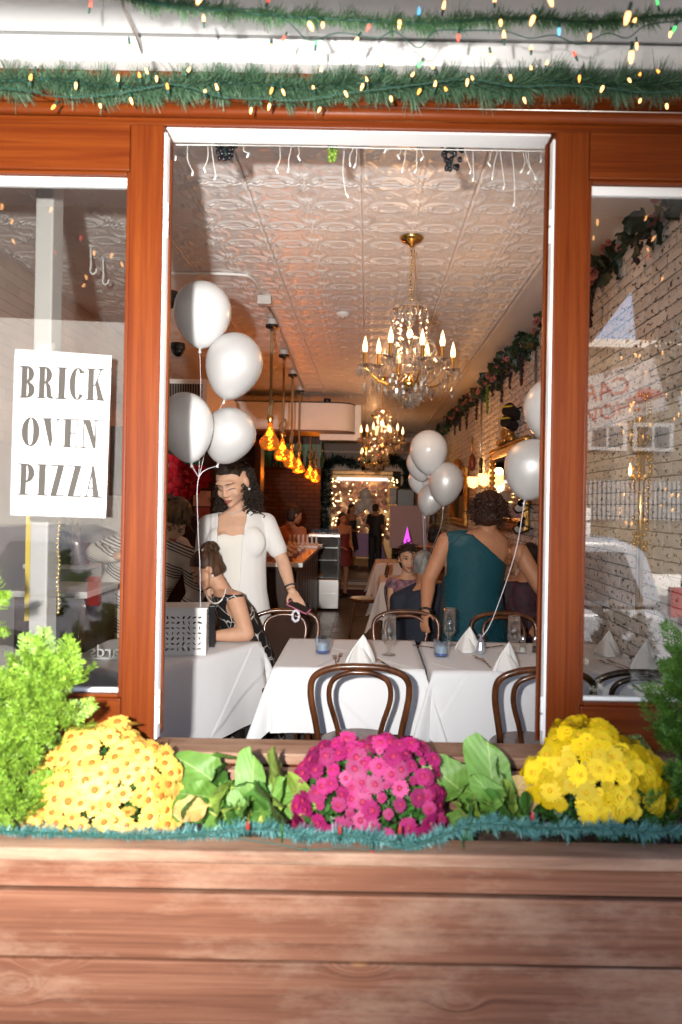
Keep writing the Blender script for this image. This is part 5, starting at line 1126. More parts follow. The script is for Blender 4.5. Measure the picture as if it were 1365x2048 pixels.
for k in range(4): MB().span(-.7+k*.33, -.4+k*.33, .045, .059, .08, .97).build('panel', m_barwood, bar, bev=.005)
MB().span(-.78, .70, 0, 3.3, 1.022, 1.068).build('countertop', m_bartop, bar, bev=.006); MB().span(.3, .702, -.012, -.001, 1.024, 1.066).build('edge_strip', m_white, bar)
# sweets and cups on the bar
ORD = ('first', 'second', 'third', 'fourth', 'fifth', 'sixth', 'seventh', 'eighth', 'ninth', 'tenth')
m_cake = M('pale_frosting', (.62, .50, .42), .6, var=.2, vs=40); m_case = M('paper_case', (.45, .22, .20), .7); g = random.Random(5); cup = MB().lathe([(0, 0), (.02, 0), (.028, .03), (0, .03)], 12).mesh('case', m_case); fro = MB().lathe([(.029, .03), (.03, .04), (.018, .055), (.006, .066), (0, .068)], 12).mesh('frosting', m_cake, True)
for i in range(7):
    for j in range(3):
        t = thing('cupcake', f'frosted cupcake, {ORD[i]} from the near end in the {("aisle", "middle", "inner")[j]} row on the bar', 'cupcake', (-.74-.10*j-.05*(i % 2), 4.75+i*.22, 1.069), group='cupcakes on the bar'); put('case', cup, t); put('frosting', fro, t)
st_me = MB().tube([(0, 0, 0), (0, 0, .10)], .003, 5).mesh('stick', m_white); cp_me = MB().ell((0, 0, 0), .02, None, 10, 6).mesh('cake_ball', m_cake, True)
st = thing('cake_pop_tray', 'tray of cake pops with upright sticks at the bar end', 'tray', (-.82, 7.0, 1.069)); MB().span(-.2, .2, -.16, .16, 0, .02).build('tray', m_white, st)
for i in range(7):
    for j in range(3): o = put('cake_ball', cp_me, st, (-.17+i*.057, -.1+j*.1, .04)); put('stick', st_me, o, (0, 0, .015))
for i in range(5):
    t = thing('wine_glass', f'empty wine glass, {ORD[i]} from the near end of the bar counter', 'glass', (-1.05-.09*(i % 3), 4.8+.16*i, 1.069), group='wine glasses on the bar'); MB().lathe([(0, 0), (.035, 0), (.004, .006), (.004, .07), (.03, .10), (.036, .14), (.03, .17), (.029, .17), (.034, .14), (.028, .102), (0, .078)], 16).build('glass_bowl', m_glass, t, True)
jar = thing('amber_jar', 'tall amber glass jar on the far bar end', 'jar', (-1.02, 7.5, 1.069)); MB().lathe([(0, 0), (.06, 0), (.06, .22), (.05, .24), (0, .24)], 18).build('body', M('amber_jar_glass', (.35, .12, .03), .2, coat=.5), jar, 40); MB().lathe([(0, .242), (.055, .242), (.055, .27), (0, .27)], 18).build('lid', m_chrome, jar, 40)
dc = thing('display_case', 'steel and glass pastry display case at the end of the bar', 'display case', (-.65, 8.72, 0)); w = .235
MB().span(-w, w, 0, .5, .03, .47).build('base_cabinet', m_steel, dc, bev=.006); MB().span(-w, w, -.008, -.001, .25, .262).build('seam', m_steel, dc)
for x in (-w, w-.022):
    for y in (.0, .478): MB().span(x, x+.022, y, y+.022, .471, 1.12).build('post', m_chrome if x < 0 else m_black, dc)
for z in (.49, .76, .95): MB().span(-w+.024, w-.024, .01, .46, z, z+.014).build('shelf', m_chrome, dc)
MB().span(-w-.01, w+.01, -.015, .52, 1.121, 1.16).build('top', m_steel, dc, bev=.004); MB().span(-w+.023, w-.023, .002, .008, .485, 1.118).build('front_glass', m_glass, dc); MB().span(-w+.023, w-.023, .48, .488, .485, 1.118).build('back_panel', m_barwood, dc)
for k in range(9): t = thing('shot_glass', f'small glass, {ORD[k]} from the left on top of the display case', 'glass', (-.84+k*.048, 8.9, 1.161), group='glasses on the display case'); MB().lathe([(0, 0), (.018, 0), (.021, .075), (.019, .075), (.016, .01), (0, .01)], 12).build('cup', m_frost, t)
t = thing('pastry_tray', 'small tray of golden pastries low in the display case', 'tray', (-.75, 8.8, .505)); MB().span(-.1, .1, -.05, .05, 0, .01).build('tray', m_chrome, t)
for k in range(4): MB().ell((-.06+k*.04, 0, .025), (.022, .03, .016), None, 10, 6).build('pastry', M('golden_pastry', (.5, .26, .07), .5), t, True)

# tall back-bar unit with shelves and bottles, green lit top shelf
bb = thing('back_bar', 'tall dark wooden back bar with bottle shelf', 'shelving', (-1.6, 7.6, 0))
for x0, x1, z0, z1 in ((-.9, -.82, 0, 2.5), (.05, .13, 0, 2.5), (-.82, .05, 2.42, 2.5), (-.82, .05, 0, .95), (-.82, .05, 1.45, 1.49), (-.82, .05, 1.95, 1.99)): MB().span(x0, x1, .0, .34, z0, z1).build('carcass_board', m_barwood, bb)
MB().span(-.82, .05, .3, .34, .951, 2.419).build('back_board', m_barwood, bb)
bs = thing('bottle_shelf', 'high shelf with green-lit bottles under the soffit', 'shelf', (-1.2, 10.55, 2.28)); MB().span(-.9, .35, 0, .3, -.03, 0).build('board', m_barwood, bs); MB().span(-.9, .35, .27, .3, .001, .55).build('back_board', M('shelf_back', (.08, .1, .09), .4), bs)
sgr = MB().span(-.85, .3, .06, .075, .52, .53).build('led_strip', glow('green_led', (.02, .9, .40), 5.0), bs); MB().span(-.9, .35, .0, .02, .40, .56).build('pelmet', m_barwood, bs)
for k in range(10): t = thing('bottle', f'dark liquor bottle, {ORD[k]} from the left on the green-lit shelf', 'bottle', (-1.95+k*.125, 10.7, 2.281), group='bottles on the green-lit shelf'); MB().lathe([(0, 0), (.035, 0), (.036, .17), (.013, .23), (.013, .29), (0, .29)], 12).build('body', M('green_bottle', (.01, .05, .03), .12, coat=.6) if k % 2 else m_gb, t, 40); MB().lathe([(.0, .291), (.014, .291), (.014, .31), (0, .31)], 10).build('stopper', m_gold, t)
# flyers and red blossoms on the screen behind the standing woman
scn = thing('notice_screen', 'dark wooden screen hung with flyers behind the guests at the left', 'screen', (-1.85, 4.75, 0)); MB().span(-.68, .47, 0, .05, 0, 2.35).build('board', m_barwood, scn)
MB().span(-.68, .47, -.02, -.001, 1.0, 1.06).build('ledge', m_barwood, scn)
def flyer(x0, y0, x1, y1, col, d=7.10, extra=None):
    a, b_ = P(x0, y1, d), P(x1, y0, d); o = Vector((-1.85, 4.75, 0)); MB().span(a.x-o.x, b_.x-o.x, -.008, -.003, a.z, b_.z).build('flyer', M('flyer_print', col, .5, var=.25, vs=9), scn)
for f in ((362, 918, 382, 965, (.02, .16, .20)), (380, 918, 402, 952, (.05, .25, .30)), (384, 982, 420, 1012, (.55, .33, .28)), (333, 952, 361, 982, (.6, .55, .5)), (365, 955, 378, 970, (.5, .3, .1)), (388, 1015, 418, 1040, (.4, .08, .06))): flyer(*f)
m_poi = M('red_bract', (.42, .008, .02), .5, var=.4, vs=20, rnd=.2); m_poiy = M('yellow_pistil', (.7, .5, .05), .5)
bract = leaf_mesh(2, .11, .036).mesh('bract', m_poi, True)
for k, (px, py) in enumerate(((345, 935), (362, 950), (385, 965), (350, 962), (400, 955), (372, 975))):
    p = P(px, py, 6.95); t = thing('poinsettia', ('red poinsettia blossom at the left edge of the screen', 'red poinsettia blossom above the white flyer', 'red poinsettia blossom under the teal flyer', 'red poinsettia blossom over the dark-haired head', 'red poinsettia blossom beside the face of the standing woman', 'lowest red poinsettia blossom on the screen')[k], 'flower', p)
    for j in range(9): a = 2*math.pi*j/9+k; o = put('bract', bract, t, (0, -.01*(j % 2), 0), (rad(70), 0, 0)); o.rotation_euler = (Matrix.Rotation(a, 3, 'Y') @ Matrix.Rotation(rad(75), 3, 'X')).to_euler()
    MB().ell((0, -.02, 0), .012, None, 8, 6).build('pistil', m_poiy, t, True)

# ================================================================== LEFT PANE: column, beads, shelf, cabinet
tag(MB().span(-.036, .036, -.05, .05, 0, HC-.02).build('column', M('grey_column_paint', (.40, .38, .36), .6), None, loc=(P(95, 700, 3.0).x, .6, 0), bev=.006), 'white painted column behind the left pane', 'column')
lw_ = struct(MB().span(-2.54, -1.72, .42, .47, 0, 2.25).build('window_return_wall', m_wallgrey))
fr = thing('refrigerator', 'tall white refrigerator behind the person in the striped sweater', 'refrigerator', (P(196, 1130, 6.0).x+.05, 3.5, 0)); MB().span(-.30, .16, 0, .6, .05, 1.66).build('cabinet', M('fridge_white', (.62, .66, .68), .35), fr, bev=.01); MB().span(-.28, .15, -.012, -.001, .1, 1.62).build('door', m_white, fr, bev=.01)
cb = thing('drawer_cabinet', 'dark drawer cabinet with pale counter behind the left pane', 'cabinet', (P(120, 1200, 4.1).x, 1.75, 0)); MB().span(-.28, .12, 0, .5, 0, 1.06).build('carcass', m_barwood, cb); MB().span(-.3, .14, -.02, .5, 1.062, 1.10).build('counter', m_can, cb, bev=.005)
for k in range(4):
    o = MB().span(-.26, .10, -.02, -.001, .80-k*.25, 1.02-k*.25).build('drawer', m_barwood, cb, bev=.004); MB().tube([(-.14, -.045, .92-k*.25), (-.02, -.045, .92-k*.25)], .007, 8).build('handle', m_chrome, o, True)
sh = thing('wall_shelf', 'white shelf carrying packets behind the left pane', 'shelf', (P(130, 1130, 5.2).x, 2.8, 0)); zs = P(130, 1130, 5.2).z; MB().span(-.30, .16, 0, .3, zs-.03, zs).build('board', m_white, sh); MB().span(-.30, .16, .28, .3, 0, zs+.5).build('back_panel', m_wallgrey, sh)
for k, (x, w2, h, col, lb) in enumerate(((.08, .10, .16, (.22, .05, .03), 'red packet on the white shelf'), (-.03, .08, .28, (.10, .12, .10), 'dark printed box on the white shelf'), (-.13, .06, .24, (.30, .14, .06), 'tall brown box on the white shelf'), (.0, .07, .33, (.5, .48, .42), 'pale tall packet at the back of the white shelf'))):
    o = MB().span(-w2/2, w2/2, 0, .1, 0, h).build('packet', M('packet_print', col, .4, var=.5, vs=22), None, loc=(sh.location.x+x, 2.82+.07*(k == 3), zs+.001), bev=.003); tag(o, lb, 'packet')
m_pearl = M('gold_bead', (.6, .45, .2), .25, .6)
for k, (px, y0, y1, gold) in enumerate(((76, 1035, 1235, 1), (118, 1035, 1225, 1), (56, 1038, 1240, 0), (97, 1038, 1235, 0))):
    d = 3.0; a, b_ = P(px, y0-330, d), P(px-2, y1, d); t = thing('hanging_strand', ('gold bead strand nearer the post behind the left pane', 'gold bead strand farther right behind the left pane', 'yellow ribbon strip at the far left behind the pane', 'yellow ribbon strip between the bead strands')[k], 'decoration', b_); L_ = a-b_
    if gold:
        me = MB().ell((0, 0, 0), .0075, None, 8, 6).mesh('bead', m_pearl, True)
        MB().tube([(0, 0, 0), L_], .0015, 4).build('thread', m_wwire, t)
        for j in range(46): put('bead', me, t, L_*(j/45*.75)+Vector((.004*math.sin(j*.7), 0, 0)))
    else: MB().span(-.011, .011, -.001, .001, 0, L_.z).build('ribbon', M('yellow_satin', (.55, .40, .05), .35), t); MB().span(-.011, .011, -.004, .003, -.004, -.001).build('hem', M('hem_satin', (.4, .3, .05), .4), t)

# ================================================================== BRICK WALL SIDE
m_rose = M('pink_rose', (.42, .15, .13), .6, rnd=.3); m_dl = M('dark_artificial_leaf', (.018, .04, .018), .45, var=.4, rnd=.3); m_wis = M('dark_wisteria', (.02, .012, .018), .6); m_wisg = M('green_wisteria', (.12, .22, .03), .6)
fg = thing('flower_garland', 'artificial rose and wisteria garland along the ceiling of the brick wall', 'garland', (XR-.07, 1.2, HC-.1)); g = random.Random(8)
vine = spline([(0+.02*math.sin(k), k*.5, .02*math.cos(k*1.7)) for k in range(25)], 6); MB().tube(vine, .006, 5).build('vine', m_gwire, fg, True)
lf_me = leaf_mesh(4, .085, .034).mesh('leaf', m_dl, True)
def rose_mesh(seed):
    b = MB(); gg = random.Random(seed)
    for k, (n_, r, tl) in enumerate(((7, .05, .012), (6, .038, .024), (5, .025, .032), (3, .012, .036))):
        for j in range(n_):
            a = 2*math.pi*(j+.5*k)/n_; c, s = math.cos(a), math.sin(a); w = r*.75
            b.add([(0, 0, tl*.2), (r*.7*c-w*s*.7, r*.7*s+w*c*.7, tl+.006), (r*c, r*s, tl+gg.uniform(-.004, .006)), (r*.7*c+w*s*.7, r*.7*s-w*c*.7, tl+.006)], [(0, 3, 2, 1)])
    return b.mesh('rose', m_rose, True)
rs = [rose_mesh(s) for s in range(3)]
nroses = 0
for k in range(280):
    y = g.uniform(.05, 11.5)**1.0; put('leaf', lf_me, fg, (g.uniform(-.07, .05), y, g.uniform(-.10, .07)), (g.uniform(0, 6), g.uniform(0, 6), g.uniform(0, 6)), g.uniform(1.0, 1.8))
for k in range(75):
    y = .1+k*.15+g.uniform(-.05, .05); nn = Vector((-1, -.8, g.uniform(-.8, .5))); put('rose', g.choice(rs), fg, (-.05+g.uniform(-.03, .02), y, g.uniform(-.08, .05)), nn.to_track_quat('Z', 'Y').to_euler(), g.uniform(.45, .95))
def wist(y, L_, mat):
    b = MB()
    for i in range(int(L_*260)): f = g.random(); r = .038*(1-f*.75); a = g.uniform(0, 6.28); b.ell((r*math.cos(a)*g.random(), r*math.sin(a)*g.random(), -f*L_), (.010, .010, .012), None, 6, 4)
    b.build('hanging_blossom', mat, fg, True, (-.02, y, -.05))
for y, L_, m in ((.5, .16, m_wis), (1.35, .3, m_wis), (1.75, .22, m_wisg), (3.55, .34, m_wis), (4.15, .28, m_wis), (4.6, .36, m_wis), (5.2, .2, m_wis), (5.6, .36, m_wisg), (6.5, .34, m_wis), (7.5, .36, m_wis), (8.3, .3, m_wis), (9.0, .3, m_wis)): wist(y, L_, m)
for px, lb, zt in ((1072, 'steel conduit pipe on the brick wall near the window post', 3.1), (963, 'steel conduit pipe on the brick wall above the sconces', 3.1)):
    d = XR*FPX/(px-VX); t = thing('wall_conduit', lb, 'conduit', (XR-.02, d-CAMD, 0)); MB().tube([(0, 0, 1.9), (0, 0, zt)], .012, 8).build('pipe', m_steel, t, True); MB().box((.01, 0, 2.6), (.03, .03, .02)).build('clip', m_steel, t)
# gilt mirrors
m_mirror = M('mirror_glass', (.72, .70, .66), .03, 1)
def mirror(label, d0_, d1_, z0, z1):
    y0, y1 = d0_-CAMD, d1_-CAMD; t = thing('wall_mirror', label, 'mirror', (XR-.01, (y0+y1)/2, z0)); L_, H_ = (y1-y0)/2, z1-z0
    MB().span(-.05, -.03, -L_+.12, L_-.12, .12, H_-.12).build('glass', m_mirror, t)
    for nm, a in (('side_moulding', (-L_, -L_+.13, 0, H_)), ('side_moulding', (L_-.13, L_, 0, H_)), ('cross_moulding', (-L_+.131, L_-.131, 0, .13)), ('cross_moulding', (-L_+.131, L_-.131, H_-.13, H_))):
        y_0, y_1, z_0, z_1 = a; o = MB().span(-.075, -.0, y_0, y_1, z_0, z_1).build(nm, m_giltwood, t, bev=.025)
        vert = (y_1-y_0) < (z_1-z_0); n_ = int(max(y_1-y_0, z_1-z_0)/.06); k_me = MB().ell((0, 0, 0), (.03, .03, .03), None, 8, 6)
        b = MB()
        for i in range(n_): f = (i+.5)/n_; b.ell((-.075, y_0+.03 if vert else y_0+(y_1-y_0)*f, z_0+(z_1-z_0)*f if vert else z_1-.03), (.018, .022, .022), None, 8, 5)
        b.build('beading', m_giltwood, o, True)
    cr = MB(); gg = random.Random(2)
    for i in range(40): a = gg.uniform(-1, 1); cr.ell((-.06+gg.uniform(-.02, .02), a*.4, H_+.02+(1-abs(a))*.16*gg.random()), (.03, gg.uniform(.02, .05), gg.uniform(.02, .05)), None, 8, 5)
    cr.build('crest', m_giltwood, t, True); return t
mirror('ornate gilt mirror on the brick wall by the right balloons', 7.0, 9.0, 1.38, 2.32); mirror('second gilt mirror farther down the brick wall', 11.3, 13.2, 1.30, 2.25)
m_sconce = glow('sconce_crystal_glow', (1, .48, .14), 1.6, (1, .7, .3))
for px, lb in ((946, 'lit beaded sconce lamp on the brick wall left of the gilt mirror'), (968, 'lit beaded sconce lamp nearest the gilt mirror')):
    d = (XR-.14)*FPX/(px-VX); t = thing('wall_sconce', lb, 'sconce', (XR-.14, d-CAMD, 1.93)); MB().tube(spline([(.13, 0, -.12), (.05, 0, -.14), (0, 0, -.06)], 6), .01, 8).build('arm', m_gold, t, True); MB().lathe([(.02, -.05), (.06, -.03), (.075, .03), (.07, .09), (0, .09)], 18).build('shade', m_sconce, t, True)
    b = MB()
    for r_ in range(5):
        for k in range(14): a = 2*math.pi*(k+.5*(r_ % 2))/14; rr = (.062, .076, .08, .08, .076)[r_]; b.ell((rr*math.cos(a), rr*math.sin(a), -.03+r_*.03), .011, None, 6, 4)
    b.build('bead_cage', m_crystal, t, True); lamp_light(t, (-.02, 0, .13), 2, (1, .48, .15), .05)
for k, (px, py, lb) in enumerate(((1022, 822, 'upper'), (1018, 845, 'lower'))):
    d = 1.48*FPX/(px-VX); p = P(px, py, d); t = thing('spot_lamp', lb+' black wall spotlight with yellow edge above the gilt mirror', 'spotlight', p, (0, 0, rad(-50))); MB().lathe([(0, -.1), (.06, -.1), (.075, .05), (0, .05)], 16, (0, 0, 0), 0, Matrix.Rotation(rad(70), 3, 'X')).build('housing', m_black, t, 40); MB().span(-.08, .08, -.085, -.07, .03, .045).build('rim', M('yellow_rim', (.6, .45, .04), .4), t); MB().tube([(0, 0, 0), (.1, .1, .05)], .012, 6).build('bracket', m_black, t)
wr = P(1068, 1030, 6.9); t = thing('bottle_rack', 'iron wall rack holding dark wine bottles beside the window post', 'wine rack', (XR-.12, wr.y, wr.z)); b = MB()
for k in range(3): z = -.14+k*.2; MB().tube(spline([(.11, 0, z), (-.02, -.04, z+.05), (-.08, .0, z), (0, .06, z-.04), (.1, .1, z)], 6), .006, 6).build('scroll', m_matteblack, t, True)
for k in range(2):
    o = thing('wine_bottle', ('lower', 'upper')[k]+' dark wine bottle lying in the wall rack', 'bottle', (XR-.13, wr.y, wr.z-.1+k*.2)); MB().lathe([(0, -.14), (.036, -.14), (.037, .05), (.014, .1), (.014, .17), (0, .17)], 14, (0, 0, 0), 0, Matrix.Rotation(rad(65), 3, 'X')).build('body', m_gb, o, 40); MB().lathe([(.038, -.09), (.0385, .02)], 14, (0, 0, 0), 0, Matrix.Rotation(rad(65), 3, 'X')).build('paper_label', m_napkin, o)
# ornaments between the mirrors
for k, (px, py, lb) in enumerate(((945, 925, 'carved deer-shaped dark red wall ornament above the sconce'), (962, 945, 'round black iron ornament beside the sconce'))):
    d = 1.52*FPX/(px-VX); p = P(px, py, d); t = thing('wall_ornament', lb, 'ornament', p)
    if k == 0: MB().ell((0, 0, 0), (.05, .06, .13), None, 12, 8).build('body', M('dark_red_carving', (.10, .02, .015), .4, .3, bump=.5, bs=40), t, True); MB().tube(spline([(0, 0, .1), (-.02, -.05, .25), (0, .02, .36), (.0, .05, .25), (0, .0, .12)], 6), .012, 6).build('crest', m_giltwood, t, True)
    else:
        for z in (.12, 0, -.1): MB().tube([(.0, .07*math.cos(a), z+.07*math.sin(a)) for a in [2*math.pi*i/16 for i in range(16)]], .018, 6, 0, True).build('ring', m_matteblack, t, True)
ref = P(1352, 960, 3.95); t = thing('candle_ornament', 'golden glittering ornament with candles seen through the right pane', 'ornament', (XR-.10, ref.y, 1.2)); g2 = random.Random(9); b = MB()
for i in range(130): z = g2.uniform(.2, 1.05); r = .075*(1-abs(z-.7)*.8); a = g2.uniform(0, 6.28); b.ell((r*math.cos(a)*.6, r*math.sin(a), z), .013, None, 6, 4)
b.build('bead_cluster', M('gold_glitter', (.65, .36, .06), .2, .9), t, True); MB().tube([(0, 0, -.15), (0, 0, 1.0)], .02, 8).build('stand', m_gold, t, True); MB().lathe([(0, .85), (.008, .86), (.010, .88), (.004, .91), (0, .925)], 10, (-.06, 0, -.25)).build('lamp', glow('warm_ornament_light', (1, .5, .15), 3), t, True)

# ================================================================== FAR END
def frame(label, px0, py0, px1, py1, d, col, gold=True):
    a, b_ = P(px0, py1, d), P(px1, py0, d); c = Vector(((a.x+b_.x)/2, a.y, (a.z+b_.z)/2)); t = thing('picture_frame', label, 'picture', c); w, h = (b_.x-a.x)/2, (b_.z-a.z)/2; m = m_giltwood if gold else m_black; e = .045
    for q in ((-w, w, h-e, h), (-w, w, -h, -h+e), (-w, -w+e, -h+e, h-e), (w-e, w, -h+e, h-e)): MB().span(q[0], q[1], -.03, 0, q[2], q[3]).build('frame_side', m, t, bev=.005)
    MB().span(-w+e, w-e, -.012, -.002, -h+e, h-e).build('picture', M('faded_print', col, .35, var=.5, vs=7), t); return t
frame('upper framed picture left of the rear doorway', 620, 955, 648, 1002, 16.98, (.35, .32, .3), False); frame('wide framed family photograph left of the rear doorway', 617, 1005, 656, 1041, 16.98, (.42, .40, .38))
frame('upper framed picture right of the rear doorway', 776, 973, 797, 1012, 16.98, (.25, .22, .2)); frame('lower framed picture right of the rear doorway', 778, 1014, 801, 1047, 16.98, (.12, .11, .1))
dg_ = thing('door_garland', 'dark leafy garland with tiny lights around the rear doorway', 'garland', (-.04, 14.45, .24)); g = random.Random(12)
path = spline([(-.90, 0, 0), (-.93, 0, .8), (-.90, 0, 1.6), (-.90, 0, 2.2), (-.7, 0, 2.42), (-.2, 0, 2.3), (.3, 0, 2.32), (.75, 0, 2.42), (.95, 0, 2.15), (.9, 0, 1.7)], 10)
V, F = needles(path, 3500, .16, (.05, .13), .016, .1, True, 4); me = soup(V, F); me.materials.append(M('dark_garland_leaf', (.012, .025, .015), .5, var=.3)); put('leaves', me, dg_); MB().tube(path, .02, 6).build('vine', m_gwire, dg_, True)
lt = thing('fairy_light_curtain', 'curtain of tiny warm lights inside the rear doorway', 'string lights', (-.04, 14.9, .24)); tiny = MB().ell((0, 0, 0), .014, None, 6, 4).mesh('tiny_bulb', glow('tiny_warm_bulb', (1, .60, .25), 3))
MB().tube([(-.82, 0, 2.1), (.8, 0, 2.1)], .008, 5).build('wire', m_gwire, lt)
for k in range(150):
    x = (-.80+g.random()*.22) if k % 3 == 0 else ((.60+g.random()*.2) if k % 3 == 1 else g.uniform(-.7, .6)); put('tiny_bulb', tiny, lt, (x, g.uniform(-.05, .3), g.uniform(.3, 2.05)))
wf = thing('flower_wall', 'glittering wall of pale flowers behind the cake table', 'flower wall', (-.1, 16.4, .24)); MB().span(-.85, .75, .1, .16, 0, 2.3).build('panel', M('gold_sequin_panel', (.35, .20, .08), .3, .6, var=.6, vs=40), wf); fl_ = [rose_mesh(s+20) for s in range(2)]
for me in fl_: me.materials.clear(); me.materials.append(M('blush_flower', (.62, .40, .34), .6, rnd=.5))
for k in range(180): put('flower', g.choice(fl_), wf, (g.uniform(-.8, .7), g.uniform(-.02, .09), g.uniform(.3, 2.0)), (rad(90)+g.uniform(-.5, .5), 0, g.uniform(-.5, .5)), g.uniform(1.2, 2.4))
MB().span(-.7, .62, -.1, -.06, 2.0, 2.08).build('light_bar', glow('cool_light_bar', (.8, .9, 1), .25), wf); lamp_light(wf, (0, -.9, 1.9), 5, (1, .6, .3), .2)
for k, (px, py, r) in enumerate(((731, 990, 16), (722, 1012, 14), (735, 1005, 13), (708, 1026, 12), (745, 1018, 12), (712, 1045, 11))):
    p = P(px, py, 16.6); t = thing('balloon', ('top', 'second', 'third', 'left', 'right', 'lowest')[k]+' small pale balloon of the far bunch in the rear doorway', 'balloon', p); R_ = r/FPX*16.6*.8; MB().lathe([(.01, -R_*1.25), (R_*.5, -R_*.95), (R_*.92, -R_*.35), (R_, .1*R_), (R_*.85, R_*.6), (R_*.4, R_*.98), (0, R_*1.06)], 18).build('skin', m_bal, t, True); MB().lathe([(0, -R_*1.25), (.014, -R_*1.26), (.02, -R_*1.34), (0, -R_*1.34)], 8).build('knot', m_bal, t)
sp = thing('loudspeaker', 'black loudspeaker on a stand right of the rear doorway', 'loudspeaker', (P(811, 1010, 14.0).x, 11.6, .236)); zc = P(811, 1006, 14.0).z-.236; MB().tube([(0, 0, .1), (0, 0, zc-.28)], .02, 8).build('pole', m_black, sp)
MB().span(-.17, .17, -.15, .15, zc-.28, zc+.28).build('cabinet', m_matteblack, sp, bev=.02); MB().span(-.15, .15, -.156, -.151, zc-.25, zc+.25).build('grille', m_black, sp)
for k in range(3): a = 2*math.pi*k/3+.5; MB().tube([(0, 0, .45), (.35*math.cos(a), .35*math.sin(a), 0)], .012, 6).build('leg', m_black, sp)
ps = thing('projector_screen', 'pale panel leaning on the brick wall beyond the older woman', 'panel', (.75, 9.95, 0)); MB().span(-.36, .3, .0, .03, .9, 1.62).build('sheet', M('dusty_mauve_panel', (.28, .20, .22), .6), ps); 
for x in (-.3, .26): MB().tube([(x, .04, 0), (x, .04, 1.5)], .015, 6).build('leg', m_black, ps)
cn = thing('uplight_cone', 'glowing magenta cone lamp near the older woman', 'lamp', P(815, 1072, 10.5)); MB().tube([(0, 0, -.16), (0, 0, -P(815, 1072, 10.5).z)], .012, 6).build('stem', m_black, cn); MB().lathe([(.07, -.15), (.025, .03), (0, .14)], 4).build('cone', glow('magenta_glow', (.75, .10, .9), .3), cn); MB().lathe([(0, -.16), (.10, -.16), (.10, -.151), (0, -.151)], 12).build('foot', m_black, cn)
# ================================================================== PEOPLE
def skin_mat(name, col):
    m = M(name, col, .55, spec=.35, var=.08, vs=14, sss=.12, bump=.03, bs=120); return m
m_skin1 = skin_mat('skin_light_brown', (.60, .36, .245)); m_skin2 = skin_mat('skin_tan', (.54, .30, .19)); m_skin3 = skin_mat('skin_warm_brown', (.40, .185, .10))
def hair_mat(name, a, b_):
    m = M(name, a, .55, spec=.3, col2=b_, vs=26, bump=.5, bs=90, stretch=(1, 1, .25)); return m
m_hblack = hair_mat('black_hair', (.008, .006, .005), (.035, .022, .016)); m_hbrown = hair_mat('brown_hair', (.03, .014, .008), (.10, .048, .022)); m_hgrey = hair_mat('grey_hair', (.08, .075, .07), (.30, .29, .28)); m_hstreak = hair_mat('streaked_hair', (.010, .007, .005), (.22, .13, .06)); m_haub = hair_mat('auburn_hair', (.02, .008, .005), (.055, .021, .010))
m_lip = M('lip', (.34, .075, .065), .35); m_brow = M('eyebrow', (.04, .025, .018), .8); m_lash = M('lash', (.01, .008, .007), .6); m_eyew = M('eye_white', (.40, .36, .33), .4); m_iris = M('iris', (.02, .012, .008), .15); m_pearlj = M('pearl', (.7, .66, .62), .2, coat=.5)

def blob(name, mb, mat, parent, voxel=.009, smooth=6, cut=None, factor=.5, thick=0):
    """one continuous skin over overlapping closed shapes"""
    me = mb.mesh(name, mat, True); o = bpy.data.objects.new('tmp', me); COL.objects.link(o)
    r = o.modifiers.new('r', 'REMESH'); r.mode = 'VOXEL'; r.voxel_size = voxel; r.use_smooth_shade = True
    if smooth: s = o.modifiers.new('s', 'SMOOTH'); s.factor = factor; s.iterations = smooth
    dg = bpy.context.evaluated_depsgraph_get(); out = bpy.data.meshes.new_from_object(o.evaluated_get(dg)); bpy.data.objects.remove(o)
    if cut:
        nv = len(out.vertices); co = np.empty(nv*3); out.vertices.foreach_get('co', co); co = co.reshape(-1, 3)
        kill = np.array([bool(cut(Vector(c))) for c in co]); fs = [tuple(p.vertices) for p in out.polygons]; keep = [f for f in fs if not any(kill[i] for i in f)]
        cnt = {}
        for f in keep:
            for i in range(len(f)):
                e = (min(f[i], f[i-1]), max(f[i], f[i-1])); cnt[e] = cnt.get(e, 0)+1
        nb = {}
        for (i, j), n_ in cnt.items():
            if n_ == 1: nb.setdefault(i, []).append(j); nb.setdefault(j, []).append(i)
        for _ in range(10):                                          # even out the stepped cut edge
            new = {i: co[i]*.4+np.mean(co[v_], axis=0)*.6 for i, v_ in nb.items()}
            for i, p_ in new.items(): co[i] = p_
        out = bpy.data.meshes.new(name); out.from_pydata(co.tolist(), [], keep)
    out.materials.clear(); out.materials.append(mat); out.shade_smooth(); out.name = name
    ob = put(name, out, parent)
    if thick: sd_ = ob.modifiers.new('t', 'SOLIDIFY'); sd_.thickness = thick; sd_.offset = 1
    return ob
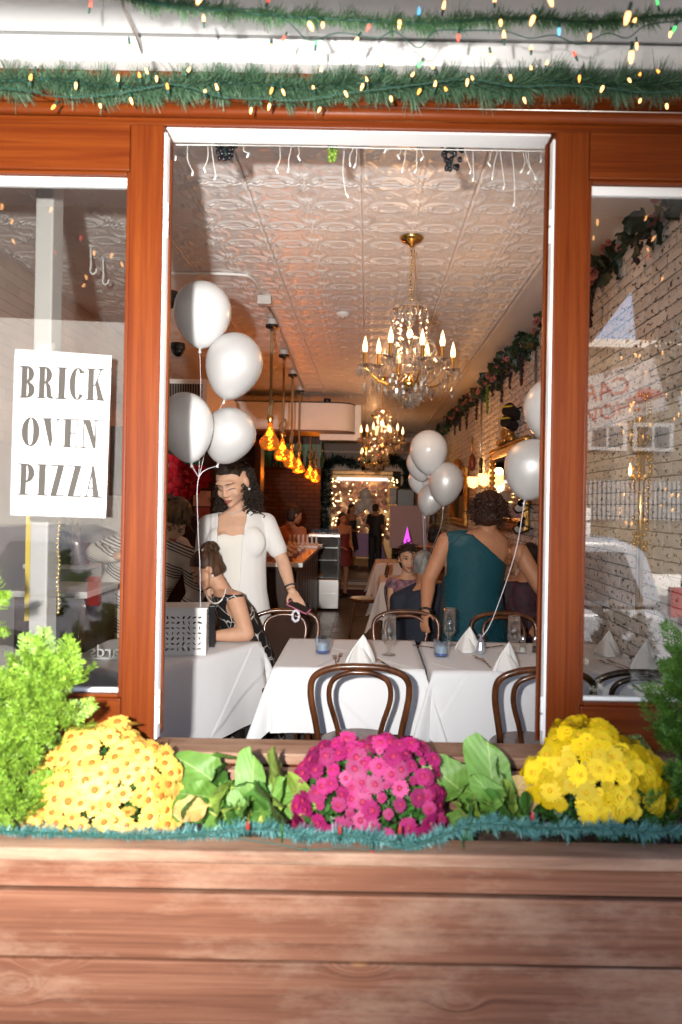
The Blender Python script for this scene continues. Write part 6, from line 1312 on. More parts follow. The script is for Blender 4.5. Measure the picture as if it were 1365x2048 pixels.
class Head:
    """local head frame: x to the figure's image right when facing the lens, -y out of the face, z up; unit = metres for a 0.225 m head"""
    def __init__(s, c, yaw, pitch, roll=0, k=1.0): s.c = Vector(c); s.R = Matrix.Rotation(rad(yaw), 3, 'Z') @ Matrix.Rotation(rad(roll), 3, 'Y') @ Matrix.Rotation(rad(pitch), 3, 'X'); s.k = k
    def __call__(s, x, y, z): return s.c+s.R @ (Vector((x, y, z))*s.k)
    def inv(s, p): return (s.R.transposed() @ (p-s.c))/s.k
    def ell(s, b, c, r, n=14, m=10): b.ell(s(*c), tuple(x*s.k for x in r), s.R, n, m)
    def skull(s, b, w=1.0):
        s.ell(b, (0, .018, .028), (.074*w, .092, .084), 20, 14); s.ell(b, (0, -.02, -.03), (.060*w, .068, .078), 18, 12); s.ell(b, (0, -.036, -.075), (.039*w, .043, .034)); s.ell(b, (0, -.070, -.094), (.019*w, .019, .015)); s.ell(b, (0, -.070, .032), (.050*w, .020, .016))
        for x in (-1, 1): s.ell(b, (x*.034*w, -.054, -.030), (.028, .028, .028)); s.ell(b, (x*.076*w, .012, -.006), (.010, .021, .032)); s.ell(b, (x*.012, -.093, -.033), (.0092, .011, .008))
        b.cap(s(0, -.083, .014), s(0, -.101, -.028), .0072*s.k, .0108*s.k); s.ell(b, (0, -.082, -.06), (.024, .014, .014))
    def face(s, t, lids=False, lip=m_lip, w=1.0):
        for x in (-1, 1):
            if not lids:
                s_ = MB(); s.ell(s_, (x*.030*w, -.073, .004), (.0115, .0115, .0062)); e = s_.build('eye', m_eyew, t, True); i = MB(); s.ell(i, (x*.030*w, -.0835, .004), (.0062, .003, .0065)); i.build('iris', m_iris, e, True)
            MB().tube([s(x*(.012+.009*k)*1.0*w, -.086+.0022*k*k*.9, (-.001 if lids else .0125)-.0016*(k-2)**2) for k in range(5)], [.0014, .0026, .0028, .0026, .0012], 6).build('eyelash', m_lash, t, True)
            MB().tube([s(x*(.012+.0105*k)*w, -.091+.0022*k*k*.9, .028+.0035*k-.0011*k*k) for k in range(5)], [.0016, .0026, .0028, .0022, .0010], 6).build('eyebrow', m_brow, t, True)
        l = MB(); l.tube([s(-.024, -.085, -.062), s(-.011, -.0955, -.0585), s(0, -.0965, -.060), s(.011, -.0955, -.0585), s(.024, -.085, -.062)], [.001, .0042, .0036, .0042, .001], 8); l.tube([s(-.022, -.085, -.0635), s(-.010, -.0945, -.069), s(0, -.096, -.070), s(.010, -.0945, -.069), s(.022, -.085, -.0635)], [.001, .0045, .0055, .0045, .001], 8); l.build('lips', lip, t, True)
    def cap_hair(s, t, mat, grow=1.1, front=.045, side=-.02, name='hair', back=-.12, extra=None, voxel=.009, ear=.005):
        b = MB(); s.ell(b, (0, .020, .030), (.076*grow, .096*grow, .087*grow), 22, 14); s.ell(b, (0, .045, -.03), (.066*grow, .062*grow, .075*grow), 18, 12)
        if extra: extra(b)
        def cut(p):
            q = s.inv(p)
            if q.z < back: return True
            lim = front-.0 if abs(q.x) < .05 else front-.01
            return q.y < -.030 and q.z < lim+(q.y+.06)*-.25 or (q.y < ear and q.z < side and abs(q.x) < .12)
        return blob(name, b, mat, t, voxel, 4, cut)
def curls(roots, length, mat, t, name='curls', r=.0065, coil=.012, turns=5, seed=1, sag=None):
    g = random.Random(seed); b = MB()
    for (p, d) in roots:
        p = Vector(p); d = Vector(d).normalized(); L_ = length*g.uniform(.7, 1.15); n = int(turns*7); u = d.orthogonal().normalized(); w = d.cross(u); ph = g.uniform(0, 6.28); cc = coil*g.uniform(.7, 1.3); pts = []
        bend = Vector((g.gauss(0, .12), g.gauss(0, .12), 0))
        for k in range(n+1):
            f = k/n; a = ph+f*turns*6.283; pts.append(p+d*L_*f+bend*L_*f*f+(u*math.cos(a)+w*math.sin(a))*cc*(.4+.6*f))
        b.tube(pts, [r*(1-.55*k/n) for k in range(n+1)], 5)
    return b.build(name, mat, t, True)
def hand(b, wrist, dirv, up, k=1.0, curl=.25, spread=.2, thumb=1):
    """palm, four fingers of unequal length and a thumb from the side of the palm; up is the back of the hand"""
    d = Vector(dirv).normalized(); up = Vector(up); up = (up-d*up.dot(d)).normalized(); s = d.cross(up)
    w = Vector(wrist); pc_ = w+d*.045*k; R = Matrix((s, d, up)).transposed(); b.ell(pc_, (.036*k, .05*k, .014*k), R, 14, 10)
    for i, ln in enumerate((.066, .076, .070, .054)):
        o = (-.026+.0175*i)*k; dd = (d+s*(-.5+.33*i)*spread); p0 = w+d*.078*k+s*o; p1 = p0+dd*ln*.5*k-up*ln*curl*.35*k; p2 = p1+dd*ln*.32*k-up*ln*curl*.6*k; p3 = p2+dd*ln*.2*k-up*ln*curl*.7*k
        b.cap(p0, p1, .0092*k, .0088*k, 8); b.cap(p1, p2, .0088*k, .0080*k, 8); b.cap(p2, p3, .0080*k, .0068*k, 8)
    t0 = w+d*.025*k-s*thumb*.026*k; t1 = t0+(d*.6-s*thumb*.75)*.038*k-up*.008*k; t2 = t1+(d*.95-s*thumb*.25)*.032*k-up*.01*k
    b.cap(t0, t1, .012*k, .0098*k, 8); b.cap(t1, t2, .0098*k, .0078*k, 8)
def arm(b, sh, el, wr, r=(.052, .042, .028)): b.cap(sh, el, r[0], r[1], 12); b.cap(el, Vector(el).lerp(Vector(wr), .35), r[1], r[1]*1.0, 12); b.cap(Vector(el).lerp(Vector(wr), .35), wr, r[1], r[2], 12)
X_, Y_ = Vector((1, 0, 0)), Vector((0, 1, 0))
def person(label, base): return thing('person', label, 'person', base)
def legs(b, hipL, hipR, floor_z, r=.085, kneeoff=(0, 0)):
    for h in (hipL, hipR):
        h = Vector(h); k = Vector((h.x+kneeoff[0], h.y+kneeoff[1], floor_z+(h.z-floor_z)*.52)); f = Vector((h.x, h.y+.02, floor_z+.07)); b.cap(h, k, r, r*.62, 12); b.cap(k, f, r*.62, r*.4, 12); b.cap(f, f+Vector((0, -.13, -.045)), .035, .028, 8)

# ---- 1: standing woman in a white cardigan
B0 = Vector((P(478, 1200, 5.02).x, 5.02-CAMD, 0)); t = person('standing woman in white cardigan with dark curly hair, hand on a chair', B0)
def J(px, py, d): return P(px, py, d)-B0
H1 = Head(J(464, 966, 4.92), -20, 27, -4, 1.26)
shl, shr = J(417, 1050, 5.0), J(532, 1046, 5.06); elr, wrr = J(566, 1122, 5.03), J(583, 1180, 4.93); ell_, wrl = J(404, 1140, 4.98), J(432, 1215, 4.9)
ax = (shr-shl).normalized(); fw = ax.cross(Vector((0, 0, 1))).normalized()
def rg_(px, py, d, w, dp): return (J(px, py, d), ax, w, fw, dp)
torso = [rg_(482, 1275, 5.05, .175, .13), rg_(482, 1235, 5.05, .185, .135), rg_(480, 1180, 5.03, .160, .12), rg_(477, 1130, 5.02, .165, .125), rg_(475, 1085, 5.01, .180, .13), rg_(475, 1052, 5.02, .185, .105), rg_(476, 1032, 5.02, .15, .075), rg_(476, 1018, 5.0, .07, .055)]
b = MB(); H1.skull(b, 1.12); b.loft(torso); b.cap(J(476, 1028, 5.0), H1(0, .02, -.05), .056, .052); arm(b, shr, elr, wrr, (.058, .046, .030)); arm(b, shl, ell_, wrl, (.058, .046, .030))
for x in (-1, 1): b.ell(J(475, 1082, 4.98)+ax*x*.082-fw*-.0+Vector((0, -.058, -.0)), (.066, .040, .066), None, 14, 10)
hand(b, wrr, J(604, 1214, 4.86)-wrr, Vector((.35, -.8, .5)), 1.05, .45, .35, -1); hand(b, wrl, J(440, 1250, 4.86)-wrl, (0, -1, .3), 1.0); legs(b, J(462, 1290, 5.06), J(502, 1290, 5.06), 0, .10)
blob('body', b, m_skin1, t, .0075, 5); H1.face(t, True, w=1.12)
def dil(rings, e, zmax=None): return [(c, r, w+e, f, d+e) for c, r, w, f, d in rings]
m_cardi = M('white_knit', (.72, .71, .69), .85, bump=.25, bs=220, sheen=.3); m_dressw = M('cream_floral_dress', (.70, .68, .62), .8, col2=(.72, .70, .64), vs=18, bump=.1)
b = MB(); b.loft(dil([rg_(484, 1420, 5.08, .25, .2)]+torso[:6], .010))
for x in (-1, 1): b.ell(J(475, 1084, 4.98)+ax*x*.082+Vector((0, -.060, 0)), (.085, .050, .085), None, 14, 10)
zn = J(460, 1072, 4.9).z; blob('dress', b, m_dressw, t, .011, 5, lambda p: p.z > zn+.02*abs(math.sin((p.x-J(472, 1080, 5).x)*30)))
b = MB(); b.loft(dil(torso, .022)); b.cap(shr, shr.lerp(elr, .70), .070, .062, 14); b.cap(shl, shl.lerp(ell_, .8), .070, .062, 14); b.cap(J(476, 1040, 5.02), shr, .075, .07); b.cap(J(476, 1040, 5.02), shl, .075, .07)
for x in (-1, 1): b.ell(J(475, 1084, 4.98)+ax*x*.090+Vector((0, -.058, -.005)), (.112, .060, .112), None, 14, 10)
cx0 = J(468, 1050, 4.95).x; zt_ = J(470, 1025, 5).z
def cutc(p):
    half = .060+max(0, (p.z-J(470, 1090, 5).z))*.10 if p.z > J(470, 1100, 5).z else max(.035, .060-(J(470, 1100, 5).z-p.z)*.05)
    return (p.y < .015 and abs(p.x-cx0+.008) < half+.012) or (p.z > zt_ and abs(p.x-cx0) < .085) or (p.z < J(470, 1235, 5).z)
blob('cardigan', b, m_cardi, t, .009, 7, cutc, thick=.004)
H1.cap_hair(t, m_hblack, 1.07, .072, .03, 'hair', -.11, ear=.038)
rt = []; g = random.Random(21)
for i in range(190):
    sgn = 1 if i % 5 else -1; a = g.uniform(.0, 1.25); z0 = g.uniform(-.02, .085)
    x = sgn*(.076+g.uniform(-.005, .012)) if z0 < .05 else sgn*g.uniform(.03, .078); y = g.uniform(.035, .11) if sgn > 0 else g.uniform(.04, .10)
    p = H1(x, y, z0); dv = Vector((sgn*g.uniform(-.02, .30), g.uniform(-.12, .12), -1)); rt.append((p, dv))
curls(rt, .225, m_hblack, t, 'curls', .0066, .013, 5, 5)
rt = [(H1(g.uniform(-.06, .06), g.uniform(-.035, .08), .104+g.uniform(-.012, .0)-.0), H1.R @ Vector((g.uniform(-.4, .4), 1, .0))) for _ in range(60)]; curls(rt, .07, m_hblack, t, 'curls', .005, .008, 2.5, 6)
nk = MB().tube(spline([H1(-.055, .0, -.135), J(455, 1022, 4.90), J(463, 1026, 4.87), J(482, 1020, 4.90), H1(.06, .02, -.135)], 6), .0022, 6).build('necklace', m_pearlj, t, True)
MB().ell(H1(.088, .010, -.045), .010, None, 10, 8).build('earring', m_pearlj, t, True)
MB().tube([wrr.lerp(elr, .12)+(Matrix.Rotation(a, 3, (wrr-elr).normalized()) @ ((wrr-elr).orthogonal().normalized()*.036)) for a in [2*math.pi*i/18 for i in range(18)]], .010, 6, 0, True, .6).build('watch_strap', M('grey_strap', (.03, .035, .04), .5), t, True)
MB().tube([wrr+(Matrix.Rotation(a, 3, (wrr-elr).normalized()) @ ((wrr-elr).orthogonal().normalized()*.034)) for a in [2*math.pi*i/18 for i in range(18)]], .003, 6, 0, True).build('bracelet', m_gold, t, True)
ph = thing('phone', 'pink phone in the hand of the standing woman', 'phone', P(598, 1214, 4.84), (rad(20), rad(22), rad(-15))); MB().span(-.078, .078, -.038, .038, -.004, .004).build('case', M('pink_phone_case', (.50, .14, .25), .4), ph, bev=.006); MB().span(-.07, .07, -.034, .034, .0042, .0052).build('screen', m_black, ph)
sc_ = P(592, 1232, 4.80); tag(MB().tube([(.022*math.cos(a), .008*math.sin(a*8), .035*math.sin(a)) for a in [2*math.pi*i/48 for i in range(48)]], .009, 8, 0, True).build('hair_tie', M('white_spiral_tie', (.72, .70, .78), .25), None, True, sc_), 'white spiral hair tie hung on the solid-backed chair', 'hair tie')

# ---- 2: seated woman in black at the reception table
B0 = Vector((P(470, 1300, 4.8).x, 4.8-CAMD, 0)); t = person('woman in black dress with hair bun bending over the reception table', B0)
H2 = Head(J(412, 1138, 4.72), -72, 34, 0, 1.03); ax2 = Vector((.35, -1, 0)).normalized(); fw2 = Vector((-1, -.35, 0)).normalized()
def rg2(px, py, d, w, dp): return (J(px, py, d), ax2, w, fw2, dp)
torso = [rg2(500, 1360, 4.85, .20, .17), rg2(500, 1310, 4.84, .19, .15), rg2(485, 1260, 4.80, .17, .125), rg2(468, 1215, 4.76, .185, .12), rg2(455, 1190, 4.73, .17, .09), rg2(447, 1178, 4.72, .08, .06)]
she, ele, wre = J(472, 1200, 4.58), J(494, 1268, 4.52), J(428, 1272, 4.50); b = MB(); H2.skull(b); b.loft(torso); b.cap(J(447, 1185, 4.72), H2(0, .02, -.05), .055, .05); arm(b, she, ele, wre, (.060, .048, .032)); hand(b, wre, J(405, 1276, 4.48)-wre, (0, -.3, 1), 1.0, .4); arm(b, J(440, 1195, 4.92), J(415, 1262, 4.95), J(380, 1275, 4.75), (.055, .045, .03)); hand(b, J(380, 1275, 4.75), Vector((-1, -.5, 0)), (0, 0, 1), 1, .4)
b.cap(J(500, 1370, 4.76), J(430, 1380, 4.68), .09, .07); b.cap(J(430, 1380, 4.68), J(430, 1500, 4.72), .065, .045)
blob('body', b, m_skin2, t, .008, 5); H2.face(t, True)
def embroid(name):
    m, N, L, bs_ = newmat(name); tc = N.new('ShaderNodeTexCoord'); nz = N.new('ShaderNodeTexNoise'); nz.inputs['Scale'].default_value = 6; L.new(tc.outputs['Object'], nz.inputs['Vector'])
    ad = N.new('ShaderNodeVectorMath'); ad.operation = 'MULTIPLY_ADD'; L.new(nz.outputs['Color'], ad.inputs[0]); ad.inputs[1].default_value = (.12,)*3; L.new(tc.outputs['Object'], ad.inputs[2])
    vo = N.new('ShaderNodeTexVoronoi'); vo.feature = 'DISTANCE_TO_EDGE'; vo.inputs['Scale'].default_value = 11; L.new(ad.outputs[0], vo.inputs['Vector'])
    r = N.new('ShaderNodeValToRGB'); r.color_ramp.elements[0].position = .018; r.color_ramp.elements[0].color = (.6, .57, .53, 1); r.color_ramp.elements[1].position = .035; r.color_ramp.elements[1].color = (.010, .010, .011, 1); L.new(vo.outputs['Distance'], r.inputs[0])
    n2 = N.new('ShaderNodeTexNoise'); n2.inputs['Scale'].default_value = 4; L.new(tc.outputs['Object'], n2.inputs['Vector']); mr = N.new('ShaderNodeMapRange'); mr.inputs['From Min'].default_value = .46; mr.inputs['From Max'].default_value = .5; L.new(n2.outputs['Fac'], mr.inputs[0])
    mx = N.new('ShaderNodeMix'); mx.data_type = 'RGBA'; L.new(mr.outputs[0], mx.inputs[0]); mx.inputs[6].default_value = (.010, .010, .011, 1); L.new(r.outputs[0], mx.inputs[7]); L.new(mx.outputs[2], bs_.inputs['Base Color']); bs_.inputs['Roughness'].default_value = .6
    return m
b = MB(); b.loft(dil([rg2(510, 1480, 4.85, .24, .20)]+torso[:5], .012)); b.cap(J(500, 1372, 4.76), J(432, 1384, 4.68), .10, .085); b.cap(J(455, 1188, 4.73), she+Vector((-.0, 0, .01)), .07, .062); b.cap(J(455, 1190, 4.73), J(442, 1195, 4.9), .07, .06)
ztop = J(450, 1181, 4.7).z; blob('dress', b, embroid('black_embroidered_dress'), t, .010, 6, lambda p: p.z > ztop or (p-she.lerp(ele, .25)).length < .078 and p.y < she.y+.03)
H2.cap_hair(t, m_hbrown, 1.09, .060, .012, 'hair', -.075)
b = MB(); g = random.Random(3)
for k in range(46):
    a = g.uniform(0, 6.28); e_ = g.uniform(-1.2, 1.4); R0 = .050; c = H2(.0, .085, .085); u = Vector((math.cos(a), math.sin(a), 0)); pts = [c+(u*math.cos(s_)*R0+Vector((0, 0, 1))*math.sin(s_)*R0)*1.0+u.cross(Vector((0, 0, 1)))*.018*math.sin(s_*2+k) for s_ in [e_+.25*i for i in range(7)]]; b.tube(pts, [.006, .010, .011, .011, .010, .008, .004], 6)
b.ell(H2(0, .085, .085), .045, None, 12, 8); b.build('hair_bun', m_hbrown, t, True)
for k in range(7): MB().ell(H2(.03*math.cos(k)+.01, .05+.012*math.sin(k*2), .118+.004*math.sin(k*5)), .0055, None, 8, 6).build('hair_pearl', m_pearlj, t, True)
MB().tube(spline([J(452, 1178, 4.62), J(447, 1195, 4.58), J(436, 1206, 4.57), J(424, 1205, 4.60), J(414, 1192, 4.68)], 8), .0055, 8).build('necklace', m_pearlj, t, True); MB().ell(H2(.083, .008, -.05), (.008, .008, .012), None, 10, 8).build('earring', m_pearlj, t, True)

# ---- 3: person in the striped sweater
B0 = Vector((P(270, 1250, 5.07).x, 5.07-CAMD, 0)); t = person('person in cream sweater with dark stripes leaning over the reception table', B0)
H3 = Head(J(352, 1040, 5.00), 18, 50, 8, 1.2); ax3 = Vector((1, .25, -.12)).normalized(); fw3 = Vector((-.2, .85, .25)).normalized()
def rg3(px, py, d, w, dp): return (J(px, py, d), ax3, w, fw3, dp)
torso = [rg3(228, 1330, 5.14, 0.244, 0.176), rg3(235, 1270, 5.14, 0.249, 0.187), rg3(258, 1200, 5.14, 0.232, 0.176), rg3(290, 1140, 5.14, 0.238, 0.165), rg3(318, 1095, 5.14, 0.220, 0.132), rg3(338, 1075, 5.12, 0.116, 0.077)]
sa, ea, wa = J(250, 1085, 5.14), J(192, 1105, 5.02), J(238, 1112, 4.84); sb, eb, wb_ = J(385, 1120, 5.14), J(392, 1190, 5.08), J(360, 1230, 4.92)
b = MB(); H3.skull(b); b.loft(torso); b.cap(J(335, 1080, 5.12), H3(0, .02, -.05), .056, .05); arm(b, sa, ea, wa, (.06, .05, .032)); hand(b, wa, Vector((1, -.1, -.1)), (0, -1, .4), 1.0, .5); arm(b, sb, eb, wb_, (.06, .05, .032)); hand(b, wb_, Vector((-.6, -.6, -.3)), (0, -.3, 1), 1.0, .5); legs(b, J(200, 1335, 5.17), J(250, 1335, 5.17), 0, .09); blob('body', b, m_skin1, t, .009, 5); H3.face(t, False)
def stripes(name):
    m, N, L, bs_ = newmat(name); tc = N.new('ShaderNodeTexCoord'); mp = N.new('ShaderNodeMapping'); mp.inputs['Rotation'].default_value = (0, rad(-24), 0); L.new(tc.outputs['Object'], mp.inputs[0]); sp_ = N.new('ShaderNodeSeparateXYZ'); L.new(mp.outputs[0], sp_.inputs[0])
    nz = N.new('ShaderNodeTexNoise'); nz.inputs['Scale'].default_value = 5; L.new(tc.outputs['Object'], nz.inputs['Vector']); ma = N.new('ShaderNodeMath'); ma.operation = 'MULTIPLY_ADD'; L.new(nz.outputs['Fac'], ma.inputs[0]); ma.inputs[1].default_value = .035; L.new(sp_.outputs[2], ma.inputs[2])
    def saw(period, duty):
        dv = N.new('ShaderNodeMath'); dv.operation = 'DIVIDE'; L.new(ma.outputs[0], dv.inputs[0]); dv.inputs[1].default_value = period; fr_ = N.new('ShaderNodeMath'); fr_.operation = 'FRACT'; L.new(dv.outputs[0], fr_.inputs[0]); lt_ = N.new('ShaderNodeMath'); lt_.operation = 'LESS_THAN'; L.new(fr_.outputs[0], lt_.inputs[0]); lt_.inputs[1].default_value = duty; return lt_.outputs[0]
    mu = N.new('ShaderNodeMath'); mu.operation = 'MULTIPLY'; L.new(saw(.019, .42), mu.inputs[0]); L.new(saw(.16, .55), mu.inputs[1]); mx = N.new('ShaderNodeMix'); mx.data_type = 'RGBA'; L.new(mu.outputs[0], mx.inputs[0]); mx.inputs[6].default_value = (.66, .60, .52, 1); mx.inputs[7].default_value = (.02, .022, .03, 1); L.new(mx.outputs[2], bs_.inputs['Base Color']); bs_.inputs['Roughness'].default_value = .85
    return m
b = MB(); b.loft(dil(torso[1:], .018)); b.cap(sa, ea, .082, .068, 14); b.cap(ea, ea.lerp(wa, .8), .070, .052, 14); b.cap(sb, eb, .08, .066, 14); b.cap(eb, eb.lerp(wb_, .8), .066, .05, 14); b.cap(J(325, 1085, 5.14), sa, .09, .08); b.cap(J(330, 1085, 5.14), sb, .09, .078); blob('sweater', b, stripes('striped_knit'), t, .010, 7)
b = MB(); b.loft(dil([rg3(225, 1420, 5.17, 0.232, 0.176)]+torso[:2], .012)); b.cap(J(200, 1340, 5.17), Vector((J(200, 1340, 5.17).x, J(200, 1340, 5.17).y, .1)), .11, .08); b.cap(J(255, 1340, 5.17), Vector((J(255, 1340, 5.17).x, J(255, 1340, 5.17).y, .1)), .11, .08); blob('trousers', b, M('dark_denim', (.02, .035, .06), .8, var=.2), t, .014, 5)
H3.cap_hair(t, m_hstreak, 1.13, .05, -.02, 'hair', -.09); rt = [(H3(g.uniform(-.075, .075), g.uniform(-.06, .08), .105-g.random()*.03), H3.R @ Vector((g.uniform(-1, 1), -.2+g.uniform(-.6, 1), -.5))) for _ in range(110)]; curls(rt, .10, m_hstreak, t, 'hair_locks', .007, .004, 1, 9)

# ---- 4: woman in the teal one-shoulder dress, from behind
B0 = Vector((P(955, 1250, 5.25).x, 5.25-CAMD, 0)); t = person('woman in teal one-shoulder pleated dress seen from behind', B0)
H4 = Head(J(982, 1022, 5.2), 152, 14, 0, 1.06); ax4 = Vector((1, .12, -.10)).normalized(); fw4 = Vector((0, 1, 0))
def rg4(px, py, d, w, dp): return (J(px, py, d), ax4, w, fw4, dp)
torso = [rg4(948, 1330, 5.27, 0.255, 0.184), rg4(948, 1280, 5.27, 0.251, 0.184), rg4(947, 1230, 5.26, 0.233, 0.170), rg4(945, 1180, 5.25, 0.207, 0.152), rg4(950, 1130, 5.24, 0.220, 0.147), rg4(958, 1095, 5.23, 0.229, 0.129), rg4(968, 1072, 5.22, 0.176, 0.092), rg4(976, 1057, 5.22, 0.075, 0.064)]
sl, el_, wl_ = J(893, 1082, 5.22), J(858, 1160, 5.16), J(852, 1222, 5.02); s_r, er, wr_ = J(1040, 1105, 5.22), J(1082, 1175, 5.15), J(1120, 1200, 5.0)
b = MB(); H4.skull(b); b.loft(torso); b.cap(J(975, 1066, 5.22), H4(0, .02, -.05), .065, .058); arm(b, sl, el_, wl_, (.066, .052, .033)); hand(b, wl_, J(846, 1262, 4.93)-wl_, (-.6, -.7, .2), 1.0, .4, .2, 1); arm(b, s_r, er, wr_, (.070, .056, .036)); hand(b, wr_, Vector((.5, -.3, -.4)), (0, -1, 0), 1.0); legs(b, J(925, 1330, 5.27), J(975, 1330, 5.27), 0, .12); blob('body', b, m_skin3, t, .009, 5); H4.face(t)
def pleats(name):
    m, N, L, bs_ = newmat(name); tc = N.new('ShaderNodeTexCoord'); mp = N.new('ShaderNodeMapping'); mp.inputs['Rotation'].default_value = (0, rad(24), 0); L.new(tc.outputs['Object'], mp.inputs[0]); wv = N.new('ShaderNodeTexWave'); wv.bands_direction = 'Z'; wv.inputs['Scale'].default_value = 30; wv.inputs['Distortion'].default_value = 2.2; wv.inputs['Detail'].default_value = 1; wv.inputs['Detail Scale'].default_value = .35; L.new(mp.outputs[0], wv.inputs['Vector'])
    bs_.inputs['Base Color'].default_value = (.002, .062, .085, 1); bs_.inputs['Roughness'].default_value = .5
    bp = N.new('ShaderNodeBump'); bp.inputs['Strength'].default_value = .6; bp.inputs['Distance'].default_value = .008; L.new(wv.outputs['Fac'], bp.inputs['Height']); L.new(bp.outputs[0], bs_.inputs['Normal']); return m
b = MB(); b.loft(dil([rg4(948, 1500, 5.3, 0.264, 0.221)]+torso[:7], .012)); b.cap(J(968, 1075, 5.22), sl+Vector((.02, 0, .006)), .078, .064)
pa, pb = J(932, 1058, 5.2), J(1038, 1150, 5.2)
def cut4(p):
    side = (pb.x-pa.x)*(p.z-pa.z)-(pb.z-pa.z)*(p.x-pa.x)            # above the neckline that runs down to the right
    return side > 0 or p.x < J(893, 1085, 5.22).x-.005+(J(893, 1085, 5.22).z-p.z)*.02 and p.z > J(900, 1150, 5.2).z
blob('dress', b, pleats('teal_pleated_fabric'), t, .010, 6, cut4, thick=.003)
def ex(b_): H4.ell(b_, (0, .03, .03), (.10, .115, .105)); H4.ell(b_, (0, .06, -.05), (.09, .07, .07)); H4.ell(b_, (.05, .03, -.03), (.05, .07, .07)); H4.ell(b_, (-.05, .03, -.03), (.05, .07, .07))
H4.cap_hair(t, m_haub, 1.12, .05, -.06, 'hair', -.135, ex, .011); g = random.Random(14)
rt = []
for _ in range(230):
    a = g.uniform(0, 6.28); e_ = g.uniform(-.9, 1.5); v_ = Vector((math.cos(e_)*math.cos(a)*.100, .035+math.cos(e_)*math.sin(a)*.115, .022+math.sin(e_)*.105))
    if v_.y < -.045 and v_.z < .05: continue
    rt.append((H4(*v_), H4.R @ Vector((v_.x*4, (v_.y-.03)*4, -.55+g.uniform(-.3, .3)))))
curls(rt, .065, m_haub, t, 'curls', .008, .016, 1.4, 15)
bd = MB().tube([wl_+(Matrix.Rotation(a, 3, (wl_-el_).normalized()) @ ((wl_-el_).orthogonal().normalized()*.042)) for a in [2*math.pi*i/18 for i in range(18)]], .012, 6, 0, True, .6).build('bracelet', m_matteblack, t, True)

# ---- 5: grey-haired man, 6: older woman, 7: sequin dress
def seated(label, hp, yaw, pitch, k, skin, d, chest, hip, shl_, shr_, clothmat, hairmat, hairgrow, armsL, armsR, facing=1, seed=1, front=.05, side=-.02, sleeves=True, neck_drop=.0, voxel=.012, curly=0, back=-.1):
    global B0
    B0 = Vector((P(hip[0], VY, d).x, d-CAMD, 0)); t_ = person(label, B0); h = Head(J(hp[0], hp[1], hp[2]), yaw, pitch, 0, k)
    ax_ = (J(*shr_)-J(*shl_)).normalized(); f_ = ax_.cross(Vector((0, 0, 1))).normalized(); hw = (J(*shr_)-J(*shl_)).length/2
    c_, hi = J(*chest), J(*hip); nb_ = (J(*shl_)+J(*shr_))/2+Vector((0, 0, .04)); rings = [(hi+Vector((0, 0, -.08)), ax_, hw*.95, f_, .14), (hi, ax_, hw*.95, f_, .14), ((hi+c_)/2, ax_, hw*.85, f_, .125), (c_, ax_, hw*1.0, f_, .13), ((J(*shl_)+J(*shr_))/2, ax_, hw*.85, f_, .085), (nb_, ax_, hw*.4, f_, .06)]
    b_ = MB(); h.skull(b_); b_.loft(rings); b_.cap(nb_, h(0, .02, -.05), .055, .05)
    for A in (armsL, armsR):
        p_ = [J(*q) for q in A]; arm(b_, *p_); hand(b_, p_[2], (p_[2]-p_[1]), (0, -.5, 1), .95, .4)
    kn = hi+f_*-.42*facing+Vector((0, 0, .02)); fo = Vector((kn.x, kn.y, .06))
    for s_ in (-1, 1): b_.cap(hi+ax_*s_*.09, kn+ax_*s_*.1, .085, .062); b_.cap(kn+ax_*s_*.1, fo+ax_*s_*.1, .055, .04)
    blob('body', b_, skin, t_, voxel*.85, 4); h.face(t_)
    b_ = MB(); b_.loft([(c0_, r0, w0+.015, f0, d0_+.015) for c0_, r0, w0, f0, d0_ in rings[:5]])
    for A, s0 in ((armsL, shl_), (armsR, shr_)):
        p_ = [J(*q) for q in A]; b_.cap(nb_+Vector((0, 0, -.05)), p_[0], .07, .068)
        if sleeves: b_.cap(p_[0], p_[1], .072, .06); b_.cap(p_[1], p_[1].lerp(p_[2], .9), .06, .045)
    for s_ in (-1, 1): b_.cap(hi+ax_*s_*.09, kn+ax_*s_*.1, .10, .078)
    zc_ = nb_.z-.03-neck_drop; blob('clothing', b_, clothmat, t_, voxel, 5, lambda p: p.z > zc_)
    h.cap_hair(t_, hairmat, hairgrow, front, side, 'hair', back, None, .011)
    if curly:
        g_ = random.Random(seed); rt_ = []
        for _ in range(curly):
            a = g_.uniform(0, 6.28); e_ = g_.uniform(-.3, 1.5); v_ = Vector((math.cos(e_)*math.cos(a)*.088, .02+math.cos(e_)*math.sin(a)*.10, .03+math.sin(e_)*.095))
            if v_.y < -.04 and v_.z < .06: continue
            rt_.append((h(*v_), h.R @ Vector((v_.x*5, (v_.y-.03)*5, -.3+g_.uniform(-.4, .4)))))
        curls(rt_, .035, hairmat, t_, 'curls', .006, .010, 1.2, seed)
    return t_, h
m_navy = M('navy_wool', (.010, .014, .028), .8, bump=.15, bs=200)
seated('grey-haired man in navy jacket seated with his back to the window', (848, 1132, 5.7), 160, 8, 1.02, m_skin3, 5.75, (845, 1215, 5.75), (838, 1300, 5.75), (797, 1190, 5.75), (893, 1160, 5.75), m_navy, m_hgrey, 1.05, ((797, 1200, 5.75), (795, 1270, 5.75), (810, 1290, 6.0)), ((874, 1200, 5.75), (880, 1270, 5.75), (865, 1290, 6.0)), -1, 3, .055, .0, back=-.07, neck_drop=-.045)
def floral(name, a, b_, c):
    m = M(name, a, .7, col2=b_, vs=22); return m
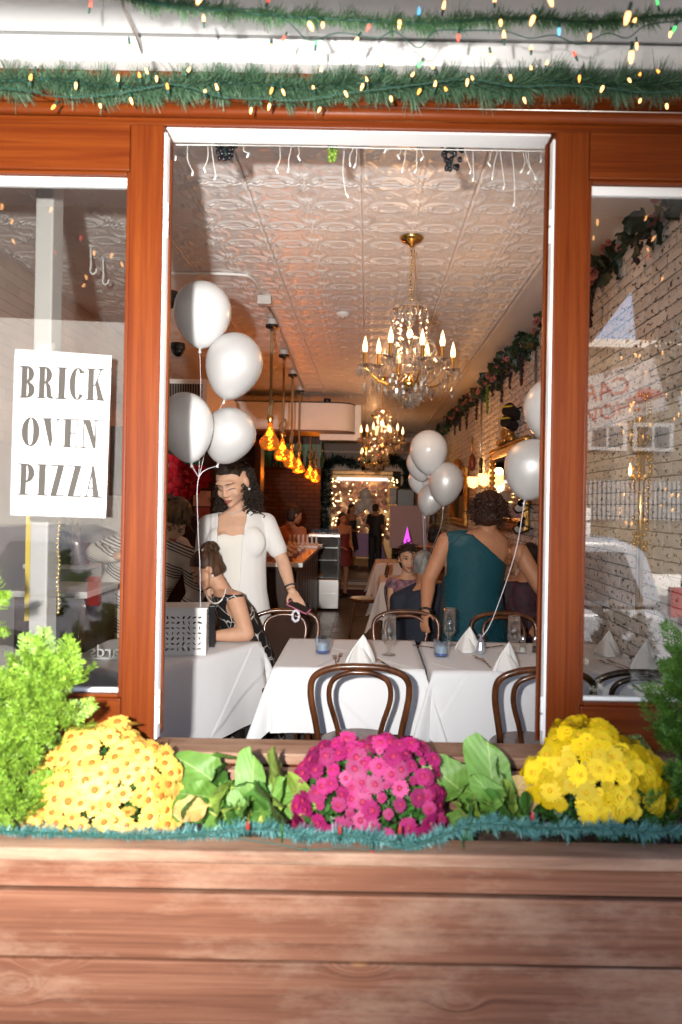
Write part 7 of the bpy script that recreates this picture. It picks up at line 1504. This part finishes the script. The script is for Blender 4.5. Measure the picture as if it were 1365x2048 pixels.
t5, h5 = seated('older woman with short dark hair facing the window', (817, 1117, 6.45), 6, 4, 1.06, m_skin2, 6.5, (812, 1190, 6.5), (815, 1260, 6.5), (787, 1158, 6.5), (843, 1159, 6.5), floral('navy_floral_top', (.012, .014, .03), (.34, .16, .20), None), m_hblack, 1.10, ((786, 1168, 6.5), (785, 1215, 6.45), (800, 1235, 6.3)), ((842, 1168, 6.5), (848, 1215, 6.45), (835, 1235, 6.3)), 1, 4, .060, -.03, False, .0, curly=90)
seated('guest in dark sequin dress partly hidden behind the teal dress', (1060, 1115, 5.95), 170, 5, 1.0, m_skin3, 5.9, (1050, 1200, 5.9), (1052, 1270, 5.9), (1012, 1165, 5.9), (1088, 1160, 5.9), floral('black_pink_sequins', (.008, .005, .008), (.06, .006, .02), None), m_hblack, 1.1, ((1015, 1170, 5.9), (1012, 1225, 5.85), (1030, 1250, 5.7)), ((1086, 1170, 5.9), (1090, 1225, 5.85), (1075, 1250, 5.7)), -1, 5)
# ---- far guests
def standing(label, px, ytop, yfeet, d, yaw, clothmat, skin, hairmat, skirt=.55, seed=1, long_hair=False, pants=False, zf=0.0):
    B = Vector((P(px, VY, d).x, d-CAMD, zf)); t_ = person(label, B); Hh = (yfeet-ytop)/FPX*d; k = Hh/1.70; g_ = random.Random(seed)
    R = Matrix.Rotation(rad(yaw), 3, 'Z'); ax_ = R @ X_; f_ = R @ Y_
    def q(x, y, z): return (ax_*x+f_*y)*k+Vector((0, 0, z*k))
    h = Head(q(0, -.01, 1.585), yaw, 5, 0, k); b_ = MB(); h.skull(b_); rings = [(q(0, 0, .88), ax_, .17*k, f_, .12*k), (q(0, 0, .98), ax_, .165*k, f_, .12*k), (q(0, 0, 1.10), ax_, .135*k, f_, .10*k), (q(0, 0, 1.28), ax_, .16*k, f_, .115*k), (q(0, 0, 1.40), ax_, .16*k, f_, .08*k), (q(0, 0, 1.45), ax_, .07*k, f_, .05*k)]
    b_.loft(rings); b_.cap(q(0, 0, 1.43), h(0, .02, -.05), .05*k, .045*k)
    for s_ in (-1, 1):
        arm(b_, q(s_*.175, 0, 1.39), q(s_*.22, .03, 1.12), q(s_*.13, -.16, 1.0), (.05*k, .042*k, .028*k)); hand(b_, q(s_*.13, -.16, 1.0), -f_+ax_*-s_*.5, (0, 0, 1), k*.95, .5)
        b_.cap(q(s_*.09, 0, .88), q(s_*.10, -.01, .48), .085*k, .055*k); b_.cap(q(s_*.10, -.01, .48), q(s_*.10, .02, .07), .055*k, .035*k); b_.cap(q(s_*.10, .02, .06), q(s_*.11, -.13, .03), .036*k, .03*k)
    blob('body', b_, skin, t_, .014, 3); h.face(t_)
    b_ = MB()
    if pants:
        for s_ in (-1, 1): b_.cap(q(s_*.09, 0, .9), q(s_*.105, 0, .08), .10*k, .075*k)
        b_.loft([(c_, r_, w_+.02, ff, d_+.02) for c_, r_, w_, ff, d_ in rings[:5]])
        for s_ in (-1, 1): b_.cap(q(s_*.17, 0, 1.39), q(s_*.215, .02, 1.2), .066*k, .06*k)
    else: b_.loft([(q(0, 0, skirt), ax_, .24*k, f_, .2*k)]+[(c_, r_, w_+.014, ff, d_+.014) for c_, r_, w_, ff, d_ in rings[:4]])
    blob('clothing', b_, clothmat, t_, .016, 4)
    def ex(bb):
        if long_hair: h.ell(bb, (0, .075, -.12), (.085, .05, .20))
    h.cap_hair(t_, hairmat, 1.1, .055, -.01, 'hair', -.32 if long_hair else -.09, ex, .014)
    for s_ in (-1, 1): b2 = MB().cap(q(s_*.10, .03, .035), q(s_*.115, -.15, .025), .045*k, .04*k).build('shoe', m_black, t_, True)
    return t_
standing('woman in dark red dress standing beside the display case', 686, 1028, 1195, 12.9, 35, M('dark_red_dress', (.16, .02, .018), .6, var=.1), m_skin3, m_hblack, .62, 1, True)
standing('man dressed in black standing near the rear doorway', 752, 1008, 1140, 15.6, 150, M('black_clothes', (.010, .010, .012), .7), m_skin3, m_hblack, .5, 2, False, True, .236)
standing('woman in dark clothes beyond the one in red', 704, 1022, 1150, 15.9, 60, M('charcoal_dress', (.02, .016, .016), .7), m_skin3, m_hblack, .5, 3, True, False, .236)
seated('bartender with dark hair behind the bar', (590, 1030, 9.6), 120, 10, 1.0, m_skin3, 9.7, (575, 1075, 9.7), (575, 1130, 9.7), (555, 1056, 9.7), (603, 1056, 9.7), M('rust_shirt', (.30, .11, .05), .7), m_hblack, 1.1, ((555, 1060, 9.7), (552, 1090, 9.6), (565, 1100, 9.4)), ((603, 1060, 9.7), (608, 1090, 9.6), (600, 1100, 9.4)), 1, 8)
seated('far guest with dark hair seated along the brick wall', (868, 1068, 8.6), 170, 0, 1.05, m_skin3, 8.7, (865, 1110, 8.7), (865, 1160, 8.7), (842, 1095, 8.7), (888, 1095, 8.7), M('brown_top', (.12, .05, .03), .7), m_hblack, 1.1, ((842, 1098, 8.7), (840, 1130, 8.7), (850, 1145, 8.9)), ((888, 1098, 8.7), (890, 1130, 8.7), (880, 1145, 8.9)), -1, 9)
